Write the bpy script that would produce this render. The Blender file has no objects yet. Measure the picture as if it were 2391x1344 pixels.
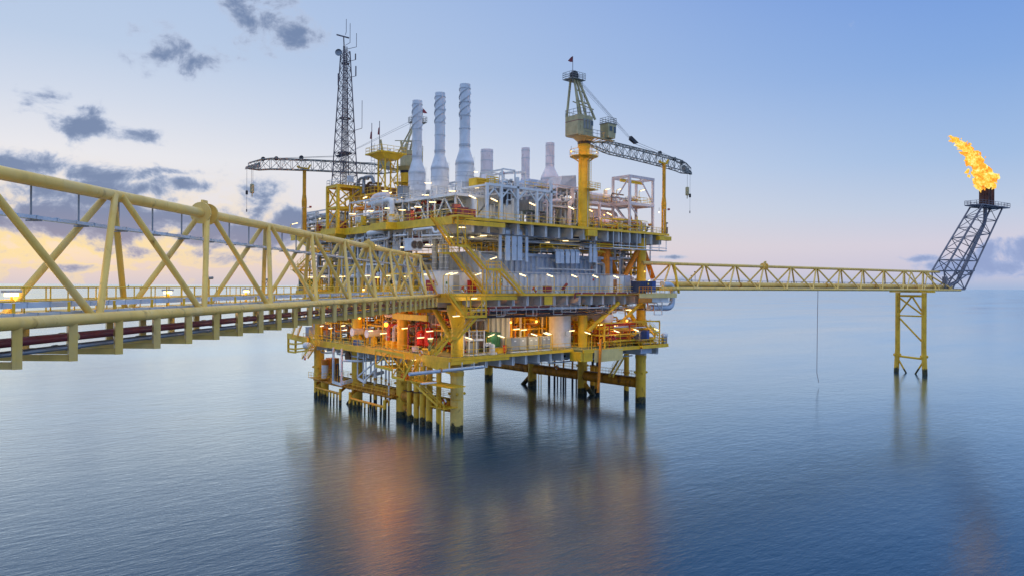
# Offshore gas platform at dusk: X runs along the platform's right-hand face, Y along its left-hand face, Z up, sea at z = 0, metres.
import bpy, math, random
from mathutils import Vector, Matrix
V = Vector
rad = math.radians
random.seed(7)
sc = bpy.context.scene
COL = sc.collection

# ------------------------------------------------------------------ camera
F_PX, CX, CY = 1680.0, 1195.5, 672.0          # focal length and centre in photograph pixels (2391 wide)
CAMP = V((-65.3, -87.7, 22.0))
HEAD = rad(49.0)                               # heading of the lens in the XY plane
FW = V((math.cos(HEAD), math.sin(HEAD), 0)); RT = V((math.sin(HEAD), -math.cos(HEAD), 0))
cam_d = bpy.data.cameras.new('camera'); cam = bpy.data.objects.new('camera', cam_d); COL.objects.link(cam)
cam_d.sensor_width = 36.0; cam_d.lens = 36.0 * F_PX / 2391.0
cam_d.clip_start = 0.5; cam_d.clip_end = 120000
cam_d.shift_y = -3.4 / 2391.0
cam.matrix_world = Matrix.Translation(CAMP) @ Matrix.Rotation(HEAD - math.pi / 2, 4, 'Z') @ Matrix.Rotation(math.pi / 2, 4, 'X') @ Matrix.Rotation(rad(0.34), 4, 'Z')
sc.camera = cam

# ------------------------------------------------------------------ sky, sun, exposure
def lin(c):
    return tuple((x / 255 / 12.92 if x / 255 <= .04045 else ((x / 255 + .055) / 1.055) ** 2.4) for x in c)
def px_dir(px, py):                            # azimuth (right of the lens) and elevation of a direction, radians
    az = math.atan((px - CX) / F_PX)
    yh = 668.6 + .006 * (px - CX)
    return az, math.atan((yh - py) / F_PX * math.cos(az))
SUN_AZ, SUN_EL = px_dir(75, 590)
world = bpy.data.worlds.new('World'); sc.world = world; world.use_nodes = True
NT = world.node_tree; NT.nodes.clear()
def wn(t, **k):
    n = NT.nodes.new(t)
    for a, b in k.items(): setattr(n, a, b)
    return n
def wl(a, b): NT.links.new(a, b)
def wm(op, a, b=None, c=None, clamp=False):
    n = wn('ShaderNodeMath', operation=op); n.use_clamp = clamp
    for i, x in enumerate((a, b, c)):
        if x is None: continue
        if isinstance(x, (int, float)): n.inputs[i].default_value = x
        else: wl(x, n.inputs[i])
    return n.outputs[0]
def wvm(op, a, b=None):
    n = wn('ShaderNodeVectorMath', operation=op)
    for i, x in enumerate((a, b)):
        if x is None: continue
        if isinstance(x, tuple): n.inputs[i].default_value = x
        else: wl(x, n.inputs[i])
    return n
def wmix(fac, a, b, blend='MIX'):
    n = wn('ShaderNodeMix', data_type='RGBA', blend_type=blend)
    for s, x in ((0, fac), (6, a), (7, b)):
        if isinstance(x, (int, float)): n.inputs[s].default_value = x
        elif isinstance(x, tuple): n.inputs[s].default_value = (*x[:3], 1)
        else: wl(x, n.inputs[s])
    return n.outputs[2]
def wramp(fac, stops, interp='LINEAR'):
    n = wn('ShaderNodeValToRGB'); r = n.color_ramp; r.interpolation = interp
    while len(r.elements) < len(stops): r.elements.new(.5)
    for e, (p, c) in zip(r.elements, stops): e.position = p; e.color = (*c, 1)
    wl(fac, n.inputs[0]); return n.outputs[0]
def wmap(x, a, b, c, d, smooth=True):
    n = wn('ShaderNodeMapRange', interpolation_type='SMOOTHSTEP' if smooth else 'LINEAR')
    wl(x, n.inputs[0])
    for i, q in enumerate((a, b, c, d)): n.inputs[i + 1].default_value = q
    return n.outputs[0]
tc = wn('ShaderNodeTexCoord')
D = tc.outputs['Generated']
dz = wn('ShaderNodeSeparateXYZ'); wl(D, dz.inputs[0])
dr = wvm('DOT_PRODUCT', D, tuple(RT)).outputs['Value']; df = wvm('DOT_PRODUCT', D, tuple(FW)).outputs['Value']
AZ = wm('ARCTAN2', dr, df); EL = wm('ARCSINE', dz.outputs[2])
deg = 180 / math.pi
elf = wm('MULTIPLY', wm('MAXIMUM', EL, 0.0), 1 / rad(90), clamp=True)
EXPO = .54
def stops(l): return [(d / 90, tuple(x * 2 ** -(EXPO + .06 if d < 30 else .10) for x in lin(c))) for d, c in l]  # overhead stops kept brighter than the sky in view, added fill for the platform
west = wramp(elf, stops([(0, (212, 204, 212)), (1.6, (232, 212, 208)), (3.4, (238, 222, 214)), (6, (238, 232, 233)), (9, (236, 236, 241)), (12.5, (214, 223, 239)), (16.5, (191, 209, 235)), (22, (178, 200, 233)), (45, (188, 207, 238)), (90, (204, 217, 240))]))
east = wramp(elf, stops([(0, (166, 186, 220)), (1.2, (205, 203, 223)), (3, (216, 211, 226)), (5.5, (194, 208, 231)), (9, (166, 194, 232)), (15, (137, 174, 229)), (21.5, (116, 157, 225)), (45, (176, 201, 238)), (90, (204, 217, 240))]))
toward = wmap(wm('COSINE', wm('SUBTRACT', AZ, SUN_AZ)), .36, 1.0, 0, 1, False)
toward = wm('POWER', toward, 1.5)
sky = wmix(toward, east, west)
def blob(px, py, sx, sy):                      # soft ellipse in azimuth and elevation; sx, sy in photograph pixels
    a, e = px_dir(px, py)
    cmb = wn('ShaderNodeCombineXYZ')
    wl(wm('MULTIPLY', wm('SUBTRACT', AZ, a), F_PX / sx), cmb.inputs[0]); wl(wm('MULTIPLY', wm('SUBTRACT', EL, e), F_PX / sy), cmb.inputs[1])
    q = wvm('DOT_PRODUCT', cmb.outputs[0], cmb.outputs[0]).outputs['Value']
    return wm('POWER', 2.71828, wm('MULTIPLY', q, -1.0))
def lind(c): return tuple(x * 2 ** -EXPO for x in lin(c))
# glow of the sun setting behind the cloud bank
glow = wm('MAXIMUM', blob(60, 580, 260, 32), wm('MULTIPLY', blob(150, 605, 560, 36), .3))
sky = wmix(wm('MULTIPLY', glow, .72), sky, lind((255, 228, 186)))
nish = wn('ShaderNodeTexSky', sky_type='NISHITA'); nish.sun_disc = False; nish.sun_elevation = SUN_EL
nish.sun_rotation = math.atan2(0, 1) + (math.pi / 2 - (HEAD - SUN_AZ)); nish.altitude = 20
sky = wmix(.001, sky, nish.outputs[0], 'ADD')
# clouds: noise gathered into banks
cv = wn('ShaderNodeCombineXYZ'); wl(wm('MULTIPLY', AZ, 11.0), cv.inputs[0]); wl(wm('MULTIPLY', EL, 15.0), cv.inputs[1]); cv.inputs[2].default_value = 3.7
n1 = wn('ShaderNodeTexNoise'); n1.inputs['Scale'].default_value = 1.6; n1.inputs['Detail'].default_value = 9; n1.inputs['Roughness'].default_value = .62; n1.inputs['Distortion'].default_value = .25
wl(cv.outputs[0], n1.inputs['Vector'])
banks = [(640, 45, 95, 70, .56), (590, 20, 130, 60, .28), (405, 125, 95, 36, .44), (90, 225, 70, 20, .30), (205, 285, 80, 30, .52), (315, 318, 75, 20, .46),
         (60, 385, 90, 34, .62), (215, 400, 110, 26, .60), (420, 432, 70, 17, .60), (330, 442, 95, 20, .52), (410, 400, 90, 9, .36), (150, 455, 230, 50, .54), (600, 478, 42, 45, .62), (680, 515, 75, 28, .6), (250, 515, 360, 40, .66), (120, 470, 170, 45, .5),
         (560, 545, 260, 34, .64), (420, 590, 160, 14, .42), (540, 608, 60, 18, .46), (150, 625, 110, 8, .36), (20, 560, 120, 12, .3), (2310, 625, 95, 26, .56), (2390, 590, 90, 40, .52), (2310, 585, 26, 22, .5), (2140, 604, 40, 8, .44), (1560, 601, 60, 6, .42), (1545, 650, 90, 10, .36), (1680, 655, 120, 9, .28),
         (2900, 560, 300, 60, .4), (-500, 480, 420, 80, .5)]
bias = None
for px, py, sx, sy, w in banks:
    t = wm('MULTIPLY', blob(px, py, sx * 1.25, sy * 1.3), w + .04)
    bias = t if bias is None else wm('MAXIMUM', bias, t)
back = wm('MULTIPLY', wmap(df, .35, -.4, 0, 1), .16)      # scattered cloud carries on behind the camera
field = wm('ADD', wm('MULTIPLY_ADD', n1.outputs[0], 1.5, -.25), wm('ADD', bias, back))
dens = wmap(field, .75, 1.0, 0, 1)
core = wmap(field, .82, 1.12, 0, 1)
nearsun = blob(120, 585, 620, 70)
ccol = wmix(core, lind((184, 196, 220)), lind((112, 132, 168)))
ccol = wmix(wm('MULTIPLY', nearsun, .28), ccol, lind((214, 170, 160)))
ccol = wmix(wmap(AZ, .25, .6, 0, .65), ccol, lind((158, 176, 222)))
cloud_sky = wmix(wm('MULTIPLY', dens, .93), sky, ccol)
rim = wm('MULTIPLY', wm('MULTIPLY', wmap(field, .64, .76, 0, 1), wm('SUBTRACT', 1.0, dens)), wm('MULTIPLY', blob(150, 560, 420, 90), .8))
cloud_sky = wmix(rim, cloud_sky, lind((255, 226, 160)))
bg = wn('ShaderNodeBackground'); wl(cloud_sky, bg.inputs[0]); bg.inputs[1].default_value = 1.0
wo = wn('ShaderNodeOutputWorld'); wl(bg.outputs[0], wo.inputs[0])

sun_d = bpy.data.lights.new('sun', 'SUN'); sun_d.energy = .15; sun_d.angle = rad(60); sun_d.color = (1, .86, .70)
sun = bpy.data.objects.new('sun', sun_d); COL.objects.link(sun)
sdir = (FW * math.cos(SUN_AZ) + RT * math.sin(SUN_AZ)) * math.cos(SUN_EL + rad(2)) + V((0, 0, 1)) * math.sin(SUN_EL + rad(2))
sun.rotation_euler = sdir.to_track_quat('Z', 'Y').to_euler()
sc.view_settings.view_transform = 'Standard'; sc.view_settings.look = 'None'; sc.view_settings.gamma = 1.0; sc.view_settings.exposure = EXPO
sc.cycles.use_denoising = True; sc.cycles.max_bounces = 6; sc.cycles.diffuse_bounces = 3; sc.cycles.glossy_bounces = 3; sc.cycles.sample_clamp_indirect = .8; sc.cycles.sample_clamp_direct = 2.2

# ------------------------------------------------------------------ measuring: a photograph pixel and a known plane give a place
def yh(px): return 668.6 + .006 * (px - CX)
def ax(px, b):                                 # x on the plane y = b seen in pixel column px
    t = (px - CX) / F_PX; k = b - CAMP.y
    return CAMP.x + k * (t * FW.y - RT.y) / (RT.x - t * FW.x)
def by(px, a):                                 # y on the plane x = a
    t = (px - CX) / F_PX; k = a - CAMP.x
    return CAMP.y + k * (t * FW.x - RT.x) / (RT.y - t * FW.y)
def depth(x, y): return (x - CAMP.x) * FW.x + (y - CAMP.y) * FW.y
def zz(px, py, x, y): return 22.0 + (yh(px) - py) * depth(x, y) / F_PX
def PB(px, py, b): x = ax(px, b); return V((x, b, zz(px, py, x, b)))
def PA(px, py, a): y = by(px, a); return V((a, y, zz(px, py, a, y)))
def PD(px, py, d):
    p = CAMP + FW * d + RT * ((px - CX) / F_PX * d); p.z = 22.0 + (yh(px) - py) * d / F_PX; return p
def PZ(px, py, z): return PD(px, py, (22.0 - z) * F_PX / (py - yh(px)))
def RF(r, f, z): p = CAMP + RT * r + FW * f; p.z = z; return p

# ------------------------------------------------------------------ mesh helpers
ZU = V((0, 0, 1))
def frame(d):
    d = d.normalized(); up = ZU if abs(d.z) < .95 else V((1, 0, 0))
    u = d.cross(up).normalized(); return u, u.cross(d).normalized()
class MB:
    def __init__(s): s.v = []; s.f = []; s.sm = []
    def add(s, vs, fs, sm=False):
        n = len(s.v); s.v += [tuple(p) for p in vs]; s.f += [tuple(i + n for i in f) for f in fs]; s.sm += [sm] * len(fs)
    def box(s, x0, x1, y0, y1, z0, z1):
        s.add([(x, y, z) for z in (z0, z1) for x, y in ((x0, y0), (x1, y0), (x1, y1), (x0, y1))],
              [(3, 2, 1, 0), (4, 5, 6, 7), (0, 1, 5, 4), (1, 2, 6, 5), (2, 3, 7, 6), (3, 0, 4, 7)])
    def obox(s, c, sx, sy, sz, rz=0):          # box on its base centre, turned about z
        c = V(c); co, si = math.cos(rz), math.sin(rz)
        s.add([c + V((co * x - si * y, si * x + co * y, z)) for z in (0, sz) for x, y in ((-sx / 2, -sy / 2), (sx / 2, -sy / 2), (sx / 2, sy / 2), (-sx / 2, sy / 2))],
              [(3, 2, 1, 0), (4, 5, 6, 7), (0, 1, 5, 4), (1, 2, 6, 5), (2, 3, 7, 6), (3, 0, 4, 7)])
    def beam(s, p, q, w, h=None):
        p, q = V(p), V(q); h = h or w; u, v = frame(q - p); u = u * w / 2; v = v * h / 2
        s.add([p - u - v, p + u - v, p + u + v, p - u + v, q - u - v, q + u - v, q + u + v, q - u + v],
              [(0, 1, 2, 3), (7, 6, 5, 4), (4, 5, 1, 0), (5, 6, 2, 1), (6, 7, 3, 2), (7, 4, 0, 3)])
    def tube(s, p, q, r, n=10, r2=None, caps=True):
        p, q = V(p), V(q); r2 = r if r2 is None else r2; u, v = frame(q - p)
        ring = [(math.cos(2 * math.pi * i / n), math.sin(2 * math.pi * i / n)) for i in range(n)]
        A = [p + u * c * r + v * t * r for c, t in ring]; B = [q + u * c * r2 + v * t * r2 for c, t in ring]
        s.add(A + B, [(i, i + n, (i + 1) % n + n, (i + 1) % n) for i in range(n)], True)
        if caps: s.add(A, [tuple(range(n))]); s.add(B, [tuple(range(n - 1, -1, -1))])
    def pipe(s, pts, r, n=8, bend=2.2, caps=True):
        pts = [V(p) for p in pts]; path = [pts[0]]
        for i in range(1, len(pts) - 1):
            a, b, c = pts[i - 1], pts[i], pts[i + 1]
            d1, d2 = (a - b), (c - b); k = min(bend * r, d1.length * .45, d2.length * .45)
            if k < 1e-4: continue
            s1, s2 = b + d1.normalized() * k, b + d2.normalized() * k
            for t in (0, .25, .5, .75, 1): path.append(s1 * (1 - t) ** 2 + b * 2 * t * (1 - t) + s2 * t * t)
        path.append(pts[-1])
        path = [p for i, p in enumerate(path) if i == 0 or (p - path[i - 1]).length > 1e-5]
        u = None; vs = []
        for i, p in enumerate(path):
            d = ((path[i + 1] - p) if i < len(path) - 1 else (p - path[i - 1])).normalized()
            if 0 < i < len(path) - 1: d = (d + (p - path[i - 1]).normalized()).normalized()
            if u is None: u = frame(d)[0]
            u = (u - d * u.dot(d)).normalized(); w = u.cross(d)
            vs += [p + (u * math.cos(2 * math.pi * k / n) + w * math.sin(2 * math.pi * k / n)) * r for k in range(n)]
        m = len(path)
        s.add(vs, [(i * n + k, i * n + n + k, i * n + n + (k + 1) % n, i * n + (k + 1) % n) for i in range(m - 1) for k in range(n)], True)
        if caps: s.add(vs[:n], [tuple(range(n))]); s.add(vs[-n:], [tuple(range(n - 1, -1, -1))])
    def lathe(s, prof, o, d=(0, 0, 1), n=20):  # profile [(radius, distance along d)]; a repeated radius keeps an edge sharp
        o, d = V(o), V(d).normalized(); u, v = frame(d) if abs(d.z) < .95 else (V((1, 0, 0)), V((0, 1, 0)))
        for (r0, t0), (r1, t1) in zip(prof, prof[1:]):
            A = [o + d * t0 + (u * math.cos(2 * math.pi * i / n) + v * math.sin(2 * math.pi * i / n)) * max(r0, 1e-3) for i in range(n)]
            B = [o + d * t1 + (u * math.cos(2 * math.pi * i / n) + v * math.sin(2 * math.pi * i / n)) * max(r1, 1e-3) for i in range(n)]
            s.add(A + B, [(i, (i + 1) % n, (i + 1) % n + n, i + n) for i in range(n)], True)
    def vessel(s, p, q, r, n=18, dish=.45):
        p, q = V(p), V(q); d = q - p; L = d.length; h = r * dish
        prof = [(0, 0)] + [(r * math.sin(t), h * (1 - math.cos(t))) for t in (.3, .6, .9, 1.2, math.pi / 2)]
        prof += [(r, L - h)] + [(r * math.cos(t), L - h + h * math.sin(t)) for t in (.4, .8, 1.2, math.pi / 2)]
        s.lathe(prof, p, d, n)
    def ring(s, o, r, w, h, n=16, d=(0, 0, 1)):
        s.lathe([(r, 0), (r + w, 0), (r + w, h), (r, h)], o, d, n)
    def rail(s, pts, h=1.1, sp=1.7, r=.04, rows=2, close=False):
        pts = [V(p) for p in pts] + ([V(pts[0])] if close else [])
        for a, b in zip(pts, pts[1:]):
            L = (b - a).length; k = max(1, round(L / sp))
            for i in range(k + 1):
                c = a.lerp(b, i / k); s.tube(c, c + ZU * h, r, 4, caps=False)
            for j in range(rows):
                o = ZU * h * (j + 1) / rows; s.tube(a + o, b + o, r, 4, caps=False)
    def xbrace(s, p, q, r, s2, w):             # X between the corners of the quad p, q (lower) and r, s2 (upper)
        s.tube(p, s2, w, 6, caps=False); s.tube(q, r, w, 6, caps=False)
    def poly(s, pts, z0, z1):                  # a plan outline (anticlockwise) extruded from z0 to z1
        n = len(pts)
        s.add([(x, y, z) for z in (z0, z1) for x, y in pts], [tuple(range(n - 1, -1, -1)), tuple(range(n, 2 * n))] + [(i, (i + 1) % n, (i + 1) % n + n, i + n) for i in range(n)])
    def hull(s, quad0, quad1):                 # a six-sided solid between two quads
        s.add(list(quad0) + list(quad1), [(3, 2, 1, 0), (4, 5, 6, 7), (0, 1, 5, 4), (1, 2, 6, 5), (2, 3, 7, 6), (3, 0, 4, 7)])
    def mesh(s, name, mat, o=V((0, 0, 0))):
        me = bpy.data.meshes.new(name)
        me.from_pydata([(x - o.x, y - o.y, z - o.z) for x, y, z in s.v], [], s.f)
        me.polygons.foreach_set('use_smooth', s.sm); me.materials.append(M[mat] if isinstance(mat, str) else mat); me.update()
        return me
    def build(s, name, mat, parent=None, loc=None):
        if parent is None and loc is None:
            xs, ys, zs = zip(*s.v); loc = V(((min(xs) + max(xs)) / 2, (min(ys) + max(ys)) / 2, min(zs)))
        o = LOC[parent.name] if parent else V(loc)
        ob = bpy.data.objects.new(name, s.mesh(name, mat, o)); COL.objects.link(ob)
        if parent: ob.parent = parent
        else: ob.location = o
        LOC[ob.name] = o
        return ob
LOC = {}
def _c(n): return lambda *a, **k: (n, a, k)
BX, OB, BM, TU, PI_, LA, VE, RG, RA, XB, PO, HU = map(_c, ('box', 'obox', 'beam', 'tube', 'pipe', 'lathe', 'vessel', 'ring', 'rail', 'xbrace', 'poly', 'hull'))
def mb(*cmds):
    m = MB()
    for n, a, k in cmds: getattr(m, n)(*a, **k)
    return m
def tag(o, label=None, cat=None, group=None, kind=None):
    for k, x in (('label', label), ('category', cat), ('group', group), ('kind', kind)):
        if x: o[k] = x
    return o
def thing(name, label, cat, loc=(0, 0, 0), group=None):
    o = bpy.data.objects.new(name, None); COL.objects.link(o); o.location = loc; o.empty_display_size = .3
    LOC[o.name] = V(loc); return tag(o, label, cat, group)
EACH = {'collar', 'joint_ring', 'clamp_ring', 'clamp', 'strap', 'corner_beam', 'head', 'flange', 'band', 'handrail', 'hanger', 'edge_beam', 'support', 'under_frame', 'bracket', 'knee_brace', 'top_beam', 'a_frame_tie', 'service_pipe', 'post', 'tray_bracket', 'tray_hanger', 'brace', 'tie_rods', 'ring', 'walkway_rail', 'upper_platform', 'floor', 'rib', 'ledge', 'girder_flange', 'bottom_beam', 'skirt_plate', 'roof_rail', 'luffing_rope', 'pendant_rope', 'hoist_rope', 'step', 'crane_beam'}
def part(root, name, mat, *cmds, label=None, kind=None):
    if name in EACH:                           # separate lengths become pieces of their own
        for c in cmds[:-1]: tag(mb(c).build(name, mat, root), label)
        cmds = cmds[-1:]
    return tag(mb(*cmds).build(name, mat, root), label, kind=kind)
def solo(name, label, cat, mat, *cmds, group=None): return tag(mb(*cmds).build(name, mat), label, cat, group)
def again(root, src, name, loc):               # another piece with the same mesh; loc is an offset from the first
    o = bpy.data.objects.new(name, src.data); COL.objects.link(o); o.parent = src.parent; o.location = loc; LOC[o.name] = LOC[root.name]; return o
def copy_tree(o, label=None, parent=None, loc=None, rz=None):
    c = o.copy(); COL.objects.link(c); c.parent = parent
    LOC[c.name] = V(loc) if loc is not None else LOC[o.name]
    if label: c['label'] = label
    if loc is not None: c.location = loc
    if rz is not None: c.rotation_euler = (0, 0, rz)
    for ch in [x for x in o.children]: copy_tree(ch, parent=c)
    return c
ORD = ['first', 'second', 'third', 'fourth', 'fifth', 'sixth', 'seventh', 'eighth', 'ninth', 'tenth', 'eleventh', 'twelfth', 'thirteenth', 'fourteenth', 'fifteenth', 'sixteenth', 'seventeenth', 'eighteenth']

# ------------------------------------------------------------------ materials
M = {}
def mat(name, col, rough=.5, metal=0.0, var=.12, scale=.9, rust=0.0, rustcol=(.16, .05, .015), streak=0.0, bump=.0, tide=False, spec=.4, patch=None, fade=None):
    m = bpy.data.materials.new(name); m.use_nodes = True; nt = m.node_tree; nt.nodes.clear(); M[name] = m
    def nd(t): return nt.nodes.new(t)
    L = nt.links.new
    out = nd('ShaderNodeOutputMaterial'); bs = nd('ShaderNodeBsdfPrincipled'); L(bs.outputs[0], out.inputs[0])
    bs.inputs['Roughness'].default_value = rough; bs.inputs['Metallic'].default_value = metal; bs.inputs['Specular IOR Level'].default_value = spec
    geo = nd('ShaderNodeNewGeometry'); pos = geo.outputs['Position']
    def noise(sc_, det=4, vec=None, stretch=None):
        n = nd('ShaderNodeTexNoise'); n.inputs['Scale'].default_value = sc_; n.inputs['Detail'].default_value = det; n.inputs['Roughness'].default_value = .6
        if stretch:
            mp = nd('ShaderNodeMapping'); mp.inputs['Scale'].default_value = stretch; L(pos, mp.inputs[0]); L(mp.outputs[0], n.inputs['Vector'])
        else: L(pos, n.inputs['Vector'])
        return n.outputs[0]
    def mrange(x, a, b, c, d):
        n = nd('ShaderNodeMapRange'); n.interpolation_type = 'SMOOTHSTEP'; L(x, n.inputs[0])
        for i, q in enumerate((a, b, c, d)): n.inputs[i + 1].default_value = q
        return n.outputs[0]
    def mix(f, a, b, bl='MIX'):
        n = nd('ShaderNodeMix'); n.data_type = 'RGBA'; n.blend_type = bl
        for s, x in ((0, f), (6, a), (7, b)):
            if isinstance(x, (int, float)): n.inputs[s].default_value = x
            elif isinstance(x, tuple): n.inputs[s].default_value = (*x, 1)
            else: L(x, n.inputs[s])
        return n.outputs[2]
    c = col
    d0 = tuple(x * (1 - var * 1.6) for x in col); d1 = tuple(min(1, x * (1 + var)) for x in col)
    base = mix(mrange(noise(scale), .3, .7, 0, 1), d0, d1)
    if patch: base = mix(mrange(noise(.22, 5), .52, .58, 0, patch[1]), base, patch[0])
    if streak: base = mix(mrange(noise(1.0, 5, stretch=(2.4, 2.4, .16)), .52, .75, 0, streak), base, tuple(x * .45 for x in col))
    if rust:
        rn = mrange(noise(1.3, 8, stretch=(1, 1, .45)), .62 - rust * .16, .78 - rust * .1, 0, min(1, .55 + rust))
        base = mix(rn, base, rustcol)
    if tide:                                   # splash zone: wet black band and olive growth above the waterline
        sp = nd('ShaderNodeSeparateXYZ'); L(pos, sp.inputs[0])
        ad = nd('ShaderNodeMath'); ad.operation = 'ADD'; L(sp.outputs[2], ad.inputs[0])
        nn = nd('ShaderNodeMath'); nn.operation = 'MULTIPLY_ADD'; L(noise(.9, 5), nn.inputs[0]); nn.inputs[1].default_value = -2.6; nn.inputs[2].default_value = 1.3; L(nn.outputs[0], ad.inputs[1])
        growth = mix(mrange(noise(4, 6), .4, .62, 0, 1), (.012, .014, .013), (.11, .10, .03))
        base = mix(mrange(ad.outputs[0], 1.0, 1.4, 1, 0), base, growth)
    if isinstance(base, tuple): bs.inputs['Base Color'].default_value = (*base, 1)
    else: L(base, bs.inputs['Base Color'])
    rr = mrange(noise(scale * 3, 3), .3, .7, max(.05, rough - .1), min(1, rough + .12)); L(rr, bs.inputs['Roughness'])
    if bump:
        b = nd('ShaderNodeBump'); b.inputs['Strength'].default_value = bump; b.inputs['Distance'].default_value = .02; L(noise(6, 6), b.inputs['Height']); L(b.outputs[0], bs.inputs['Normal'])
    return m
def glowmat(name, col, strength):
    m = bpy.data.materials.new(name); m.use_nodes = True; nt = m.node_tree; nt.nodes.clear(); M[name] = m
    e = nt.nodes.new('ShaderNodeEmission'); e.inputs[0].default_value = (*col, 1); e.inputs[1].default_value = strength
    o = nt.nodes.new('ShaderNodeOutputMaterial'); nt.links.new(e.outputs[0], o.inputs[0]); return m
YEL = (.95, .55, .028)
mat('yellow', YEL, .45, var=.10, rust=.12, streak=.18)
mat('yellow_rail', (.95, .58, .04), .5, var=.08)
mat('deep_yellow', (.86, .38, .015), .45, var=.12, rust=.3, streak=.25)
mat('bridge_yellow', (.95, .60, .14), .36, var=.08, scale=.5, rust=.20, streak=.25, patch=((.86, .60, .22), .6))
mat('leg_yellow', (.94, .53, .04), .5, var=.14, scale=.5, rust=.28, streak=.3, tide=True, bump=.3)
mat('leg_pale', (.92, .62, .16), .5, var=.12, scale=.5, rust=.22, streak=.2, tide=True, bump=.3, patch=((.42, .43, .42), .85))
mat('rust_orange', (.68, .28, .015), .6, var=.2, scale=.6, rust=.75, streak=.4, bump=.4)
mat('rust_orange_wet', (.66, .30, .02), .6, var=.2, scale=.6, rust=.6, streak=.4, tide=True, bump=.4)
mat('white', (.82, .81, .80), .45, var=.07, rust=.10, streak=.14)
mat('cream', (.78, .72, .56), .5, var=.08, rust=.10, streak=.15)
mat('grey', (.56, .59, .63), .5, var=.08, rust=.08, streak=.16)
mat('bluegrey', (.34, .41, .53), .48, var=.10, scale=.6, rust=.10, streak=.25)
mat('stack', (.70, .72, .76), .42, var=.08, scale=.6, rust=.10, streak=.2)
mat('stack_pink', (.86, .76, .76), .45, var=.08, scale=.6, rust=.12, streak=.2)
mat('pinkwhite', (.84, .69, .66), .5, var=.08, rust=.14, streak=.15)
mat('wall', (.48, .52, .60), .48, var=.08, scale=.6, rust=.10, streak=.25)
mat('steel', (.28, .30, .33), .4, .6, var=.12)
mat('flare_steel', (.18, .18, .22), .5, .2, var=.12, rust=.15)
mat('tray', (.52, .60, .71), .38, .35, var=.06)
mat('dark', (.035, .035, .045), .6, var=.2)
mat('mast', (.14, .12, .14), .6, var=.2, rust=.2)
mat('khaki', (.48, .41, .22), .5, var=.12, streak=.25, rust=.12)
mat('boom', (.28, .28, .26), .55, var=.15, rust=.15)
mat('darkred', (.22, .03, .035), .4, var=.12)
mat('red', (.48, .025, .02), .45, var=.12)
mat('magenta', (.20, .03, .05), .5, var=.1)
mat('orange', (.75, .24, .012), .5, var=.12, rust=.2)
mat('blue', (.02, .075, .30), .45, var=.15, rust=.1, streak=.2)
mat('navy', (.03, .05, .13), .5, var=.15, rust=.15)
mat('green', (.015, .085, .055), .5, var=.12)
mat('deck_green', (.10, .14, .09), .7, var=.2, rust=.2)
mat('deck_brown', (.22, .12, .06), .75, var=.25, rust=.3)
mat('cabinet', (.26, .28, .30), .45, var=.08)
mat('plate', (.86, .64, .24), .5, var=.06, streak=.15)
mat('glass', (.05, .08, .11), .1, var=.1, spec=.8)
mat('burnt', (.10, .045, .04), .7, var=.3, rust=.5)
mat('flag', (.30, .06, .07), .8, var=.2)
glowmat('tube_glow', (1.0, .70, .28), 170)
glowmat('sodium_glow', (1.0, .42, .05), 3400)
glowmat('bulb_glow', (1.0, .74, .40), 420)
glowmat('sodium_strong', (1.0, .26, .02), 3500)

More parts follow.
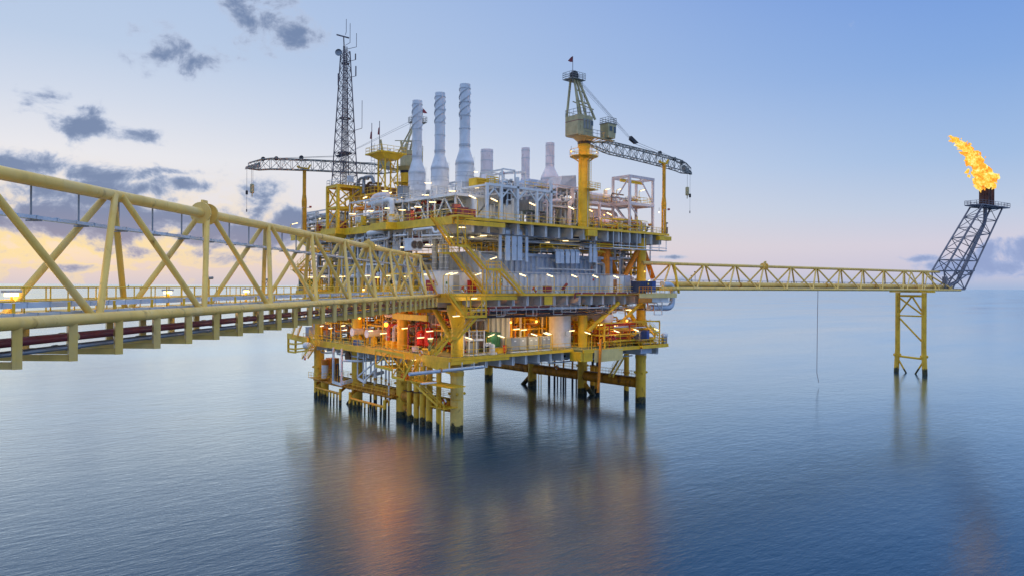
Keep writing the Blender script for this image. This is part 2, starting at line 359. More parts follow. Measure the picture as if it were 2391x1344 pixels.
# ------------------------------------------------------------------ sea
def make_sea():
    m = MB(); n = 96; rs = [0, 60, 150, 300, 700, 2000, 8000, 30000, 90000]
    vs = [(0, 0, 0)]; fs = []
    for r in rs[1:]: vs += [(r * math.cos(2 * math.pi * i / n), r * math.sin(2 * math.pi * i / n), 0) for i in range(n)]
    fs += [(0, 1 + i, 1 + (i + 1) % n) for i in range(n)]
    for k in range(len(rs) - 2): fs += [(1 + k * n + i, 1 + k * n + n + i, 1 + k * n + n + (i + 1) % n, 1 + k * n + (i + 1) % n) for i in range(n)]
    m.add(vs, fs)
    w = bpy.data.materials.new('sea_water'); w.use_nodes = True; nt = w.node_tree; bs = nt.nodes['Principled BSDF']; L = nt.links.new; M['sea'] = w
    nt.nodes.remove(bs); dif = nt.nodes.new('ShaderNodeBsdfDiffuse'); dif.inputs[0].default_value = (.006, .046, .10, 1)
    glo = nt.nodes.new('ShaderNodeBsdfGlossy'); glo.inputs['Color'].default_value = (.81, .945, 1.0, 1); fre = nt.nodes.new('ShaderNodeFresnel'); fre.inputs[0].default_value = 1.33; pw = nt.nodes.new('ShaderNodeMapRange'); [setattr(pw.inputs[k + 1], 'default_value', q) for k, q in enumerate((.06, .55, .03, .88))]; L(fre.outputs[0], pw.inputs[0]); glo.distribution = 'MULTI_GGX'
    mx = nt.nodes.new('ShaderNodeMixShader'); L(pw.outputs[0], mx.inputs[0]); L(dif.outputs[0], mx.inputs[1]); L(glo.outputs[0], mx.inputs[2]); L(mx.outputs[0], nt.nodes['Material Output'].inputs[0])
    geo = nt.nodes.new('ShaderNodeNewGeometry')
    def noise(scale, det, rot, sx, sy):
        mp = nt.nodes.new('ShaderNodeMapping'); mp.inputs['Rotation'].default_value = (0, 0, rot); mp.inputs['Scale'].default_value = (sx, sy, 1)
        t = nt.nodes.new('ShaderNodeTexNoise'); t.inputs['Scale'].default_value = scale; t.inputs['Detail'].default_value = det; t.inputs['Roughness'].default_value = .62
        L(geo.outputs['Position'], mp.inputs[0]); L(mp.outputs[0], t.inputs[0]); return t.outputs[0]
    def bump(h, st, dist, prev=None):
        b = nt.nodes.new('ShaderNodeBump'); b.inputs['Strength'].default_value = st; b.inputs['Distance'].default_value = dist; L(h, b.inputs['Height'])
        if prev is not None: L(prev, b.inputs['Normal'])
        return b.outputs[0]
    rot = -(HEAD - math.pi / 2) + .25
    h1, h2, h3 = noise(.12, 3, rot, .55, 1.2), noise(.9, 4, rot, .45, 1.2), noise(2.6, 4, rot, .45, 1.3)
    L(bump(h3, .18, .05, bump(h2, .08, .25, bump(h1, .04, 1.0))), glo.inputs['Normal']); L(bump(h3, .5, .06, bump(h2, .3, .25, bump(h1, .10, 1.0))), fre.inputs['Normal'])
    mr = nt.nodes.new('ShaderNodeMapRange'); L(noise(.014, 5, rot, .35, 1.3), mr.inputs[0])
    for i, q in enumerate((.35, .65, .10, .22)): mr.inputs[i + 1].default_value = q
    L(mr.outputs[0], glo.inputs['Roughness'])
    o = m.build('sea', w, None, V((0, 0, 0))); o['kind'] = 'structure'
make_sea()

# ------------------------------------------------------------------ the welded platform: legs, braces, columns, three decks
LA_, LB_ = (0.0, 43.7), (0.0, 15.3, 30.6, 46.0)
Z1, Z2, Z3, ZR = 11.4, 20.9, 32.3, 27.4       # cellar, main and upper deck; roof of the module on the main deck
plat = thing('offshore_platform', 'large yellow offshore gas platform of three stacked decks on eight thick legs in the sea', 'platform')
for a in LA_:
    for b in LB_:
        near = a == 0 and b == 0
        l = part(plat, 'leg', 'leg_pale' if near else 'leg_yellow', TU((a, b, -4), (a, b, 10.2), 1.0, 24), label='pale yellow nearest leg with a worn grey patch' if near else None)
        part(l, 'collar', 'leg_yellow', RG((a, b, 8.5), .98, .1, .55, 24), RG((a, b, 4.9), .98, .05, .12, 24))
        for t in (0.9, 2.6, 4.1, 5.7):
            part(l, 'lifting_eye', 'leg_yellow', TU((a + 1.0 * math.cos(t), b + 1.0 * math.sin(t), 5.7), (a + 1.3 * math.cos(t), b + 1.3 * math.sin(t), 5.9), .2, 8))
        part(plat, 'column', 'yellow', TU((a, b, 10.2), (a, b, Z2 - .5 if (a, b) != (43.7, 0) else Z3 - 1.0), .9, 20), LA([(1.0, 10.0), (1.05, 10.2), (.9, 10.9)], (a, b, 0), n=20))
for a in LA_:                                   # heavy horizontal tubes between the legs, with a walkway on top
    for b0, b1 in zip(LB_, LB_[1:]):
        t = part(plat, 'brace', 'rust_orange', TU((a, b0 + .9, 3.7), (a, b1 - .9, 3.7), .95, 20))
        part(t, 'joint_ring', 'rust_orange', RG((a, b0 + 2.6, 3.7), .94, .06, .12, 20, (0, 1, 0)), RG((a, b1 - 2.9, 3.7), .94, .08, .3, 20, (0, 1, 0)))
        part(t, 'walkway', 'deck_brown', BX(a - .5, a + .5, b0 + 1, b1 - 1, 4.68, 4.76))
        part(t, 'handrail', 'yellow_rail', RA([(a + .5, b0 + 1, 4.76), (a + .5, b1 - 1, 4.76)], r=.03), RA([(a - .5, b0 + 1, 4.76), (a - .5, b1 - 1, 4.76)], r=.03))
    part(plat, 'diagonal_brace', 'rust_orange_wet', TU((a, 15.3, 2.6), (a, 9.5, -2.5), .5, 14))
    part(plat, 'diagonal_brace', 'rust_orange_wet', TU((a, 30.6, 2.6), (a, 36.5, -2.5), .5, 14))
# --- cellar deck
def deck(name, outline, z, th, plate_mat, girders, gdepth, gmat, edges, rails, ebeam=.45, emat='yellow', glen=9):
    dk = part(plat, name, plate_mat, PO(outline, z - th, z))
    for (p, q, h) in edges:
        p, q = V((*p, z - h / 2 + .05)), V((*q, z - h / 2 + .05))
        part(dk, 'edge_beam', emat, BM(p, q, .22, h)); part(dk, 'edge_flange', emat, BM(p - ZU * (h / 2 + .04), q - ZU * (h / 2 + .04), .42, .08))
    for i, (p, q) in enumerate(girders):        # transverse girders: web and lower flange
        p, q = V((*p, 0)), V((*q, 0)); a, b = z - th - .01, z - th - gdepth
        u = (q - p).normalized().cross(ZU) * .05
        part(dk, 'girder', gmat, HU([p - u + ZU * b, q - u + ZU * b, q + u + ZU * b, p + u + ZU * b], [p - u + ZU * a, q - u + ZU * a, q + u + ZU * a, p + u + ZU * a]),
             BM(p + ZU * (b - .04), q + ZU * (b - .04), .45, .08), BM(p + ZU * ((a + b) / 2), p + (q - p).normalized() * .06 + ZU * ((a + b) / 2), .45, gdepth - .05))
    for r in rails: part(dk, 'handrail', 'yellow_rail', RA([(*p, z) for p in r]))
    return dk
cel = deck('cellar_deck', [(-2.6, -2), (23, -2), (23, -4.3), (46.2, -4.3), (46.2, 48), (-2.6, 48)], Z1, .3, 'deck_green',
     [((x, -1.8), (x, 8)) for x in [1.5 + 2.75 * i for i in range(8)]] + [((x, -4.1), (x, 8)) for x in (25, 28.5, 40, 43.5)] + [((-2.4, y), (8, y)) for y in (3, 6, 9, 12, 19, 22.5, 26, 34, 38, 42)], 1.45, 'white',
     [((-2.7, -2.1), (23, -2.1), .36), ((23, -4.4), (46.3, -4.4), .5), ((-2.7, 48), (-2.7, -2), 1.0)],
     [[(-2.5, -1.9), (22.9, -1.9), (22.9, -4.2), (46.1, -4.2), (46.1, 10)], [(-2.5, 6), (-2.5, 47.9)]])
part(cel, 'skirt_plate', 'plate', BX(25.6, 31.9, -4.62, -4.52, Z1 - 2.2, Z1 - .1), BX(31.9, 33.0, -4.6, -4.5, Z1 - 2.1, Z1 - .2), label='pale yellow plate below the cellar deck edge')
part(cel, 'skirt_plate', 'yellow', BX(22.4, 22.95, -4.4, -1.9, Z1 - 1.9, Z1 - .32), BX(23.0, 25.2, -4.55, -4.45, Z1 - 1.95, Z1 - .5))
part(cel, 'corner_beam', 'yellow', BX(-2.9, 2.2, -2.35, -2.25, Z1 - .95, Z1 - .42), BX(-2.9, 8.5, -2.28, -2.2, Z1 - .8, Z1 - .42), HU([(-2.9, -2.2, 9.1), (-2.9, 5, 9.9), (-2.8, 5, 9.9), (-2.8, -2.2, 9.1)], [(-2.9, -2.2, 11), (-2.9, 5, 11), (-2.8, 5, 11), (-2.8, -2.2, 11)]))
# --- main deck
mnd = deck('main_deck', [(-3, -2.6), (47, -2.6), (47, 50), (-3, 50)], Z2, .28, 'deck_green',
     [((x, -2.3), (x, 7)) for x in [.3 + 3.0 * i for i in range(16)]] + [((-2.7, y), (7, y)) for y in [2 + 3.2 * i for i in range(15)]], 1.55, 'white',
     [((-3.1, -2.7), (47.1, -2.7), .32), ((-3.1, 50), (-3.1, -2.6), .6)],
     [[(-2.9, -2.5), (46.9, -2.5)], [(-2.9, 5), (-2.9, 49.9)]])
part(mnd, 'corner_beam', 'yellow', BX(-3.2, 9.5, -2.95, -2.85, Z2 - .95, Z2 - .4), BX(-3.3, -3.2, -2.8, 12, Z2 - 1.3, Z2 - .6), BX(15.4, 17.2, -2.95, -2.85, Z2 - 1.8, Z2 - .42))
# --- upper deck
upd = deck('upper_deck', [(-2.3, -2), (49.3, -2), (49.3, 54), (-2.3, 54)], Z3, .3, 'deck_green',
     [((x, -1.8), (x, 10)) for x in [1.5 + 3.05 * i for i in range(16)]] + [((-2.1, y), (8, y)) for y in [2 + 3.2 * i for i in range(16)]], 1.75, 'white',
     [((-2.4, -2.1), (49.4, -2.1), .34), ((-2.4, 54), (-2.4, -2), 1.15)],
     [[(-2.2, -1.9), (49.2, -1.9), (49.2, 14)], [(-2.2, -1.9), (-2.2, 53.9)]])
part(upd, 'corner_beam', 'yellow', BX(-2.3, 7.5, -2.3, -2.22, Z3 - 1.2, Z3 - .5), BX(46, 49.6, -2.6, -1.6, Z3 - 1.3, Z3 - .5))
part(upd, 'side_box', 'yellow', BX(-4.4, -2.5, 13.5, 18.5, Z3 - 1.15, Z3 + .02), label='yellow box jutting from the left edge of the upper deck')
part(upd, 'side_box', 'yellow', HU([(-3.6, 33, 30), (1.5, 33, 30), (1.5, 36, 30), (-3.6, 36, 30)], [(-4.2, 31.2, Z3 - 1.0), (2.2, 31.2, Z3 - 1.0), (2.2, 37, Z3 - 1.0), (-4.2, 37, Z3 - 1.0)]), BX(-4.25, 2.2, 31.15, 37, Z3 - 1.0, Z3 + .03), label='yellow box under the radio mast support')
part(upd, 'boom_rest_bracket', 'yellow', BX(-5.2, -2.4, 42.8, 45.4, Z3 - .9, Z3 - .02))
# the bay of the upper deck under the right-hand module hangs on a service walkway
sw = part(upd, 'service_walkway', 'white', BX(33, 48.5, -2.3, -1.2, 28.9, 29.0), *[TU((x, -2.25, 29), (x, -2.25, 32), .07, 6) for x in [33 + 2.2 * i for i in range(8)]], TU((33, -2.3, 29.5), (48.5, -2.3, 29.5), .08, 6), TU((33, -2.3, 29.0), (48.5, -2.3, 29.0), .1, 6))
# sloping columns carrying the upper deck at the right end
for (x, y, t) in ((35.4, 2.0, 1), (43.7, 0, 0)):
    if t: part(plat, 'column', 'orange', TU((x, y, Z2), (x, y, Z3 - 1.5), 1.0, 20), label='orange column behind the module roof')
    part(plat, 'knee_brace', 'orange', TU((x, y, Z3 - 2), (x + 4.8, y + 1, ZR - 3.5), .5, 14)); part(plat, 'knee_brace', 'orange', TU((x, y, Z3 - 2), (x - 4.4, y + .5, ZR - 3.5), .5, 14))
# knee braces in the cellar
for p, q in (((0, 1.2, 13.5), (0, 6.5, 18.9)), ((27.9, -1, 14.3), (35.2, -1.6, 19.2)), ((29.4, 2, 14.3), (36.4, 1, 19.2)), ((43, 0, 14.5), (38.5, 0, 19))):
    part(plat, 'knee_brace', 'yellow', TU(p, q, .42, 14))
part(plat, 'column', 'yellow', TU((28.0, 0.4, Z1), (28.0, 0.4, Z2 - 1.6), .85, 20), RG((28.0, .4, 15.3), .84, .06, .1, 20))
part(plat, 'funnel_column', 'yellow', LA([(.93, Z1), (.93, 15.8), (1.6, 18.4), (1.6, 19.2)], (0, 0, 0), n=20))
# big beams under the main deck on the left side
for y, z in ((8, 18.3), (20, 18.6)): part(plat, 'cross_beam', 'yellow', BX(-2.2, 12, y - .25, y + .25, z - .5, z + .4))
part(plat, 'cross_beam', 'yellow', BX(-1.6, -1.2, 12, 46, 17.8, 18.8)); part(plat, 'cross_beam', 'yellow', BX(-2.5, -2.2, 4.5, 14.5, 16.6, 17.5))

# ------------------------------------------------------------------ module with corrugated walls on the main deck
def corrugated(root, p, q, z0, z1, mt, panel=2.4, pitch=1.2, d=.3, name='wall_panel'):
    p, q = V((*p, 0)), V((*q, 0)); L = (q - p).length; u = (q - p) / L; nrm = u.cross(ZU)      # outward: to the right of p->q
    k = max(1, round(L / panel)); w = L / k; rep = max(1, round(w / pitch)); s = w / rep
    m = MB(); prof = []
    for i in range(rep): prof += [(i * s, 0), (i * s + s * .34, 0), (i * s + s * .5, d), (i * s + s * .84, d)]
    prof.append((w - .012, 0)); prof[0] = (.012, 0)
    vs = [p + u * t + nrm * h + ZU * z for z in (z0, z1) for t, h in prof]; n = len(prof)
    m.add(vs, [(i, i + 1, i + 1 + n, i + n) for i in range(n - 1)])
    first = m.build(name, mt, root)
    for i in range(1, k): again(root, first, name, u * w * i)
em = thing('equipment_module', 'long blue-grey corrugated equipment building standing on the main deck', 'building', (24, 10, Z2))
x0, x1 = 5.0, 39.2
corrugated(em, (x0, .6), (x1, .6), Z2 + .05, 24.0, 'wall')
corrugated(em, (x0, 44), (x0, .6), Z2 + .05, ZR, 'grey')
corrugated(em, (9.2, 2.0), (37.5, 2.0), 24.1, ZR, 'bluegrey')
part(em, 'core', 'bluegrey', BX(x0 + .1, x1 - .1, .8, 43.8, Z2 + .02, 24.0), BX(x0 + .1, 37.4, 2.2, 43.8, 24.0, ZR - .05))
part(em, 'ledge', 'bluegrey', BX(x0 - .1, x1 + .1, .35, 2.2, 24.0, 24.12), BX(x0, x1, .38, .46, Z2 + .9, Z2 + 1.05))
part(em, 'roof', 'grey', BX(x0 - .2, 37.8, 1.6, 44, ZR, ZR + .15))
part(em, 'roof_edge', 'bluegrey', BX(9, 37.9, 1.45, 1.6, ZR - .35, ZR + .1))
part(em, 'handrail', 'yellow_rail', RA([(x0, 1.7, ZR + .15), (37.6, 1.7, ZR + .15)]), RA([(x0 - .1, 1.7, ZR + .15), (x0 - .1, 40, ZR + .15)]))
for i in range(9): part(em, 'rib', 'bluegrey', BX(10 + 3.1 * i, 10.12 + 3.1 * i, 1.72, 1.82, 24.12, ZR))
part(em, 'service_pipe', 'grey', TU((17, .3, 25.0), (31, .3, 25.0), .12, 8), TU((22.5, 1.4, 25), (22.5, 1.4, 29), .18, 8), TU((31.2, .2, 24.3), (31.2, .2, 29.5), .22, 8), TU((8, .25, 24.3), (39, .25, 24.3), .07, 6))
dr_ = part(em, 'door', 'grey', BX(36.2, 37.3, .28, .42, Z2 + .4, Z2 + 2.6)); part(dr_, 'handle', 'dark', BX(36.3, 36.4, .2, .28, Z2 + 1.4, Z2 + 1.6))
part(em, 'step', 'yellow_rail', RA([(35.8, -.6, Z2 + .4), (37.4, -.6, Z2 + .4)], r=.05), BX(35.8, 37.4, -.6, .3, Z2 + .3, Z2 + .4))
# white cabin at the left end and at the right end
cb = thing('entrance_cabin', 'white steel cabin with a dark door beside the bridge landing', 'cabin', (0, 1, Z2))
c0 = ax(1029, -.2); c1 = ax(1074, -.2)
part(cb, 'shell', 'white', BX(c0, c1, -.2, 5, Z2 + .02, 24.2)); part(cb, 'roof', 'grey', BX(c0 - .1, c1 + .1, -.3, 5.1, 24.2, 24.35))
d = part(cb, 'door', 'cabinet', BX(c0 + 2.3, c1 - .2, -.28, -.19, Z2 + .25, Z2 + 2.7)); part(d, 'frame', 'grey', BX(c0 + 2.2, c1 - .1, -.24, -.2, Z2 + .2, Z2 + 2.8)); part(d, 'handle', 'steel', BX(c0 + 2.4, c0 + 2.5, -.34, -.28, Z2 + 1.2, Z2 + 1.4))
part(cb, 'exit_sign', 'green', BX(c0 + .9, c0 + 1.2, -.24, -.19, Z2 + 1.4, Z2 + 1.8), label='small green exit sign')
part(cb, 'wall', 'white', BX(c1, x0, .2, .5, Z2 + .02, 24.1))
corrugated(cb, (c1 + .05, .15), (x0, .15), Z2 + .05, 24.1, 'white', 1.6)
cb = thing('door_cabin', 'pale steel cabin with a brown door at the right end of the main deck', 'cabin', (41, 1, Z2))
c0, c1 = ax(1424, -.6), ax(1471, -.6)
part(cb, 'shell', 'white', BX(c0, c1 - 1.7, -.6, 4, Z2 + .02, 24.1)); part(cb, 'side_wall', 'bluegrey', BX(c1 - 1.69, c1, -.7, 4.1, Z2 + .02, 24.15))
d = part(cb, 'door', 'deck_brown', BX(c0 + .95, c0 + 1.85, -.68, -.59, Z2 + .1, Z2 + 2.5)); part(d, 'notice', 'white', BX(c0 + 1.35, c0 + 1.6, -.72, -.68, Z2 + .8, Z2 + 1.2))
part(cb, 'duct', 'steel', PI_([(c0 - 3, .6, 26.3), (c0 - .5, .6, 26.3), (c0 - .5, .6, 24.2)], .4, 8))
# enclosures on the module roof
def enclosure(label, px0, px1, b, dep, z0, h, mt, fans=0, louv=0):
    xa, xb = ax(px0, b), ax(px1, b); e = thing('roof_enclosure', label, 'enclosure', ((xa + xb) / 2, b + dep / 2, z0))
    part(e, 'casing', mt, BX(xa, xb, b, b + dep, z0, z0 + h)); part(e, 'lid', mt, BX(xa - .12, xb + .12, b - .12, b + dep + .1, z0 + h, z0 + h + .12))
    for i in range(fans):
        x = xa + (xb - xa) * (i + .5) / fans; f = part(e, 'fan', 'dark', TU((x, b - .04, z0 + h * .5), (x, b + .1, z0 + h * .5), min(.55, h * .32), 16)); part(f, 'fan_ring', 'steel', RG((x, b - .09, z0 + h * .5), min(.55, h * .32), .08, .1, 16, (0, 1, 0)))
    for i in range(louv): part(e, 'louvre', 'grey', BX(xa + .15, xb - .15, b - .06, b, z0 + .3 + i * h * .8 / louv, z0 + .42 + i * h * .8 / louv))
    return e
enclosure('cream panelled enclosure behind the tall vertical cable trays', 1150, 1168, 6, 4, ZR + .15, 3.0, 'cream')
enclosure('cream fan enclosure between the tall vertical cable trays', 1173, 1234, 5, 4, ZR + .15, 2.6, 'cream', fans=4)
enclosure('white flat-lidded box on the module roof left of the crane column', 1258, 1295, 3.0, 3, 28.3, 2.6, 'white', louv=4)
enclosure('pale grey flat-lidded box on the module roof right beside the crane column', 1305, 1338, 3.0, 3, 28.0, 2.6, 'grey', louv=3)
enclosure('white cooling unit with two round fans over the bridge end', 961, 985, 2, 2, 27.2, 1.7, 'white', fans=2)
for (xa, xb, ya, yb) in ((ax(1248, 2), ax(1345, 2), .6, 6), ):
    pf = solo('roof_platform', 'grey platform with yellow handrail carrying two boxes on the module roof', 'platform', 'grey', BX(xa, xb, ya, yb, 27.95, 28.05), *[TU((x, ya + .1, ZR), (x, ya + .1, 28), .08, 6) for x in (xa + .2, (xa + xb) / 2, xb - .2)])
    solo('guard_rail', 'yellow handrail round the platform carrying two boxes on the module roof', 'railing', 'yellow_rail', RA([(xa, ya, 28.05), (xb, ya, 28.05)]), RA([(xa + .4, ya + .5, 28.05), (xa + 3.4, ya + .5, 28.05)], r=.06))
# vertical cable trays
def vtray(label, px0, px1, y0, y1, b, hood=True):
    xa, xb = ax(px0, b), ax(px1, b); z0, z1 = zz(px0, y1, xa, b), zz(px0, y0, xa, b); t = thing('cable_tray', label, 'cable tray', ((xa + xb) / 2, b, z0), 'vertical cable trays on the module')
    n = max(4, round((z1 - z0) / .42)); h = (z1 - z0) / n
    c = part(t, 'cover', 'tray', BX(xa, xb, b, b + .22, z0, z0 + h - .035))
    for i in range(1, n): again(t, c, 'cover', (0, 0, h * i))
    part(t, 'back', 'grey', BX(xa + .03, xb - .03, b + .04, b + .18, z0, z1))
    if hood: part(t, 'hood', 'tray', HU([(xa, b, z1), (xb, b, z1), (xb, b + .22, z1), (xa, b + .22, z1)], [(xa, b + .35, z1 + .45), (xb, b + .35, z1 + .45), (xb, b + 1.6, z1 + .5), (xa, b + 1.6, z1 + .5)]))
    part(t, 'bracket', 'grey', BM((xa + .1, b + .2, z0 + .3), (xa + .1, b + 2.6, z0 + .9), .08), BM((xb - .1, b + .2, z0 + .3), (xb - .1, b + 2.6, z0 + .9), .08))
for i, (p0, p1, q0, q1) in enumerate(((1165, 1171, 538, 606), (1180, 1191, 538, 608), (1195, 1206, 541, 608), (1208, 1219, 541, 608), (1227, 1233, 535, 611))):
    vtray(f'tall light blue vertical cable tray, {ORD[i]} from the left of the five tall ones', p0, p1, q0, q1, -.8)
for i, p0 in enumerate((1298, 1308, 1321, 1333, 1344)):
    vtray(f'short light blue vertical cable tray, {ORD[i]} from the left of the five short ones', p0, p0 + 9, 588, 615, -.4)
vtray('tall light blue vertical cable tray right of the crane column, left of the pair', 1376, 1382, 551, 613, -.4); vtray('tall light blue vertical cable tray right of the crane column, right of the pair', 1385, 1393, 552, 613, -.4)
# trays, risers and ducts down the left face
for i, (p0, p1) in enumerate(((886, 893), (899, 906), (918, 925), (926, 932))):
    ya, yb = by(p0, -.6), by(p1, -.6); z0, z1 = 22.5, 30.0
    t = thing('wall_cable_tray', f'white vertical cable duct on the left face, {ORD[i]} from the left', 'cable tray', (-.6, ya, z0), 'white cable ducts on the left face')
    c = part(t, 'cover', 'white', BX(-.8, -.5, yb, ya, z0, z0 + 1.2))
    for k in range(1, 6): again(t, c, 'cover', (0, 0, 1.25 * k))
for i, (p0, p1) in enumerate(((1011, 1019), (1028, 1037), (1040, 1046))):
    ya, yb = by(p0, .8), by(p1, .8)
    t = thing('pipe_riser', f'dark banded vertical riser beside the bridge end, {ORD[i]} from the left', 'pipe', (.8, ya, Z2), 'dark risers beside the bridge end')
    part(t, 'riser', 'cabinet', TU((.8, (ya + yb) / 2, Z2), (.8, (ya + yb) / 2, 31), abs(ya - yb) / 2, 12)); b0 = part(t, 'band', 'grey', RG((.8, (ya + yb) / 2, Z2 + .5), abs(ya - yb) / 2, .04, .08, 12))
    for k in range(1, 12): again(t, b0, 'band', (0, 0, .85 * k))
# ------------------------------------------------------------------ cellar rooms
cw = thing('cellar_wall', 'cream corrugated wall block beside the open orange-lit bay on the cellar deck', 'wall', (12, 5, Z1))
xa, xb = ax(1141, 4), ax(1186, 4)
corrugated(cw, (xa, 4), (xb, 4), Z1 + .03, 19.2, 'cream', 2.2); corrugated(cw, (xa, 16), (xa, 4), Z1 + .03, 19.2, 'cream', 2.4)
part(cw, 'core', 'cream', BX(xa + .1, xb - .1, 4.1, 16, Z1 + .02, 19.2)); part(cw, 'corner_post', 'white', BX(xb - .1, xb + .25, 3.7, 4.1, Z1, 19.3))
bw = thing('bay_back_wall', 'orange-lit steel wall at the back of the open cellar bay', 'wall', (24, 14, Z1))
corrugated(bw, (xb, 13), (34, 13), Z1 + .03, 19.2, 'cream', 3); part(bw, 'lintel', 'orange', BX(xb + .3, 24.5, 4.0, 4.4, 17.6, 18.1)); part(bw, 'crane_beam', 'grey', BX(18.5, 25.5, .3, .7, 17.9, 18.3), BX(16, 26, 2.2, 2.5, 18.3, 18.6))
lw = thing('cellar_inner_wall', 'cream corrugated wall deep inside the left half of the cellar deck', 'wall', (12, 20, Z1))
corrugated(lw, (9.5, 40), (9.5, 8), Z1 + .03, 19.2, 'cream', 3); corrugated(lw, (6, 13.6), (9.4, 13.6), Z1 + .03, 19.2, 'cream', 1.7); part(lw, 'side', 'cream', BX(6, 9.4, 13.7, 20, Z1, 19.2)); corrugated(lw, (6, 20), (6, 13.6), Z1 + .03, 19.2, 'cream', 2.2)
tk = thing('storage_tank', 'tall white cylindrical tank on the cellar deck right of the grey cabinets', 'tank', (22.5, 3.2, Z1))
tx = ax(1308, 3.2); tr = 1.95
part(tk, 'shell', 'white', TU((tx, 3.2, Z1), (tx, 3.2, 19.2), tr, 32)); part(tk, 'base_ring', 'grey', RG((tx, 3.2, Z1), tr, .12, .2, 32))
p = PB(1323, 777, 1.4); mh = part(tk, 'manhole', 'white', TU(p, p + V((-.1, -.45, 0)), .42, 16)); part(mh, 'flange', 'grey', RG(p + V((-.06, -.3, 0)), .42, .1, .08, 16, (-.2, -1, 0)))

# ------------------------------------------------------------------ stairs
def stair(label, p, q, wdir, w=1.0, mt='yellow', rails=(1, 1)):
    p, q = V(p), V(q); t = thing('staircase', label, 'stairs', q, 'stair flights'); s = V(wdir).normalized() * w / 2
    for k, sg in enumerate((-1, 1)):
        part(t, 'stringer', mt, BM(p + s * sg, q + s * sg, .09, .34))
        if rails[k]:
            a, b = p + s * sg, q + s * sg; m = MB(); n = max(2, round((a - b).length / 1.5))
            for i in range(n + 1): c = a.lerp(b, i / n); m.tube(c, c + ZU * 1.05, .035, 4, caps=False)
            for h in (.55, 1.05): m.tube(a + ZU * h, b + ZU * h, .04, 4, caps=False)
            m.build('handrail', 'yellow_rail', t)
    n = max(3, round(abs(p.z - q.z) / .24)); m = MB(); run = (q - p); run.z = 0; run = run.normalized() * .13
    c = p.lerp(q, .5 / n); m.hull([c - s - run - ZU * .03, c + s - run - ZU * .03, c + s + run - ZU * .03, c - s + run - ZU * .03], [c - s - run, c + s - run, c + s + run, c - s + run])
    f = m.build('tread', mt, t)
    for i in range(1, n): again(t, f, 'tread', (q - p) / n * i)
    return t
def landing(label, xa, xb, ya, yb, z, legs=(), zl=0, mt='yellow'):
    l = thing('stair_landing', label, 'landing', ((xa + xb) / 2, (ya + yb) / 2, z), 'stair landings')
    part(l, 'grating', mt, BX(xa, xb, ya, yb, z - .12, z)); part(l, 'edge_beam', mt, BX(xa, xb, ya - .06, ya, z - .3, z + .05))
    part(l, 'handrail', 'yellow_rail', RA([(xa, ya, z), (xb, ya, z)], sp=.9), RA([(xa, yb, z), (xb, yb, z)], sp=1.2))
    if legs:
        for x, y in legs: part(l, 'post', mt, BM((x, y, zl), (x, y, z - .1), .14))
        xs = sorted({x for x, y in legs}); ys = sorted({y for x, y in legs}); h = (z - zl) / 2
        for k in range(2):
            for xA, xB in zip(xs, xs[1:]): part(l, 'cross_brace', mt, XB((xA, ys[0], zl + h * k), (xB, ys[0], zl + h * k), (xA, ys[0], zl + h * k + h), (xB, ys[0], zl + h * k + h), .05))
    return l
SB = -3.6                                       # plane of the stairs on the right-hand face
pt = lambda px, py, b=SB: PB(px, py, b)
a1, a2 = pt(1010, 507, -2.9), pt(1056, 573, -2.9)
stair('yellow stair from the upper deck corner down to the first landing', a1, a2, (0, 1, 0), 1.0)
l1z = a2.z; landing('yellow stair landing hung below the upper deck by thin posts', a2.x, pt(1082, 573).x, -4.2, -2.2, l1z, [(a2.x + .1, -4.1), (pt(1062, 573).x, -4.1), (pt(1081, 570).x, -4.1)], 0)
for o in [o for o in bpy.data.objects if o.name.startswith('stair_landing')][-1:]:
    for c in [c for c in o.children if c.name.startswith(('post', 'cross_brace'))]: bpy.data.objects.remove(c)
    xs = (a2.x + .1, pt(1062, 573).x, pt(1081, 570).x)
    for x in xs: part(o, 'hanger', 'yellow', BM((x, -4.1, l1z), (x, -4.1, Z3 - .3), .1))
    for u, w in zip(xs, xs[1:]): part(o, 'cross_brace', 'yellow', XB((u, -4.1, l1z + 1.2), (w, -4.1, l1z + 1.2), (u, -4.1, Z3 - .4), (w, -4.1, Z3 - .4), .045))
    part(o, 'roof_platform', 'yellow', BX(a2.x, xs[-1] + 1.5, -4.2, -2.1, Z3 - .25, Z3 + .05))
b1, b2 = pt(1084, 574), pt(1130, 627)
stair('yellow stair from the hanging landing down to the braced landing tower', b1, b2, (0, 1, 0))
l2z = b2.z; xr = pt(1165, 625).x
landing('yellow landing on an X-braced tower above the main deck', b2.x, xr, -4.2, -2.7, l2z, [(b2.x + .1, -4.1), ((b2.x + xr) / 2, -4.1), (xr - .1, -4.1), (b2.x + .1, -3.2), (xr - .1, -3.2)], Z2)
stair('yellow stair from the braced landing tower down to the main deck', pt(1165, 628), pt(1221, 688), (0, 1, 0))
c1_, c2_ = PB(1053, 590, -2.4), PB(1085, 632, -2.4)
landing('small yellow railed balcony beside the dark risers', PB(1031, 590, -2.4).x, c1_.x, -2.6, -1.2, c1_.z)
stair('yellow stair with grey underside from the small balcony to the module ledge', c1_, c2_, (0, 1, 0), .9)
stair('yellow stair behind the landing tower down to the main deck by the red cabinets', PB(1088, 632, -2.2), PB(1133, 686, -2.2), (0, 1, 0), .9)
d1, d2 = pt(1044, 684), pt(1082, 737)
stair('yellow stair from the main deck corner down to the landing under it', d1, d2, (0, 1, 0))
xr = pt(1130, 737).x
landing('yellow landing hung below the main deck corner', d2.x, xr, -4.3, -2.8, d2.z)
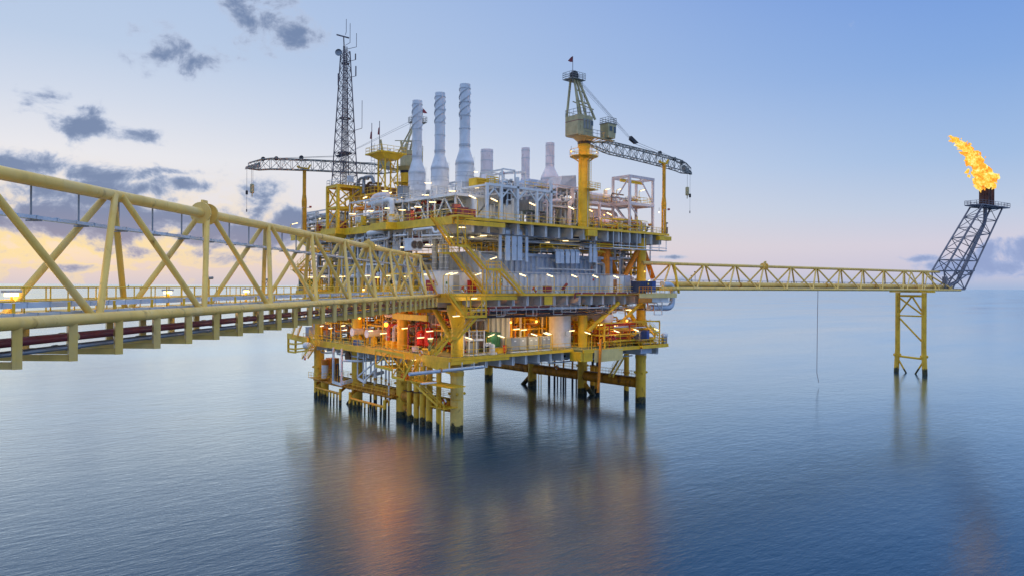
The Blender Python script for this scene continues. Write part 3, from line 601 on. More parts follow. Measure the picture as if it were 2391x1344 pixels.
solo('landing_hangers', 'yellow braced hangers carrying the landing below the main deck corner', 'hanger', 'yellow', *[BM((x, -4.25, d2.z), (x, -4.25, Z2 - .4), .14) for x in (d2.x + .1, pt(1093, 700).x, pt(1119, 700).x, xr - .1)], BM((pt(1093, 700).x, -4.25, d2.z + .2), (xr - .1, -4.25, Z2 - .8), .1), BM((xr - .1, -4.25, d2.z + 1), (pt(1119, 700).x, -4.25, Z2 - .8), .1))
e1, e2 = pt(1109, 740), pt(1057, 800)
stair('yellow stair from the hung landing back down to the small cellar landing', e1, e2, (0, 1, 0))
landing('small yellow landing partway down to the cellar deck', pt(1047, 790).x, e2.x + .2, -4.4, -2.8, zz(1050, 786, pt(1050, 786).x, SB))
stair('yellow stair from the small landing down to the cellar deck edge', pt(1048, 786), pt(1012, 828), (0, 1, 0))
# stairs below the cellar deck to the boat landing
f1, f2 = PA(975, 838, -4.0), PA(950, 884, -4.0)
stair('yellow stair under the cellar deck inside the hanging platform', f1, f2, (1, 0, 0), 1.1)
g1, g2 = PA(966, 886, -3.4), PA(1030, 946, -3.4)
stair('long yellow stair from the hanging platform down to the boat landing by the nearest leg', g1, g2, (1, 0, 0), 1.0)
# zigzag stair tower on the far left
zs = [31.6, 28.4, 25.0, 21.2]
for i in range(3):
    ya, yb = (by(690, -4.5), by(738, -4.5)) if i % 2 == 0 else (by(738, -4.5), by(694, -4.5))
    stair(f'yellow flight of the far left stair tower, {ORD[i]} from the top', (-4.5, ya, zs[i]), (-4.5, yb, zs[i + 1]), (1, 0, 0), 1.2)
    landing(f'landing of the far left stair tower, {ORD[i]} from the top', -5.4, -2.4, min(yb - 2, yb + 1), max(yb - 2, yb + 1), zs[i + 1])
stair('yellow stair on the far left edge of the cellar deck', (-4, by(706, -4), 16.0), (-4, by(688, -4), Z1 + .2), (1, 0, 0), 1.2)
stair('yellow ladder stair hung at the left end of the cellar deck', (-4.2, by(728, -4.2), Z1 + 1.2), (-4.2, by(742, -4.2), Z1 - .5), (1, 0, 0), 1.0)
stair('yellow stair hung below the left end of the cellar deck', (-4.2, by(734, -4.2), Z1 - .6), (-4.2, by(713, -4.2), 7.9), (1, 0, 0), 1.2)
stair('steep yellow stair down to the brace at the right end', PB(1455, 830, 3), PB(1427, 879, 3), (0, 1, 0), 1.0)
stair('yellow stair from the right deck wing to the level above', PB(1533, 783, -4), PB(1513, 757, -4), (0, 1, 0), .9)

# ------------------------------------------------------------------ exhaust stacks
def strake(m, x, y, z0, z1, r, turns, ph, n=40):
    pts = [V((x + (r + .05) * math.cos(ph + 2 * math.pi * turns * i / n), y + (r + .05) * math.sin(ph + 2 * math.pi * turns * i / n), z0 + (z1 - z0) * i / n)) for i in range(n + 1)]
    m.pipe(pts, .1, 5)
def exhaust(label, x, y, r, R, z_top, z_ring, z_cone, z_cyl, z_bot, mt, strakes=True, base=36.6):
    e = thing('exhaust_stack', label, 'exhaust stack', (x, y, base), 'exhaust stacks')
    part(e, 'stack_pipe', mt, LA([(r - .06, z_top - .8), (r - .06, z_top), (r, z_top), (r, z_cone)], (x, y, 0), n=32), TU((x, y, z_top - .8), (x, y, z_top - .79), r - .05, 32))
    for z in ([z_top - .75, z_ring, (z_ring + z_top) / 2 - .4, (z_ring + z_cone) / 2 + .6, z_cone + .7, z_cone + .45] if strakes else [z_top - .6, z_ring, z_cone + .5]): part(e, 'ring', 'grey', RG((x, y, z), r, .08 if strakes else .05, .12, 32))
    part(e, 'cone', mt, LA([(r, z_cone), (r + .1, z_cone - .3), (R - .15, z_cone - 1.6), (R, z_cone - 2.0), (R, z_cone - 2.3)], (x, y, 0), n=32))
    s = part(e, 'silencer', mt, LA([(R, z_cone - 2.3), (R, z_cyl), (R * .93, z_cyl), (R * .55, z_bot + .6), (R * .5, z_bot)], (x, y, 0), n=32))
    for z in (z_cone - 2.35, z_cone - 2.55, z_cone - 3.9, z_cyl + 1.0, z_cyl): part(s, 'ring', 'grey', RG((x, y, z), R, .06, .1, 32))
    if strakes:
        for k in range(3):
            m = MB(); strake(m, x, y, z_ring, z_top - .8, r, 1.05, k * 2.1); m.build('strake', 'grey', e)
    for k in range(4):
        t = k * math.pi / 2 + .6; part(e, 'support', 'white', BM((x + R * .95 * math.cos(t), y + R * .95 * math.sin(t), z_cyl + .3), (x + R * 1.25 * math.cos(t), y + R * 1.25 * math.sin(t), base), .2))
    lad = part(e, 'ladder', 'white', TU((x + R + .3, y - .2, base), (x + R + .3, y - .2, z_cone - 1), .04, 4), TU((x + R + .3, y + .2, base), (x + R + .3, y + .2, z_cone - 1), .04, 4), *[TU((x + R + .3, y - .2, base + .35 * i), (x + R + .3, y + .2, base + .35 * i), .03, 4) for i in range(int((z_cone - 1 - base) / .35))])
    return e
S0 = V((5.9, 6.2, 0))
for k, w in enumerate(('tallest-looking and rightmost', 'middle', 'leftmost')):
    exhaust(f'tall blue-grey exhaust stack with spiral strakes, {w} of the front three', 5.9, 6.2 + 7.0 * k, .87, 1.5, 54.9, 49.7, 44.3, 38.8, 36.9, 'stack')
exhaust('wide short pinkish exhaust stack without strakes behind the front three', 29, 29, 1.3, 2.2, 50.4, 48.0, 45.4, 40.5, 38.5, 'stack_pink', False, 32.4)
exhaust('slim pinkish exhaust stack on a blue box, middle of the rear three', 33, 21.4, .85, 1.2, 50.2, 48.0, 44.2, 41.5, 40.5, 'stack_pink', False, 32.4)
exhaust('slim pinkish exhaust stack with a wide cone, rightmost of the rear three', 32, 13.2, .86, 1.75, 49.9, 47.2, 45.2, 39.5, 38.0, 'stack_pink', False, 32.4)
# stepped white platforms under the silencers
for k in range(3):
    y0 = 2.6 + 7.0 * k; p = thing('silencer_platform', f'white railed platform under the {("right-hand", "middle", "left-hand")[k]} silencer', 'platform', (4, y0 + 3.4, Z3), 'silencer platforms')
    xa = (1.4, 1.0, .6)[k]; part(p, 'grating', 'white', BX(xa, 9.5, y0, y0 + 6.6, 36.3, 36.5)); part(p, 'edge_beam', 'white', BX(xa - .12, xa, y0, y0 + 6.6, 36.1, 36.55)); part(p, 'edge_beam', 'white', BX(xa, 9.5, y0 - .12, y0, 36.1, 36.55))
    part(p, 'handrail', 'white', RA([(9.4, y0 + .05, 36.5), (xa + .05, y0 + .05, 36.5), (xa + .05, y0 + 6.5, 36.5)], sp=1.1, rows=3))
    for (x, y) in ((xa + .4, y0 + .5), (xa + .4, y0 + 6.1), (8.8, y0 + .5), (5, y0 + .5)):
        part(p, 'post', 'white', TU((x, y, Z3), (x, y, 36.2), .18, 10))
    part(p, 'cross_brace', 'white', BM((xa + .4, y0 + .6, Z3 + .2), (xa + .4, y0 + 3.4, 36.1), .2)); part(p, 'cross_brace', 'white', BM((xa + .4, y0 + 6.0, Z3 + .2), (xa + .4, y0 + 3.4, 36.1), .2)); part(p, 'cross_brace', 'white', BM((5, y0 + .5, Z3 + .2), (xa + .6, y0 + .5, 36.1), .2)); part(p, 'cross_brace', 'white', BM((5, y0 + .5, Z3 + .2), (8.8, y0 + .5, 36.1), .2))
cb = solo('control_box', 'grey control box on the platform in front of the left-hand silencer', 'cabinet', 'cabinet', BX(.9, 2.2, 16.9, 18.6, 37.0, 38.9), BX(.8, 2.3, 16.8, 18.7, 38.9, 39.0), BX(1.4, 1.7, 17.5, 17.9, 36.5, 37))
# ------------------------------------------------------------------ white portal frame and what stands in it
fr = thing('portal_frame', 'white steel portal frame with knee braces along the front of the upper deck', 'frame', (15, -.8, Z3))
PX = [1136, 1169, 1207, 1252, 1285]; xs = [ax(p, -.9) for p in PX]; zt = 37.9
for i, x in enumerate(xs):
    part(fr, 'post', 'white', BX(x - .2, x + .2, -1.1, -.7, Z3, zt - .25 if i not in (2, 4) else zt + 1.6)); part(fr, 'rear_post', 'white', BX(x - .15, x + .15, 6.4, 6.7, Z3, zt - .25))
    part(fr, 'cross_beam', 'white', BX(x - .12, x + .12, -.7, 6.4, zt - .3, zt))
    for s in (-1, 1):
        if 0 <= i + s < 5: part(fr, 'knee_brace', 'white', BM((x + .2 * s, -.9, zt - 1.9), (x + 1.75 * s, -.9, zt - .3), .2))
part(fr, 'top_beam', 'white', BX(xs[0] - .3, xs[-1] + 1.2, -1.1, -.7, zt - .25, zt + .12)); part(fr, 'top_beam', 'white', BX(xs[0] - .3, xs[-1] + .5, 6.4, 6.75, zt - .25, zt + .1))
part(fr, 'roof_brace', 'white', BM((xs[2], -.9, zt + 1.6), (xs[2] + 2.2, 4, zt + .1), .18)); part(fr, 'handrail', 'yellow_rail', RA([(xs[0], -.8, zt + .1), (xs[1] - .5, -.8, zt + .1), (xs[1] - .5, 4, zt + .1)], sp=.8, r=.06, rows=3), RA([(xs[2] + 2, -.5, zt + .1), (xs[4], -.5, zt + .1)]))
solo('yellow_vent_box', 'small yellow louvred box on top of the portal frame', 'vent', 'yellow', BX(xs[0] + .2, xs[0] + 2.6, 2, 4, zt + .1, zt + 1.3), *[BX(xs[0] + .3, xs[0] + 2.5, 1.85, 2, zt + .3 + .35 * i, zt + .45 + .35 * i) for i in range(3)])
ho = thing('turbine_enclosure', 'grey-green turbine enclosure standing behind the portal frame', 'enclosure', (14, 5, Z3))
part(ho, 'casing', 'grey', BX(xs[0] + .3, xs[0] + 9.3, 3, 8, Z3 + 1.0, zt - 1.2)); part(ho, 'skid', 'tray', BX(xs[0] + .3, xs[0] + 9.3, 2.6, 2.9, Z3 + .7, Z3 + 1.0), *[BX(xs[0] + .5 + 1.4 * i, xs[0] + .65 + 1.4 * i, 2.6, 2.9, Z3, Z3 + .7) for i in range(7)])
for i in range(6): part(ho, 'panel_rib', 'grey', BX(xs[0] + .8 + 1.5 * i, xs[0] + .86 + 1.5 * i, 2.94, 3.0, Z3 + 1.1, zt - 1.3))
part(ho, 'corner_column', 'white', TU((xs[0] + .1, 2.4, Z3), (xs[0] + .1, 2.4, zt - 2), .5, 14))
du = thing('intake_duct', 'dark ribbed arched intake duct above the portal frame', 'duct', (17, 8, zt))
n = 14; arch = [(13.2 + 3.2 + 3.2 * math.cos(math.pi * i / n), zt - 1 + 3.4 * math.sin(math.pi * i / n)) for i in range(n + 1)]
m = MB(); vs = [(x, y, z) for y in (6.8, 12) for x, z in arch]; m.add(vs, [(i, i + 1, i + 2 + n, i + 1 + n) for i in range(n)], True); m.add(vs[:n + 1], [tuple(range(n + 1))]); m.build('hood', 'steel', du)
for i in range(1, 5): part(du, 'rib', 'steel', *[BM((arch[k][0], 6.75, arch[k][1]), (arch[k + 1][0], 6.75, arch[k + 1][1]), .12) for k in range(n)]) if i == 1 else None
for x in (14.6, 16.2, 17.8): part(du, 'seam', 'mast', BX(x, x + .1, 6.7, 6.8, zt - 1, zt + 1.9))
part(du, 'top_beam', 'white', BM((14, 6.6, zt + 3.4), (19.6, 6.6, zt + 4.2), .3, .4)); part(du, 'top_post', 'white', BM((19.6, 6.6, zt), (19.6, 6.6, zt + 4.2), .25))
fb = thing('filter_box', 'dark grey filter box under the portal frame with two black grilles', 'box', (16.5, 1, 35)); part(fb, 'casing', 'steel', BX(xs[2] - 3.0, xs[2] - .3, .2, 3, 35.2, 37.6))
for i in range(2): part(fb, 'grille', 'dark', BX(xs[2] - 2.9 + 1.25 * i, xs[2] - 1.8 + 1.25 * i, .12, .2, 35.3, 37.5))
solo('blue_filter_house', 'blue-grey panelled filter house below the middle rear stack', 'box', 'bluegrey', BX(25.5, 30.5, 12.5, 17, 36, 41.2), HU([(25.5, 12.5, 41.2), (30.5, 12.5, 41.2), (30.5, 17, 41.2), (25.5, 17, 41.2)], [(26.8, 13.2, 42.4), (29.4, 13.2, 42.4), (29.4, 16, 42.4), (26.8, 16, 42.4)]))
solo('bent_duct', 'grey ribbed bent duct at the right end of the portal frame', 'duct', 'steel', BX(xs[3] + .5, xs[4] + .6, 1.5, 4, 34.8, 36.6), *[BX(xs[3] + .7 + .55 * i, xs[3] + .8 + .55 * i, 1.4, 1.5, 34.9, 36.5) for i in range(6)], BX(xs[4] - .5, xs[4] + .6, 1.5, 4, 36.6, 37.6))
solo('vent_hood', 'grey angular vent hood left of the crane column', 'hood', 'grey', HU([(26.5, 5, 39.8), (31, 5, 39.8), (31, 9, 39.8), (26.5, 9, 39.8)], [(27.8, 5.6, 42.2), (31, 5.2, 42.6), (31, 9, 42.6), (27.8, 9, 42.2)]), BX(27.2, 27.4, 5.4, 5.6, Z3, 39.8), BX(30.6, 30.8, 5.4, 5.6, Z3, 39.8), BX(30.6, 30.8, 8.4, 8.6, Z3, 39.8))
solo('vent_hood', 'grey sloping vent hood beside the wide rear stack', 'hood', 'grey', HU([(27.5, 12, 40.5), (31, 12, 40.5), (31, 16, 40.5), (27.5, 16, 40.5)], [(28.5, 12.5, 42.2), (30, 12.5, 42.2), (30, 15, 42.2), (28.5, 15, 42.2)]), BX(28, 30.5, 12.5, 15.5, Z3, 40.5))
# ------------------------------------------------------------------ right-hand module of the upper deck
rm = thing('vessel_frame', 'white open two-storey steel frame round a tank at the right end', 'frame', (43, 3, Z3))
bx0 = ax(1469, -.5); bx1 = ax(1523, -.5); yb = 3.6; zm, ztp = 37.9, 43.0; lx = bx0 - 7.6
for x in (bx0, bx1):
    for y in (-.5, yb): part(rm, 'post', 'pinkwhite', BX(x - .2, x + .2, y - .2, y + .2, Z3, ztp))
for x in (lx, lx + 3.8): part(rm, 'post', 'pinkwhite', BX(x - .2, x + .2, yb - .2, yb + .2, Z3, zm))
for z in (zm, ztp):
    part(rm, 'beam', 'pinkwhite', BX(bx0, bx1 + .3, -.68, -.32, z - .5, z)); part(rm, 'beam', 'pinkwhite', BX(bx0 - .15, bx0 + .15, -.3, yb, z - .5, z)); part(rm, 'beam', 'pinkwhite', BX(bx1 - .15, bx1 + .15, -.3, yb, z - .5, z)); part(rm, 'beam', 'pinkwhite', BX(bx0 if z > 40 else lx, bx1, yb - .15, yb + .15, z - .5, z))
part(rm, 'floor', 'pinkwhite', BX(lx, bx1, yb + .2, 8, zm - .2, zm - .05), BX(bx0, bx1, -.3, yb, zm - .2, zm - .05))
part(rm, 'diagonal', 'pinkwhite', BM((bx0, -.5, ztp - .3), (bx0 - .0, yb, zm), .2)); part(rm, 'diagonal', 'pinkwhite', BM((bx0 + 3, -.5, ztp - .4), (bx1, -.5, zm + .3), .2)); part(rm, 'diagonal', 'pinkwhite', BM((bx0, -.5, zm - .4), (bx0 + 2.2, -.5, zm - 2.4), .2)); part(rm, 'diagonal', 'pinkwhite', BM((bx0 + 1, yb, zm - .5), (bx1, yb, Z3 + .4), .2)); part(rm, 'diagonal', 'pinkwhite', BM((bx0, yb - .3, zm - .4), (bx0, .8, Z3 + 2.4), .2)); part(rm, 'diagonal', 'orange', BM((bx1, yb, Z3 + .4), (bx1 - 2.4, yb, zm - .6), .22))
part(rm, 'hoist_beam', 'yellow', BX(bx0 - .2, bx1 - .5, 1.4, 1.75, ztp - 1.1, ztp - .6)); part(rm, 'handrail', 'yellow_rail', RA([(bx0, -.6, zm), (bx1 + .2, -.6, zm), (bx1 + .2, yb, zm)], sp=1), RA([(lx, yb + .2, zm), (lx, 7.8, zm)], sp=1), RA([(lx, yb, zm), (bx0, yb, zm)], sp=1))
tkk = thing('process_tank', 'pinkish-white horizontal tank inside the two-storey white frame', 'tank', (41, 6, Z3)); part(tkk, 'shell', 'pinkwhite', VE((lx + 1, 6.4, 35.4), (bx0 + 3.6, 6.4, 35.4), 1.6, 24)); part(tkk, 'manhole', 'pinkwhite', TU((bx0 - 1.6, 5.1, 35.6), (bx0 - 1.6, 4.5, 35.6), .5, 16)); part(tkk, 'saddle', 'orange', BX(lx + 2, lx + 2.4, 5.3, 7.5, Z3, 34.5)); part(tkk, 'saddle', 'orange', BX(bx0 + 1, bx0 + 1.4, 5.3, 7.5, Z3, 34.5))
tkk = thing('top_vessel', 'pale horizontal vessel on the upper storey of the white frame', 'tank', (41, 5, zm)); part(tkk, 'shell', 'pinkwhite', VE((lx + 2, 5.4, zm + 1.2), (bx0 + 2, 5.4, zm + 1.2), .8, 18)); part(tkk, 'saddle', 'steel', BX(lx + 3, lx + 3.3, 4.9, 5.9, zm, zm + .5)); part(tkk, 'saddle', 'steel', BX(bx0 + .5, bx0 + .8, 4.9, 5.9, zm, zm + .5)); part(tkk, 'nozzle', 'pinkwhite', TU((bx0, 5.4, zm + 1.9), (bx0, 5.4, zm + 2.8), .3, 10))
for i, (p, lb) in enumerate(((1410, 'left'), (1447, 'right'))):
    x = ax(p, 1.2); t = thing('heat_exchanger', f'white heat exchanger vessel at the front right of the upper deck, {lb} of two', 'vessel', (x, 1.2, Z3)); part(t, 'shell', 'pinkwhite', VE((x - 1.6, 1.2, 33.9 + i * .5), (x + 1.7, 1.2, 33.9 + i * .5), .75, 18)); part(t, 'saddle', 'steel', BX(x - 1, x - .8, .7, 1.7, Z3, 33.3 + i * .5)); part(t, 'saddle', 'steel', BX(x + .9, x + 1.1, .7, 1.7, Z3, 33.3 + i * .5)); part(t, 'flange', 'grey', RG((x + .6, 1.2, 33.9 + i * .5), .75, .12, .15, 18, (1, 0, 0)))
for i, p in enumerate((1443, 1497)):
    x = ax(p, -1.7); g = thing('swing_gate', f'bright yellow gate in the right-hand upper deck railing, {("left", "right")[i]} of the two', 'gate', (x, -1.7, Z3)); part(g, 'gate_frame', 'yellow_rail', *[BM((x - .6, -2.1, Z3 + h), (x + .7, -2.1, Z3 + h), .12) for h in (.1, .6, 1.0, 1.3)], BM((x - .6, -2.1, Z3), (x - .6, -2.1, Z3 + 1.35), .12), BM((x + .7, -2.1, Z3), (x + .7, -2.1, Z3 + 1.35), .12)); part(g, 'back_bar', 'yellow_rail', BM((x - .6, -1, Z3 + 1.3), (x + .7, -1, Z3 + 1.3), .12))
x = ax(1487, -1.5); solo('davit_post', 'bright yellow davit post between the two yellow gates', 'davit', 'yellow_rail', BM((x, -1.5, Z3), (x, -1.5, Z3 + 2.9), .14), BM((x, -1.5, Z3 + 2.2), (x + 3.0, -1.5, Z3 + 2.1), .1))
# ------------------------------------------------------------------ cranes
def make_crane(label):
    c = thing('pedestal_crane', label, 'crane', (0, 0, 0), 'pedestal cranes'); zb = 30.2; z = lambda y: 22 + (669.5 - y) * .0755
    pd = part(c, 'pedestal', 'yellow', TU((0, 0, 0), (0, 0, z(338) - zb), .98, 24)); H = lambda y: z(y) - zb
    part(pd, 'rib', 'yellow', BX(-1.06, -.96, -.25, .25, 0, H(380)), BX(-.25, .25, -1.06, -.96, 0, H(380))); part(pd, 'ladder', 'yellow_rail', *[TU((.75 + .35 * i, -.75, 0), (.75 + .35 * i, -.75, H(340)), .04, 4) for i in (0, 1)], *[TU((.75, -.75, .4 * k), (1.1, -.75, .4 * k), .03, 4) for k in range(40)])
    part(pd, 'conduit', 'grey', TU((-.1, -1.05, 0), (-.1, -1.05, H(372)), .07, 6)); part(pd, 'band', 'yellow', RG((0, 0, H(345)), .98, .15, .35, 24), RG((0, 0, H(430)), .98, .05, .15, 24))
    def ringpl(r, zz_, name):
        k = 14; o = [(r * math.cos(2 * math.pi * i / k), r * math.sin(2 * math.pi * i / k)) for i in range(k)]
        q = part(c, name, 'yellow', PO(o, zz_ - .12, zz_)); part(q, 'handrail', 'yellow_rail', RA([(x, y, zz_) for x, y in o], sp=1.3, close=True)); part(q, 'bracket', 'yellow', *[BM((x * .9, y * .9, zz_ - .1), (x * .35, y * .35, zz_ - 1.0), .1) for x, y in o[::2]])
    ringpl(2.5, H(366), 'slew_walkway')
    q = part(c, 'side_platform', 'yellow_rail', BX(.7, 2.2, -1.5, .6, H(443) - .1, H(443)), BX(-1.2, .8, -1.9, -1.0, H(443) - .1, H(443))); part(q, 'handrail', 'yellow_rail', RA([(-1.2, -1.9, H(443)), (2.2, -1.9, H(443)), (2.2, .6, H(443))], sp=.7, rows=3))
    part(c, 'slew_ring', 'dark', TU((0, 0, H(338)), (0, 0, H(331)), 1.15, 24))
    h0, h1 = H(322), H(278)
    oct_ = [(x - 1.1, y) for x, y in ((-2.1, -1.5), (-1.3, -2.0), (1.0, -2.0), (1.8, -1.4), (1.8, 1.4), (1.0, 2.0), (-1.3, 2.0), (-2.1, 1.5))]
    hs = part(c, 'machinery_house', 'khaki', PO(oct_, h0, h1), LA([(1.2, H(332)), (2.1, h0)], (0, 0, 0), n=16))
    for i in range(3): part(hs, 'louvre', 'boom', BX(-2.3 + .75 * i, -1.8 + .75 * i, -2.06, -2.0, h0 + 1.0, h0 + 2.7))
    part(hs, 'stripe', 'darkred', PO([(x * 1.006, y * 1.006) for x, y in oct_], h1 - 1.0, h1 - .9)); part(hs, 'window', 'glass', BX(-.4, .1, -2.06, -1.7, h1 - 1.6, h1 - .8)); part(hs, 'handrail', 'boom', RA([(x, y, h1) for x, y in oct_], sp=.9, close=True))
    part(hs, 'walkway', 'khaki', BX(-3.4, 5.2, -2.6, -1.9, h0 - .35, h0 - .2)); part(hs, 'walkway_rail', 'boom', RA([(-2.6, -2.6, h0 - .2), (2.6, -2.6, h0 - .2)], sp=1)); part(hs, 'walkway_brace', 'khaki', *[BM((x, -2.5, h0 - .3), (x * .5, -.9, H(333)), .12) for x in (-2, 0, 1.4, 2.8, 4)])
    cbn = part(c, 'operator_cab', 'khaki', HU([(3.0, -3.0, H(322)), (4.8, -3.0, H(322)), (4.8, -1.1, H(322)), (3.0, -1.1, H(322))], [(2.9, -3.0, H(289)), (5.1, -3.0, H(289)), (5.1, -1.1, H(289)), (2.9, -1.1, H(289))]))
    part(cbn, 'side_window', 'glass', BX(3.3, 4.0, -3.05, -2.95, H(306), H(295))); part(cbn, 'front_window', 'glass', BX(4.4, 4.95, -3.06, -2.95, H(309), H(295))); part(cbn, 'roof_rail', 'boom', RA([(2.9, -3, H(289)), (5.1, -3, H(289)), (5.1, -1.1, H(289)), (2.9, -1.1, H(289))], sp=.7, rows=3, close=True)); part(cbn, 'roof', 'boom', BX(2.8, 5.2, -3.1, -1.0, H(289), H(287)))
    ap = H(196)
    for (x, y, tx, ty) in ((-2.9, -1.5, -3.0, -.5), (-2.9, 1.5, -3.0, .5), (1.2, -1.5, -2.0, -.5), (1.2, 1.5, -2.0, .5), (-1.5, -1.9, -2.6, -.6)): part(c, 'a_frame_leg', 'khaki', BM((x, y, h1 - .3), (tx, ty, ap), .3))
    part(c, 'a_frame_tie', 'khaki', BM((-3.1, -1.2, H(245)), (.1, -1.1, H(248)), .2), BM((-2.9, 0, H(245)), (2.4, 0, H(252)), .14), BM((-3, -.8, H(220)), (-.9, -.8, H(222)), .16))
    part(c, 'a_frame_ladder', 'boom', *[BM((-.6 + .4 * i, -.8, h1), (-1.7 + .4 * i, -.6, ap), .06) for i in (0, 1)], *[BM((-.6 - 1.1 * k / 18, -.8 + .2 * k / 18, h1 + (ap - h1) * k / 18), (-.2 - 1.1 * k / 18, -.8 + .2 * k / 18, h1 + (ap - h1) * k / 18), .04) for k in range(18)])
    tp = part(c, 'top_platform', 'boom', BX(-4.2, -1.0, -1.2, 1.2, ap, ap + .12)); part(tp, 'handrail', 'boom', RA([(-4.2, -1.2, ap + .1), (-1, -1.2, ap + .1), (-1, 1.2, ap + .1), (-4.2, 1.2, ap + .1)], sp=.8, rows=3, close=True)); part(tp, 'sheave', 'dark', TU((-2.6, -.35, ap + .9), (-2.6, .35, ap + .9), .75, 16)); part(tp, 'flagpole', 'mast', TU((-4.2, -1.2, ap), (-4.2, -1.2, ap + 3.6), .05, 6))
    fl = MB(); fl.add([(-4.2, -1.2, ap + 3.6), (-4.7, -1.25, ap + 3.3), (-5.3, -1.1, ap + 2.6), (-4.2, -1.2, ap + 2.6), (-4.7, -1.12, ap + 2.5)], [(0, 1, 3), (1, 2, 4), (1, 4, 3)]); fl.build('flag', 'flag', tp)
    # lattice boom
    zb0, n = H(331), 15
    def sec(t):                                 # centre height, half width, half depth along the boom
        x = 1.6 + 29.6 * t; zc = zb0 - .2 - 1.1 * t + .2 * math.sin(math.pi * t) - .5 * max(0, t - .86) / .14
        k = min(1, t / .16, (1 - t) / .12 + .35); return x, zc, .25 + .45 * k, .25 + .75 * k
    nodes = [[V((x, sy * w, zc + sz * dp)) for sy, sz in ((-1, -1), (1, -1), (1, 1), (-1, 1))] for x, zc, w, dp in (sec(i / n) for i in range(n + 1))]
    for k, nm in enumerate(('lower_chord', 'lower_chord', 'upper_chord', 'upper_chord')): part(c, nm, 'boom', *[TU(nodes[i][k], nodes[i + 1][k], .1, 6, caps=False) for i in range(n)])
    la = []
    for i in range(n):
        for k in range(4):
            a, b = nodes[i], nodes[i + 1]; k2 = (k + 1) % 4
            la += [TU(a[k], b[k2], .05, 5, caps=False), TU(b[k], b[k2], .05, 5, caps=False), TU(b[k].lerp(a[k], .5), b[k2] if i % 2 else a[k2], .045, 5, caps=False)]
    part(c, 'boom_lattice', 'boom', *la, kind='stuff')
    tip = nodes[-1][0].lerp(nodes[-1][2], .5)
    hd = part(c, 'boom_head', 'boom', HU([(29.2, -.5, zb0 - 1.9), (31.8, -.3, zb0 - 2.5), (31.8, .3, zb0 - 2.5), (29.2, .5, zb0 - 1.9)], [(29.2, -.5, zb0 - 1.0), (31.7, -.3, zb0 - 2.0), (31.7, .3, zb0 - 2.0), (29.2, .5, zb0 - 1.0)]))
    for x, q in ((21.5, .2), (26.2, 0), (28.6, -.1)): part(hd, 'sheave', 'dark', TU((x, -.2, zb0 + .5 - (x - 21) * .09 + q), (x, .2, zb0 + .5 - (x - 21) * .09 + q), .4, 12))
    blk = V((13.2, 0, H(306))); part(c, 'pendant_block', 'dark', HU([blk + V((-.8, -.3, .1)), blk + V((.7, -.3, -.5)), blk + V((.7, .3, -.5)), blk + V((-.8, .3, .1))], [blk + V((-.6, -.3, .8)), blk + V((1.6, -.2, -.2)), blk + V((1.6, .2, -.2)), blk + V((-.6, .3, .8))]))
    part(c, 'luffing_rope', 'steel', *[TU((-2.0, -.3 + .2 * i, ap + .3 + .5 * (i % 2)), blk + V((-.5, -.2 + .13 * i, .3 + .1 * (i % 2))), .025, 4, caps=False) for i in range(5)])
    part(c, 'pendant_rope', 'boom', TU(blk + V((1.2, -.2, -.2)), (28.6, -.3, zb0 - .2), .035, 4, caps=False), TU(blk + V((.8, .2, -.4)), (21.6, .3, zb0 + .6), .035, 4, caps=False))
    part(c, 'hoist_rope', 'boom', TU((4, 0, zb0 + 1.2), (29, 0, zb0 - .5), .03, 4, caps=False), TU((30.4, -.1, zb0 - 2), (30.4, -.1, zb0 - 5.2), .03, 4, caps=False), TU((30.7, .1, zb0 - 2), (30.7, .1, zb0 - 5.2), .03, 4, caps=False), TU((31.5, 0, zb0 - 2.4), (31.5, 0, zb0 - 10), .03, 4, caps=False))
    part(c, 'hook_block', 'khaki', VE((30.55, 0, zb0 - 6.9), (30.55, 0, zb0 - 5.1), .38, 10), TU((30.55, 0, zb0 - 7.5), (30.55, 0, zb0 - 6.9), .1, 6)); part(c, 'headache_ball', 'dark', VE((31.5, 0, zb0 - 7.2), (31.5, 0, zb0 - 6.4), .22, 8), TU((31.5, 0, zb0 - 10.4), (31.5, 0, zb0 - 9.9), .1, 6))
    return c
cr = make_crane('yellow pedestal crane with khaki cab, its boom resting to the right of the platform')
cr.location = (27.2, -.4, 30.2)
c2 = copy_tree(cr, 'crane half hidden behind the front stacks with its boom reaching left past the radio mast', loc=(16.2, 40.0, 28.6), rz=math.pi - .19)
part(upd, 'crane_bracket', 'yellow', BX(26, 28.4, -2.6, -1.5, Z3 - 1.5, Z3 - .45))
for lb, x, y in (('right', ax(1549, -1.4), -1.4), ('left', -4.3, 43.95)):
    zr = 46.0 if lb == 'right' else 44.5
    r = thing('boom_rest', f'tall yellow post holding up a crane boom at the {lb} end of the upper deck', 'post', (x, y, Z3), 'boom rest posts')
    part(r, 'post', 'deep_yellow', LA([(.46, Z3), (.46, 36.5), (.5, 38.2), (.34, 39.6), (.34, zr)], (x, y, 0), n=18)); part(r, 'cradle', 'yellow', BM((x - 1.3, y, zr + .1), (x + .9, y, zr + .1), .5, .25), BM((x + .8, y, zr + .1), (x + 1.2, y, zr + .9), .4, .2), BM((x - 1.2, y, zr + .1), (x - 1.5, y, zr + .4), .4, .2))
    part(r, 'conduit', 'grey', PI_([(x - .6, y - .4, Z3), (x - .6, y - .4, 37), (x + 1.2, y - .4, 37)], .05, 6)); part(r, 'camera', 'red', BX(x + .9, x + 1.3, y - .5, y - .2, 37.05, 37.35))
solo('windsock_lamp_post', 'thin grey post with a small head at the right corner of the upper deck', 'post', 'steel', TU((49.1, -1.8, Z3), (49.1, -1.8, Z3 + 2.2), .06, 6), BX(48.9, 49.3, -2.0, -1.6, Z3 + 2.0, Z3 + 2.3))
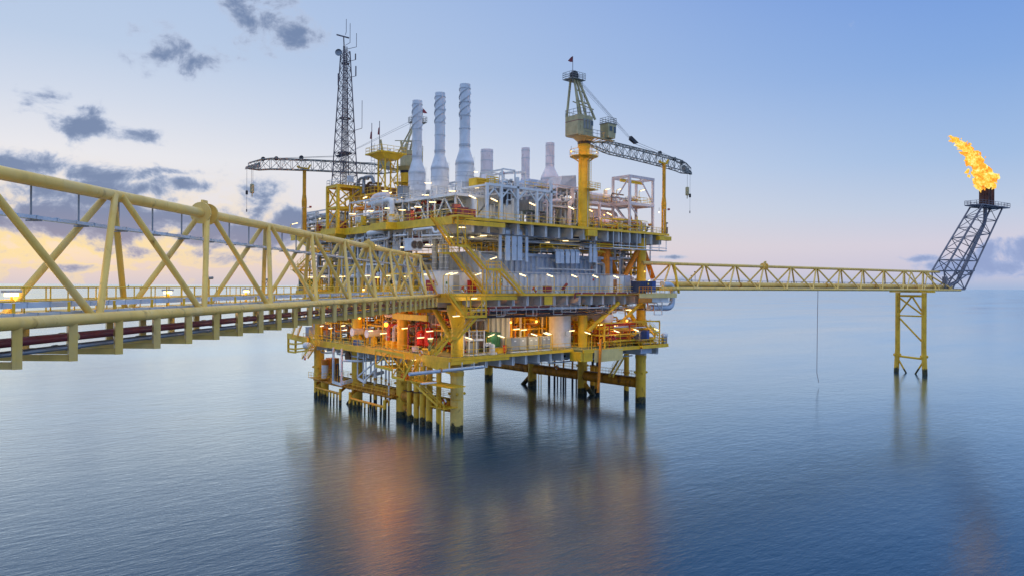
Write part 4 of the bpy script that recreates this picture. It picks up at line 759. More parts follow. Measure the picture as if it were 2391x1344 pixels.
# ------------------------------------------------------------------ radio mast on its yellow support frame
mt_ = thing('mast_support', 'yellow braced square frame carrying the radio mast at the left of the upper deck', 'frame', (-1, 34, Z3))
q = [(-3.4, 31.9), (1.4, 31.9), (1.4, 36.0), (-3.4, 36.0)]; zf = 40.3
for x, y in q: part(mt_, 'post', 'yellow', BX(x - .24, x + .24, y - .24, y + .24, Z3, zf))
for i in range(4):
    (ax0, ay0), (ax1, ay1) = q[i], q[(i + 1) % 4]
    for z in (zf - .2, 36.2): part(mt_, 'beam', 'yellow', BM((ax0, ay0, z), (ax1, ay1, z), .3, .4))
    part(mt_, 'diagonal', 'yellow', BM((ax0, ay0, zf - .4), (ax1, ay1, 36.3), .2)); part(mt_, 'diagonal', 'yellow', BM((ax1, ay1, zf - .4), (ax0, ay0, 36.3), .2)); part(mt_, 'diagonal', 'yellow', BM((ax1, ay1, 36), (ax0, ay0, Z3 + .2), .2))
part(mt_, 'top_plate', 'yellow', BX(-3.6, 1.6, 31.7, 36.2, zf, zf + .1)); part(mt_, 'handrail', 'white', RA([(-3.5, 31.8, zf), (1.5, 31.8, zf), (1.5, 36.1, zf), (-3.5, 36.1, zf)], sp=1.2, close=True))
ms = thing('radio_mast', 'tall dark lattice radio mast with dishes and whip antennas', 'mast', (-1, 34, zf))
cx, cy, n, z0, z1 = -1.0, 33.95, 13, zf + .1, 65.5
def corner(k, t): h = 1.75 * (1 - t) + .62 * t; return V((cx + h * (1, -1, -1, 1)[k], cy + h * (1, 1, -1, -1)[k], z0 + (z1 - z0) * t))
ts = [1 - (1 - i / n) ** 1.08 for i in range(n + 1)]
for k in range(4): part(ms, 'leg', 'mast', TU(corner(k, 0), corner(k, 1), .1, 6))
for i in range(n):
    part(ms, 'bracing', 'mast', *[TU(corner(k, ts[i]), corner((k + 1) % 4, ts[i + 1]), .05, 4, caps=False) for k in range(4)], *[TU(corner((k + 1) % 4, ts[i]), corner(k, ts[i + 1]), .05, 4, caps=False) for k in range(4)], *[TU(corner(k, ts[i + 1]), corner((k + 1) % 4, ts[i + 1]), .045, 4, caps=False) for k in range(4)])
part(ms, 'cable_ladder', 'mast', *[TU((cx + dx, cy + .1, z0), (cx + dx, cy + .1, z1 + 1), .07, 5) for dx in (-.35, -.1, .15, .4)], *[TU((cx - .35, cy + .1, z0 + .6 * i), (cx + .4, cy + .1, z0 + .6 * i), .035, 4) for i in range(43)])
for z, h in ((63.2, .8), (53, 1.15), (46.5, 1.4)): part(ms, 'platform_ring', 'mast', RG((cx, cy, z), h * .55, h * .45, .1, 8))
for i, (px, y0, y1) in enumerate(((805, 75, 45), (814, 100, 55), (829, 110, 78), (843, 300, 235), (827, 140, 126), (828, 178, 155), (787, 200, 172))):
    p, q_ = PD(px, y0, 132.5), PD(px, y1, 132.5); part(ms, 'antenna', 'mast', TU(p, q_, .05 if i < 4 else .12, 5), TU(p, V((cx, cy, p.z + (-.6 if i == 3 else 0))), .05, 4, caps=False))
p = PD(788, 124, 131); dsh = part(ms, 'dish', 'steel', LA([(.02, 0), (.4, .05), (.62, .2), (.64, .28)], p, (-.6, -.75, 0), 16)); part(dsh, 'arm', 'mast', TU(p, (cx, cy, p.z - .5), .06, 5))
p = PD(799, 86, 132); part(ms, 'radar_bar', 'mast', BM(p + RT * -1.3 + ZU * .35, p + RT * 1.0 - ZU * .25, .18, .22), label='dark radar bar at the mast top'); part(ms, 'radar_post', 'mast', TU((cx - .5, cy - .5, z1), p, .1, 6))
p = PD(817, 417, 131); part(ms, 'junction_box', 'grey', BX(p.x - .55, p.x + .55, p.y - .2, p.y + .2, p.z - .7, p.z + .5))
# yellow lookout tower
lt = thing('lookout_tower', 'slim yellow lattice tower with a square railed top left of the stacks', 'tower', (4, 26.7, Z3))
q = [(2.4, 25.2), (5.0, 25.2), (5.0, 27.6), (2.4, 27.6)]; zt2 = 45.8
for x, y in q: part(lt, 'post', 'yellow', TU((x, y, Z3), (x, y, zt2), .16, 8))
for i in range(4):
    for k in range(4):
        (xa, ya), (xb, yb2) = q[i], q[(i + 1) % 4]; h = (zt2 - Z3) / 4; part(lt, 'diagonal', 'yellow', TU((xa, ya, Z3 + h * (k + (k % 2))), (xb, yb2, Z3 + h * (k + 1 - (k % 2))), .09, 6))
part(lt, 'top_platform', 'yellow', BX(.8, 6.2, 24, 29.6, zt2, zt2 + .25), HU([(2.3, 25, zt2 - .9), (5.1, 25, zt2 - .9), (5.1, 27.7, zt2 - .9), (2.3, 27.7, zt2 - .9)], [(1.2, 24.3, zt2), (5.8, 24.3, zt2), (5.8, 29.2, zt2), (1.2, 29.2, zt2)])); part(lt, 'handrail', 'yellow_rail', RA([(.9, 24.1, zt2 + .2), (6.1, 24.1, zt2 + .2), (6.1, 29.5, zt2 + .2), (.9, 29.5, zt2 + .2)], sp=1.2, close=True))
for (x, y, dx) in ((2.6, 26.4, -.5), (5.6, 24.4, -.4), (6.1, 24.4, .5)): part(lt, 'horn', 'khaki', BM((x, y, zt2 + .2), (x + dx, y, zt2 + 2.6), .3))
for i, (px, y0, y1) in enumerate(((884, 370, 283), (866, 360, 288))):
    p = PD(px, y0, 131); f = thing('flag_mast', f'thin flag mast with a furled flag, {("right", "left")[i]} of the two by the lookout tower', 'flagpole', p, 'flag masts'); part(f, 'pole', 'mast', TU(p, PD(px, y1, 131), .06, 6)); fy = (315, 325)[i]; g = PD(px, fy, 131); part(f, 'flag', 'flag', HU([g + V((-.35, 0, 0)), g, g + V((.06, .1, 0)), g + V((-.35, .1, 0))], [g + V((-.2, 0, 1.2)), g + V((0, 0, 1.4)), g + V((0, .08, 1.4)), g + V((-.2, .08, 1.2))]))
solo('caged_ladder_mast', 'thin white caged ladder standing behind the lookout tower', 'ladder', 'white', *[TU(PD(865 + 8 * i, 470, 136), PD(865 + 8 * i, 335, 136), .05, 4) for i in (0, 1)], *[TU(PD(865, 340 + 7 * k, 136), PD(873, 340 + 7 * k, 136), .04, 4) for k in range(19)])

# ------------------------------------------------------------------ conductors and risers at the waterline
for i, (px, py, w, nm) in enumerate(((957.5, 984, 12, 'slim'), (974, 990, 13.3, 'medium'), (988.6, 993.5, 14.5, 'medium'), (1004, 997.5, 15.8, 'thick'))):
    p = PZ(px, py, 0); r = w * depth(p.x, p.y) / F_PX / 2
    c = thing('conductor_pipe', f'yellow conductor pipe standing in the sea, {ORD[i]} from the left of the row of four', 'pipe', p, 'conductor pipes beside the nearest leg')
    part(c, 'upper_pipe', 'leg_yellow', TU((p.x, p.y, 5.0), (p.x, p.y, 10.8), r * .96, 18)); part(c, 'sleeve', 'leg_yellow', TU((p.x, p.y, -3), (p.x, p.y, 5.0), r, 18)); part(c, 'clamp_ring', 'burnt', RG((p.x, p.y, 4.9 + .15 * i), r, .06, .18, 18)); part(c, 'guide', 'rust_orange', TU((p.x, p.y, 3.2), (p.x + 1.2, p.y, 3.2), .3, 10))
p = PZ(1026, 1003.5, 0); c = thing('caisson_pipe', 'single yellow pipe standing in the sea just left of the nearest leg', 'pipe', p); part(c, 'pipe', 'leg_yellow', TU((p.x, p.y, -3), (p.x, p.y, 10.6), .41, 16)); part(c, 'clamp_ring', 'leg_yellow', RG((p.x, p.y, 3.9), .41, .14, .15, 16))
p = PZ(1464, 923, 0); c = thing('caisson_pipe', 'slim yellow pipe standing in the sea left of the rightmost leg', 'pipe', p); part(c, 'pipe', 'leg_yellow', TU((p.x, p.y, -3), (p.x, p.y, 10.6), .52, 16)); part(c, 'clamp_ring', 'rust_orange', RG((p.x, p.y, 4.6), .52, .16, .3, 16), RG((p.x, p.y, 9), .52, .14, .25, 16))
for i, (px, py, w, top) in enumerate(((867, 948, 4.4, 836), (877.8, 958, 8, 830), (891.8, 955, 4, 832), (902, 962, 4.6, 832), (909.5, 974, 4.2, 830))):
    p = PZ(px, py, 0); r = w * depth(p.x, p.y) / F_PX / 2
    c = thing('riser', f'white riser pipe with black foot under the cellar deck, {ORD[i]} from the left of five', 'pipe', p, 'white risers under the cellar deck')
    part(c, 'pipe', 'white', PI_([(p.x, p.y, 2.9), (p.x, p.y, 9.2 + .2 * (i % 2)), (p.x + 5, p.y, 9.2 + .2 * (i % 2))], r, 10)); part(c, 'foot', 'dark', TU((p.x, p.y, -3), (p.x, p.y, 2.0), r * 1.08, 10)); part(c, 'sleeve', 'leg_yellow', TU((p.x, p.y, 2.0), (p.x, p.y, 2.9), r * 1.12, 10)); part(c, 'band', 'rust_orange', RG((p.x, p.y, 5.4), r, .03, .4, 10))
for i, (px, py) in enumerate(((1284, 900), (1296, 901), (1317, 903), (1338, 906), (1282, 898), (1303, 900), (1311, 902), (1322, 904), (1347, 908))):
    thick = i < 4; p = PZ(px, py, 0); c = thing('rear_riser', f'rust-red {"thick" if thick else "thin"} riser behind the orange brace, {ORD[i if thick else i - 4]} {"thick" if thick else "thin"} one from the left', 'pipe', p, 'risers behind the orange brace')
    r = .2 if thick else .14; part(c, 'pipe', 'rust_orange', TU((p.x, p.y, 2.2), (p.x, p.y, 9.8 if thick else 3.0), r, 8)); part(c, 'foot', 'dark', TU((p.x, p.y, -3), (p.x, p.y, 2.2), r * 1.15, 8))
for i, px in enumerate((1262, 1396, 1385)):
    p = PZ(px, (898, 918, 915)[i], 0); c = thing(('sea_ladder', 'pump_caisson', 'pump_caisson')[i], ('thin yellow ladder dropping into the sea behind the orange brace', 'thick yellow pump caisson behind the orange brace, right of the pair', 'thick rusty pump caisson behind the orange brace, left of the pair')[i], ('ladder', 'pipe', 'pipe')[i], p)
    if i == 0:
        for s in (-.3, .3): part(c, 'rail', 'yellow', TU(p + RT * s + ZU * -2, p + RT * s + ZU * 6.3, .07, 6))
        part(c, 'rungs', 'yellow', *[TU(p + RT * -.3 + ZU * .4 * k, p + RT * .3 + ZU * .4 * k, .03, 4) for k in range(15)])
    else:
        part(c, 'caisson', 'leg_yellow', TU((p.x, p.y, -3), (p.x, p.y, 5.6), .55, 16)); part(c, 'pipe', 'dark', PI_([(p.x, p.y, 5.5), (p.x, p.y, 7.2), (p.x + 2, p.y, 7.2), (p.x + 2, p.y, 10.5)], .28, 8)); part(c, 'flange', 'rust_orange', RG((p.x, p.y, 5.5), .55, .15, .2, 16))
p, q = PZ(1398, 917, 0), PB(1404, 790, -5.0); c = thing('leaning_ladder_pipe', 'long thin orange pipe hung down from the cellar deck edge to the sea', 'pipe', p); part(c, 'pipe', 'orange', TU(PB(1398, 915, -5.0), q, .24, 8)); part(c, 'bracket', 'orange', BM(q - ZU * 1, q + V((0, .8, -1)), .2))
# boat bumpers in front of the left legs
def bumper(label, l, r, zt, zbar, n):
    p, q = PZ(*l, 0), PZ(*r, 0); b = thing('boat_bumper', label, 'bumper', p, 'boat bumpers')
    for e in (p, q): part(b, 'post', 'leg_yellow', TU(e - ZU * 3, e + ZU * zt, .27, 14))
    part(b, 'bar', 'deep_yellow', TU(p + ZU * zbar, q + ZU * (zbar - .05), .23, 12))
    for i in range(n): e = p.lerp(q, (i + 1) / (n + 1)); part(b, 'picket', 'leg_yellow', TU(e - ZU * 3, e + ZU * zbar, .15, 10))
    for e in (p, q): part(b, 'strut', 'rust_orange', TU(e + ZU * (zt - .5), V((0, e.y + 1.2, 3.6)), .26, 12))
bumper('left boat bumper of yellow pickets in front of the far left leg', (738, 929), (796, 946), 3.1, 2.2, 7)
bumper('right boat bumper of yellow pickets left of the conductor row', (819, 953.5), (899.5, 975.5), 3.0, 1.9, 8)
solo('low_walkway', 'low orange braced walkway between the two boat bumpers', 'walkway', 'rust_orange', BX(-2.2, -.9, 15, 44, 3.5, 3.75), *[BM((-2.2, y, 3.6), (0, y, 3.6), .3) for y in (20, 25, 35, 40)]); solo('walkway_railing', 'thin yellow handrail on the low walkway between the boat bumpers', 'railing', 'yellow_rail', RA([(-2.2, 15, 3.75), (-2.2, 30, 3.75)], r=.035), RA([(-.9, 15, 3.75), (-.9, 44, 3.75)], r=.03))
x, y = PA(760, 880, -.8).xy; oc = thing('pump_caisson', 'fat orange caisson with a white sleeve behind the left boat bumper', 'caisson', (x, y, 0)); part(oc, 'body', 'leg_yellow', TU((x, y, -3), (x, y, 3.6), .75, 18)); part(oc, 'flange', 'orange', RG((x, y, 3.5), .7, .45, .5, 18)); part(oc, 'sleeve', 'white', TU((x, y, 4.0), (x, y, 6.6), .65, 18)); part(oc, 'cap', 'orange', TU((x, y, 6.6), (x, y, 7.6), .68, 18)); part(oc, 'guard', 'orange', BX(x + .8, x + 2.6, y - .8, y + 1.4, 4, 7.8)); part(oc, 'platform', 'deep_yellow', BX(x - 2, x + 2.5, y - 1.5, y + 3, 3.95, 4.05)); part(oc, 'handrail', 'yellow_rail', RA([(x + 2, y - 1.5, 4), (x - 2, y - 1.5, 4), (x - 2, y + 3, 4)], sp=1))
# white frame hung under the cellar deck
hf = thing('underslung_support', 'white frame of posts and beams hung under the left of the cellar deck', 'frame', PA(800, 890, -3))
A = lambda px, py, a=-3.0: PA(px, py, a)
for px, y1 in ((779.5, 889), (799, 896)): t = A(px, y1); part(hf, 'post', 'tray', TU(t, (t.x, t.y, Z1 - .8), .22, 10))
for px, y1 in ((836, 882), (855.5, 892), (850, 900)): t = A(px, y1, -1.6); part(hf, 'post', 'white', TU(t, (t.x, t.y, Z1 - .8), .12, 8))
part(hf, 'bottom_beam', 'white', BM(A(778, 890), A(800, 897), .3, .5)); part(hf, 'bottom_beam', 'white', BM(A(802, 893), V((6, A(802, 893).y + 1, A(802, 893).z + 1.2)), .4, .6)); part(hf, 'bottom_beam', 'white', BM(A(838, 882, -1.6), A(855, 892, -1.6), .3, .4))
part(hf, 'diagonal', 'white', BM(A(838, 877, -1.6), A(878, 843, -1.6), .22)); part(hf, 'diagonal', 'white', BM(A(856, 884, -1.6), A(886, 852, -1.6), .22)); part(hf, 'cross_pipe', 'white', PI_([A(804, 841), A(840, 842, -1.6), V((6, A(840, 842, -1.6).y, A(840, 842, -1.6).z))], .22, 10)); part(hf, 'dark_pipe', 'dark', PI_([A(786, 893), A(786, 850), A(792, 848), A(792, 893)], .12, 8))
vs = thing('underslung_vessel', 'brown-ended horizontal vessel hung below the left of the cellar deck', 'vessel', PA(812, 832, -1)); q = PA(812, 832, -1.5); part(vs, 'shell', 'cream', VE(q, q + V((6, 0, 0)), .95, 18)); part(vs, 'end_cap', 'deck_brown', TU(q + V((-.05, 0, 0)), q + V((.3, 0, 0)), .93, 18)); part(vs, 'saddle', 'white', BX(q.x + 1.5, q.x + 1.8, q.y - .6, q.y + .6, q.z + .6, Z1 - .3))
# yellow hanging access platform near the corner
hp = thing('hanging_platform', 'yellow braced access platform hung under the cellar deck left of the nearest leg', 'platform', PA(960, 890, -4)); a4 = lambda px, py: PA(px, py, -4.0)
def zpl(px, py): return a4(px, py)
part(hp, 'upper_beam', 'yellow', BM(a4(878, 815), a4(944, 829), .2, .4)); part(hp, 'lower_beam', 'yellow', BM(a4(878, 853), a4(916, 862), .2, .45)); part(hp, 'lower_beam', 'yellow', BM(a4(916, 878), a4(946, 886), .2, .35)); part(hp, 'floor', 'yellow', BX(-4, 2, a4(946, 886).y, a4(916, 878).y, a4(930, 884).z - .1, a4(930, 884).z)); part(hp, 'floor', 'yellow', BX(-4, 0, a4(916, 862).y, a4(878, 853).y, a4(900, 857).z - .1, a4(900, 857).z))
for px, y0, y1 in ((878, 815, 853), (909.5, 818, 861), (917, 822, 880), (944, 826, 886), (979, 845, 882), (990, 845, 880)): part(hp, 'post', 'yellow', BM(a4(px, y0), a4(px, y1), .16))
for u, w in (((878, 851), (909, 822)), ((909, 850), (890, 822)), ((918, 876), (944, 836)), ((918, 836), (944, 868)), ((944, 840), (962, 880)), ((962, 840), (946, 878))): part(hp, 'diagonal', 'yellow', BM(a4(*u), a4(*w), .15))
part(hp, 'handrail', 'yellow_rail', RA([a4(916, 878), a4(946, 886)], sp=.8), RA([a4(950, 886), a4(985, 884)], sp=.8)); part(hp, 'red_box', 'red', BX(-3.4, -2.4, a4(938, 870).y, a4(930, 870).y, a4(930, 884).z, a4(930, 884).z + .8))
part(hp, 'stair_floor', 'yellow', BX(-4, -1, a4(1050, 870).y, a4(950, 880).y, a4(960, 888).z - .12, a4(960, 888).z))
bl = thing('boat_landing', 'small yellow grated landing by the nearest leg near the water', 'landing', PA(1035, 950, -3)); q = PA(1043, 950, -2.2); part(bl, 'grating', 'yellow', BX(-3.2, -.6, q.y - .9, q.y + 2.6, q.z - .12, q.z)); part(bl, 'handrail', 'yellow_rail', RA([(-.7, q.y - .8, q.z), (-.7, q.y + 2.4, q.z)], sp=.8), RA([(-3.2, q.y + 2.4, q.z), (-.7, q.y + 2.4, q.z)], sp=.8))
for s in (0, .9): part(bl, 'ladder_rail', 'yellow', TU((-3.0, q.y + s - .6, -2), (-3.0, q.y + s - .6, q.z + 1), .1, 6))
pp = thing('long_white_pipe', 'long pale blue-white pipe slung under the near corner of the cellar deck', 'pipe', PB(960, 872, -3.4)); part(pp, 'pipe', 'tray', TU(PB(957, 872.5, -3.4), PB(1130, 855, -2.6), .26, 12)); part(pp, 'clamp', 'rust_orange', RG(PB(1029, 863, -3.15), .26, .04, .2, 12, (1, .05, .03))); part(pp, 'hanger', 'white', *[BM(PB(p, 862, -3.1), PB(p, 845, -3.1), .1) for p in (1050, 1080, 1108)]); part(pp, 'tray', 'white', BX(PB(985, 878, -3).x, PB(1018, 878, -3).x, -3.3, -2.8, 8.2, 8.4))
# left end frame of the cellar deck
ef = thing('end_fender', 'yellow open fender frame at the far left end of the cellar deck', 'frame', PA(690, 815, -3.2)); e = lambda px, py: PA(px, py, -3.2)
part(ef, 'top_beam', 'yellow', BM(e(673, 783), e(720, 794), .4, 1.1))
for px, y0, y1 in ((674, 788, 820), (691, 790, 823), (716, 795, 816)): part(ef, 'post', 'yellow', BM(e(px, y0), e(px, y1), .35))
for y0, y1 in ((800, 797), (812, 808), (819, 814)): part(ef, 'rail', 'yellow', BM(e(674, y0 + 1), e(691, y0 + 3), .25, .35)); part(ef, 'rail', 'yellow', BM(e(691, y0 + 2), e(732, y1 + 2), .25, .3))
# girders' pipe hangers under the right face of both lower decks
def hangers(name, label, zt, zb, xs_, b, mt, seed):
    rnd = random.Random(seed); h = thing(name, label, 'pipe supports', (sum(xs_) / len(xs_), b, zb))
    for x in xs_:
        w = rnd.uniform(.4, 2.2); z = zb + rnd.uniform(-.2, 1.0); b = b + rnd.uniform(-.15, .15); x += rnd.uniform(-.8, .8); part(h, 'hanger', mt, PI_([(x, b, zt), (x, b, z), (x + w, b, z), (x + w, b, zt)], .05, 5, bend=.1))
    return h
hangers('pipe_hangers', 'row of white U-shaped pipe hangers under the right-hand edge of the main deck', 19.0, 17.5, [3.5 + 1.7 * i for i in range(23)], -2.2, 'white', 3)
hangers('pipe_hangers', 'row of white U-shaped pipe hangers under the left edge of the upper deck', 30.4, 28.4, [-2.2] * 1, 0, 'white', 4)
h = [o for o in bpy.data.objects if o.name.startswith('pipe_hangers')][-1]
for y in [1 + 2.6 * i for i in range(12)]: w = .9 + .5 * math.sin(y * 3); part(h, 'hanger', 'white', PI_([(-2.35, y, 30.6), (-2.35, y, 28.6 + .6 * math.sin(y)), (-2.35, y + w, 28.6 + .6 * math.sin(y)), (-2.35, y + w, 30.6)], .08, 6, bend=1))
for z, b, x0_, x1_, m_, r_, lb in ((18.75, -2.4, 4, 17, 'darkred', .13, 'dark red pipe under the main deck near the yellow landing'), (20.95, -2.95, 22.5, 41.5, 'magenta', .13, 'purple-red pipe running along the main deck edge'), (17.9, -1.5, 2, 44, 'dark', .16, 'black pipe running under the length of the main deck'), (18.4, -1.9, 1, 30, 'grey', .14, 'grey pipe running under the main deck')):
    t = thing('edge_pipe', lb, 'pipe', ((x0_ + x1_) / 2, b, z)); part(t, 'pipe', m_, PI_([(x0_ - .4, b, z - 1.0), (x0_ + .2, b, z - 1.0), (x0_ + .2, b, z), (x1_, b, z)] if m_ == 'darkred' else [(x0_, b, z - .9), (x0_, b, z), (x1_, b, z), (x1_ + .6, b, z - 2.8)] if m_ == 'magenta' else [(x0_, b, z), (x1_, b, z)], r_, 8)); part(t, 'clamp', 'white', *[BX(x - .06, x + .06, b - .2, b + .2, z - r_ - .05, z + r_ + .05) for x in [x0_ + 1.5 + 3 * i for i in range(int((x1_ - x0_) / 3))]])
# white pipes below the left edge of the upper deck
for i, (pts, r_) in enumerate(((((860, 546), (880, 541), (893, 541)), .45), (((868, 562), (908, 556), (908, 540)), .22), (((965, 537), (1010, 532), (1013, 543), (1028, 541)), .2), (((918, 551), (948, 549)), .16), (((985, 551), (1040, 548)), .16))):
    t = thing('white_service_pipe', f'white pipe below the left upper deck edge, {ORD[i]} from the left', 'pipe', PA(*pts[0], -2.8), 'white pipes under the upper deck edge'); part(t, 'pipe', 'white', PI_([PA(*p_, -2.8) for p_ in pts] + ([PA(*pts[-1], 2)] if i in (0, 3) else []), r_, 10, bend=1.6))
# ------------------------------------------------------------------ landing platform of the flare bridge and what stands there
fp = thing('flare_bridge_landing', 'yellow cantilever landing where the flare bridge meets the main deck', 'landing', (47, -4, Z2))
u0, u1 = ax(1492, -5.2), ax(1579, -5.2)
part(fp, 'floor', 'plate', BX(u0, u1, -5.2, 0, Z2 - .1, Z2)); part(fp, 'edge_beam', 'plate', BX(u0, u1, -5.35, -5.2, Z2 - .8, Z2 + .05)); part(fp, 'girder', 'white', BX(u0 + 2, u1 - 2, -4.9, -4.8, Z2 - 1.6, Z2 - .8)); part(fp, 'orange_skirt', 'orange', BX(ax(1492, -5.5), ax(1522, -5.5), -5.6, -5.4, Z2 - 1.6, Z2 - .85)); part(fp, 'handrail', 'yellow_rail', RA([(u0, -5.2, Z2), (u1, -5.2, Z2), (u1, 0, Z2)], sp=1.3)); part(fp, 'orange_rail', 'orange', RA([(ax(1493, -5.4), -5.4, Z2), (ax(1521, -5.4), -5.4, Z2)], sp=.9, r=.07)); part(fp, 'knee_brace', 'yellow', TU((u0 - .5, -1.5, Z1 + 4.2), (u0 + 3.5, -4, Z2 - .9), .3, 10))
def container(label, px0, px1, py0, py1, b, dep, m1, m2):
    xa, xb = ax(px0, b), ax(px1, b); z0, z1 = zz(px0, py1, xa, b), zz(px0, py0, xa, b); c = thing('equipment_container', label, 'container', ((xa + xb) / 2, b + dep / 2, z0))
    part(c, 'body', m1, BX(xa, xb, b, b + dep, z0 + .12, z1)); part(c, 'door_end', m2, BX(xb - (xb - xa) * .26, xb + .03, b - .04, b + dep, z0 + .15, z1 + .03)); part(c, 'base', m1, BX(xa, xb, b, b + dep, z0, z0 + .1))
    for i in range(4): part(c, 'rib', m1, BX(xa + (xb - xa) * (.1 + .15 * i), xa + (xb - xa) * (.13 + .15 * i), b - .05, b, z0 + .2, z1 - .1))
    return c
co = container('dark blue container with a bright blue end at the flare bridge landing', 1495, 1531, 656, 682, -4.2, 2.2, 'navy', 'blue'); p = PB(1514, 663, -4.28); part(co, 'yellow_disc', 'yellow', TU(p, p + V((0, .1, 0)), .2, 10))
container('blue container on the right wing of the cellar deck', 1496, 1516, 772, 795, -4.0, 2.0, 'navy', 'blue')
q = [PB(1515, 718, -3.6), PB(1570, 718, -3.6), PB(1570, 664, -3.6), PB(1548, 664, -3.6)]
up = thing('flare_gas_pipe', 'fat white U-bent flare gas pipe below the flare bridge landing', 'pipe', q[1]); part(up, 'pipe', 'tray', PI_(q, .55, 18, bend=3)); part(up, 'orange_joint', 'orange', RG(q[0] + V((.6, 0, 0)), .55, .04, .5, 18, (1, 0, 0))); part(up, 'support', 'white', *[BM(PB(px, 701, -4.2), PB(px, 734, -4.2), .14) for px in (1528, 1546)], BM(PB(1528, 734, -4.2), PB(1546, 734, -4.2), .14), BM(PB(1531, 702, -4.2), PB(1545, 725, -4.2), .12), BM(PB(1535, 704, -4.2), PB(1566, 704, -3.7), .2))
# right wing of the cellar deck
wg = thing('cellar_wing', 'yellow cantilever wing with handrail at the right end of the cellar deck', 'platform', (48, -4, Z1)); w0, w1 = ax(1500, -5), ax(1557, -5)
part(wg, 'floor', 'yellow', BX(w0, w1, -5, 0, Z1 - .15, Z1)); part(wg, 'edge_beam', 'yellow', BX(w0, w1, -5.15, -5, Z1 - .5, Z1 + .05)); part(wg, 'girder', 'bluegrey', BX(w0, w0 + 3, -4.8, -4.6, Z1 - 1.4, Z1 - .5)); part(wg, 'handrail', 'yellow_rail', RA([(w0, -5, Z1), (w1, -5, Z1), (w1, 0, Z1)], sp=1.2)); part(wg, 'under_frame', 'white', *[BM((w1 - 2 - k, -4.6, Z1 - .1), (w1 - 2 - k, -4.6, Z1 - 1.6), .08) for k in (0, 2)], BM((w1 - 4, -4.6, Z1 - 1.6), (w1 - 2, -4.6, Z1 - 1.6), .08))
part(wg, 'upper_platform', 'white', BX(ax(1486, -3.5), ax(1512, -3.5), -3.5, -1, 14.6, 14.75)); part(wg, 'upper_rail', 'yellow_rail', RA([(ax(1486, -3.5), -3.5, 14.75), (ax(1511, -3.5), -3.5, 14.75), (ax(1511, -3.5), -1, 14.75)], sp=.9, r=.05, rows=3))
p = PB(1552, 783, -4); rf = thing('life_raft_canister', 'small white life raft canister on the tip of the right wing', 'canister', p); part(rf, 'canister', 'white', VE(p + V((-.7, 0, .1)), p + V((.7, 0, .1)), .4, 14)); part(rf, 'strap', 'grey', RG(p + V((-.3, 0, .1)), .4, .02, .08, 14, (1, 0, 0)), RG(p + V((.3, 0, .1)), .4, .02, .08, 14, (1, 0, 0))); part(rf, 'cradle', 'steel', BX(p.x - .5, p.x + .5, p.y - .3, p.y + .3, Z1, p.z - .2))
p = PA(720, 806, -3.5); rf = thing('life_raft_canister', 'white life raft canister at the left end of the cellar deck', 'canister', p); part(rf, 'canister', 'white', VE(p + V((0, 1.3, 0)), p + V((0, -1.2, 0)), .65, 16)); part(rf, 'strap', 'grey', RG(p, .65, .02, .1, 16, (0, 1, 0)))
# cabinets, tank frame and small things on the cellar deck edge
for i, (p0, p1) in enumerate(((1186, 1230), (1232, 1258), (1263, 1287))):
    b = -.6; xa, xb = ax(p0 + (8 if i == 0 else 3), b), ax(p1, b); c = thing('control_cabinet', f'grey double-door control cabinet on the cellar deck, {ORD[i]} of three from the left', 'cabinet', ((xa + xb) / 2, b, Z1), 'grey cabinets on the cellar deck')
    part(c, 'body', 'cabinet', BX(xa, xb, b, b + 1.6, Z1 + .3, Z1 + 2.35)); part(c, 'plinth', 'white', BX(xa - .1, xb + .1, b - .12, b + 1.7, Z1, Z1 + .2))
    for k in (0, 1): d = part(c, 'door', 'cabinet', BX(xa + .06 + k * (xb - xa) / 2, xa + (k + 1) * (xb - xa) / 2 - .06, b - .05, b, Z1 + .35, Z1 + 2.3)); xm = xa + (k + .5) * (xb - xa) / 2; part(d, 'nameplate', 'white', BX(xm - .2, xm + .2, b - .08, b - .05, Z1 + 1.75, Z1 + 1.95))
p0, p1 = ax(1096, -.3), ax(1131, -.3); tf = thing('tank_skid', 'white frame with two small tanks on the cellar deck near the corner', 'skid', ((p0 + p1) / 2, 0, Z1))
for x in (p0, (p0 + p1) / 2, p1):
    for y in (-.3, 1.5): part(tf, 'post', 'white', BX(x - .08, x + .08, y - .08, y + .08, Z1, Z1 + 3.8))
part(tf, 'shelf', 'white', BX(p0, p1, -.3, 1.5, Z1 + 2.2, Z1 + 2.5)); part(tf, 'handrail', 'white', RA([(p0, -.3, Z1 + 2.5), (p1, -.3, Z1 + 2.5)], h=1.2, sp=.8)); part(tf, 'tank', 'steel', VE((p0 + .9, .7, Z1 + .2), (p0 + .9, .7, Z1 + 2.1), .6, 16)); part(tf, 'tank', 'steel', VE((p1 - .8, .7, Z1 + .2), (p1 - .8, .7, Z1 + 2.1), .5, 16)); part(tf, 'tall_tank', 'white', TU((p0 - .8, .8, Z1), (p0 - .8, .8, Z1 + 4), .6, 18)); part(tf, 'base', 'white', BX(p0 - .2, p1 + 2.6, -.4, 1.6, Z1, Z1 + .12))
for i, px in enumerate((1137, 1144)): x = ax(px, -.4); e = thing('meter_box', f'small white meter box with a round dial, {("left", "right")[i]} of the pair beside the tank skid', 'box', (x, -.4, Z1)); part(e, 'stand', 'steel', BX(x - .05, x + .05, -.35, -.25, Z1, Z1 + 1.4)); part(e, 'box', 'white', BX(x - .22, x + .22, -.5, -.2, Z1 + 1.3, Z1 + 1.85)); part(e, 'dial', 'dark', TU((x, -.53, Z1 + 1.58), (x, -.49, Z1 + 1.58), .1, 10))
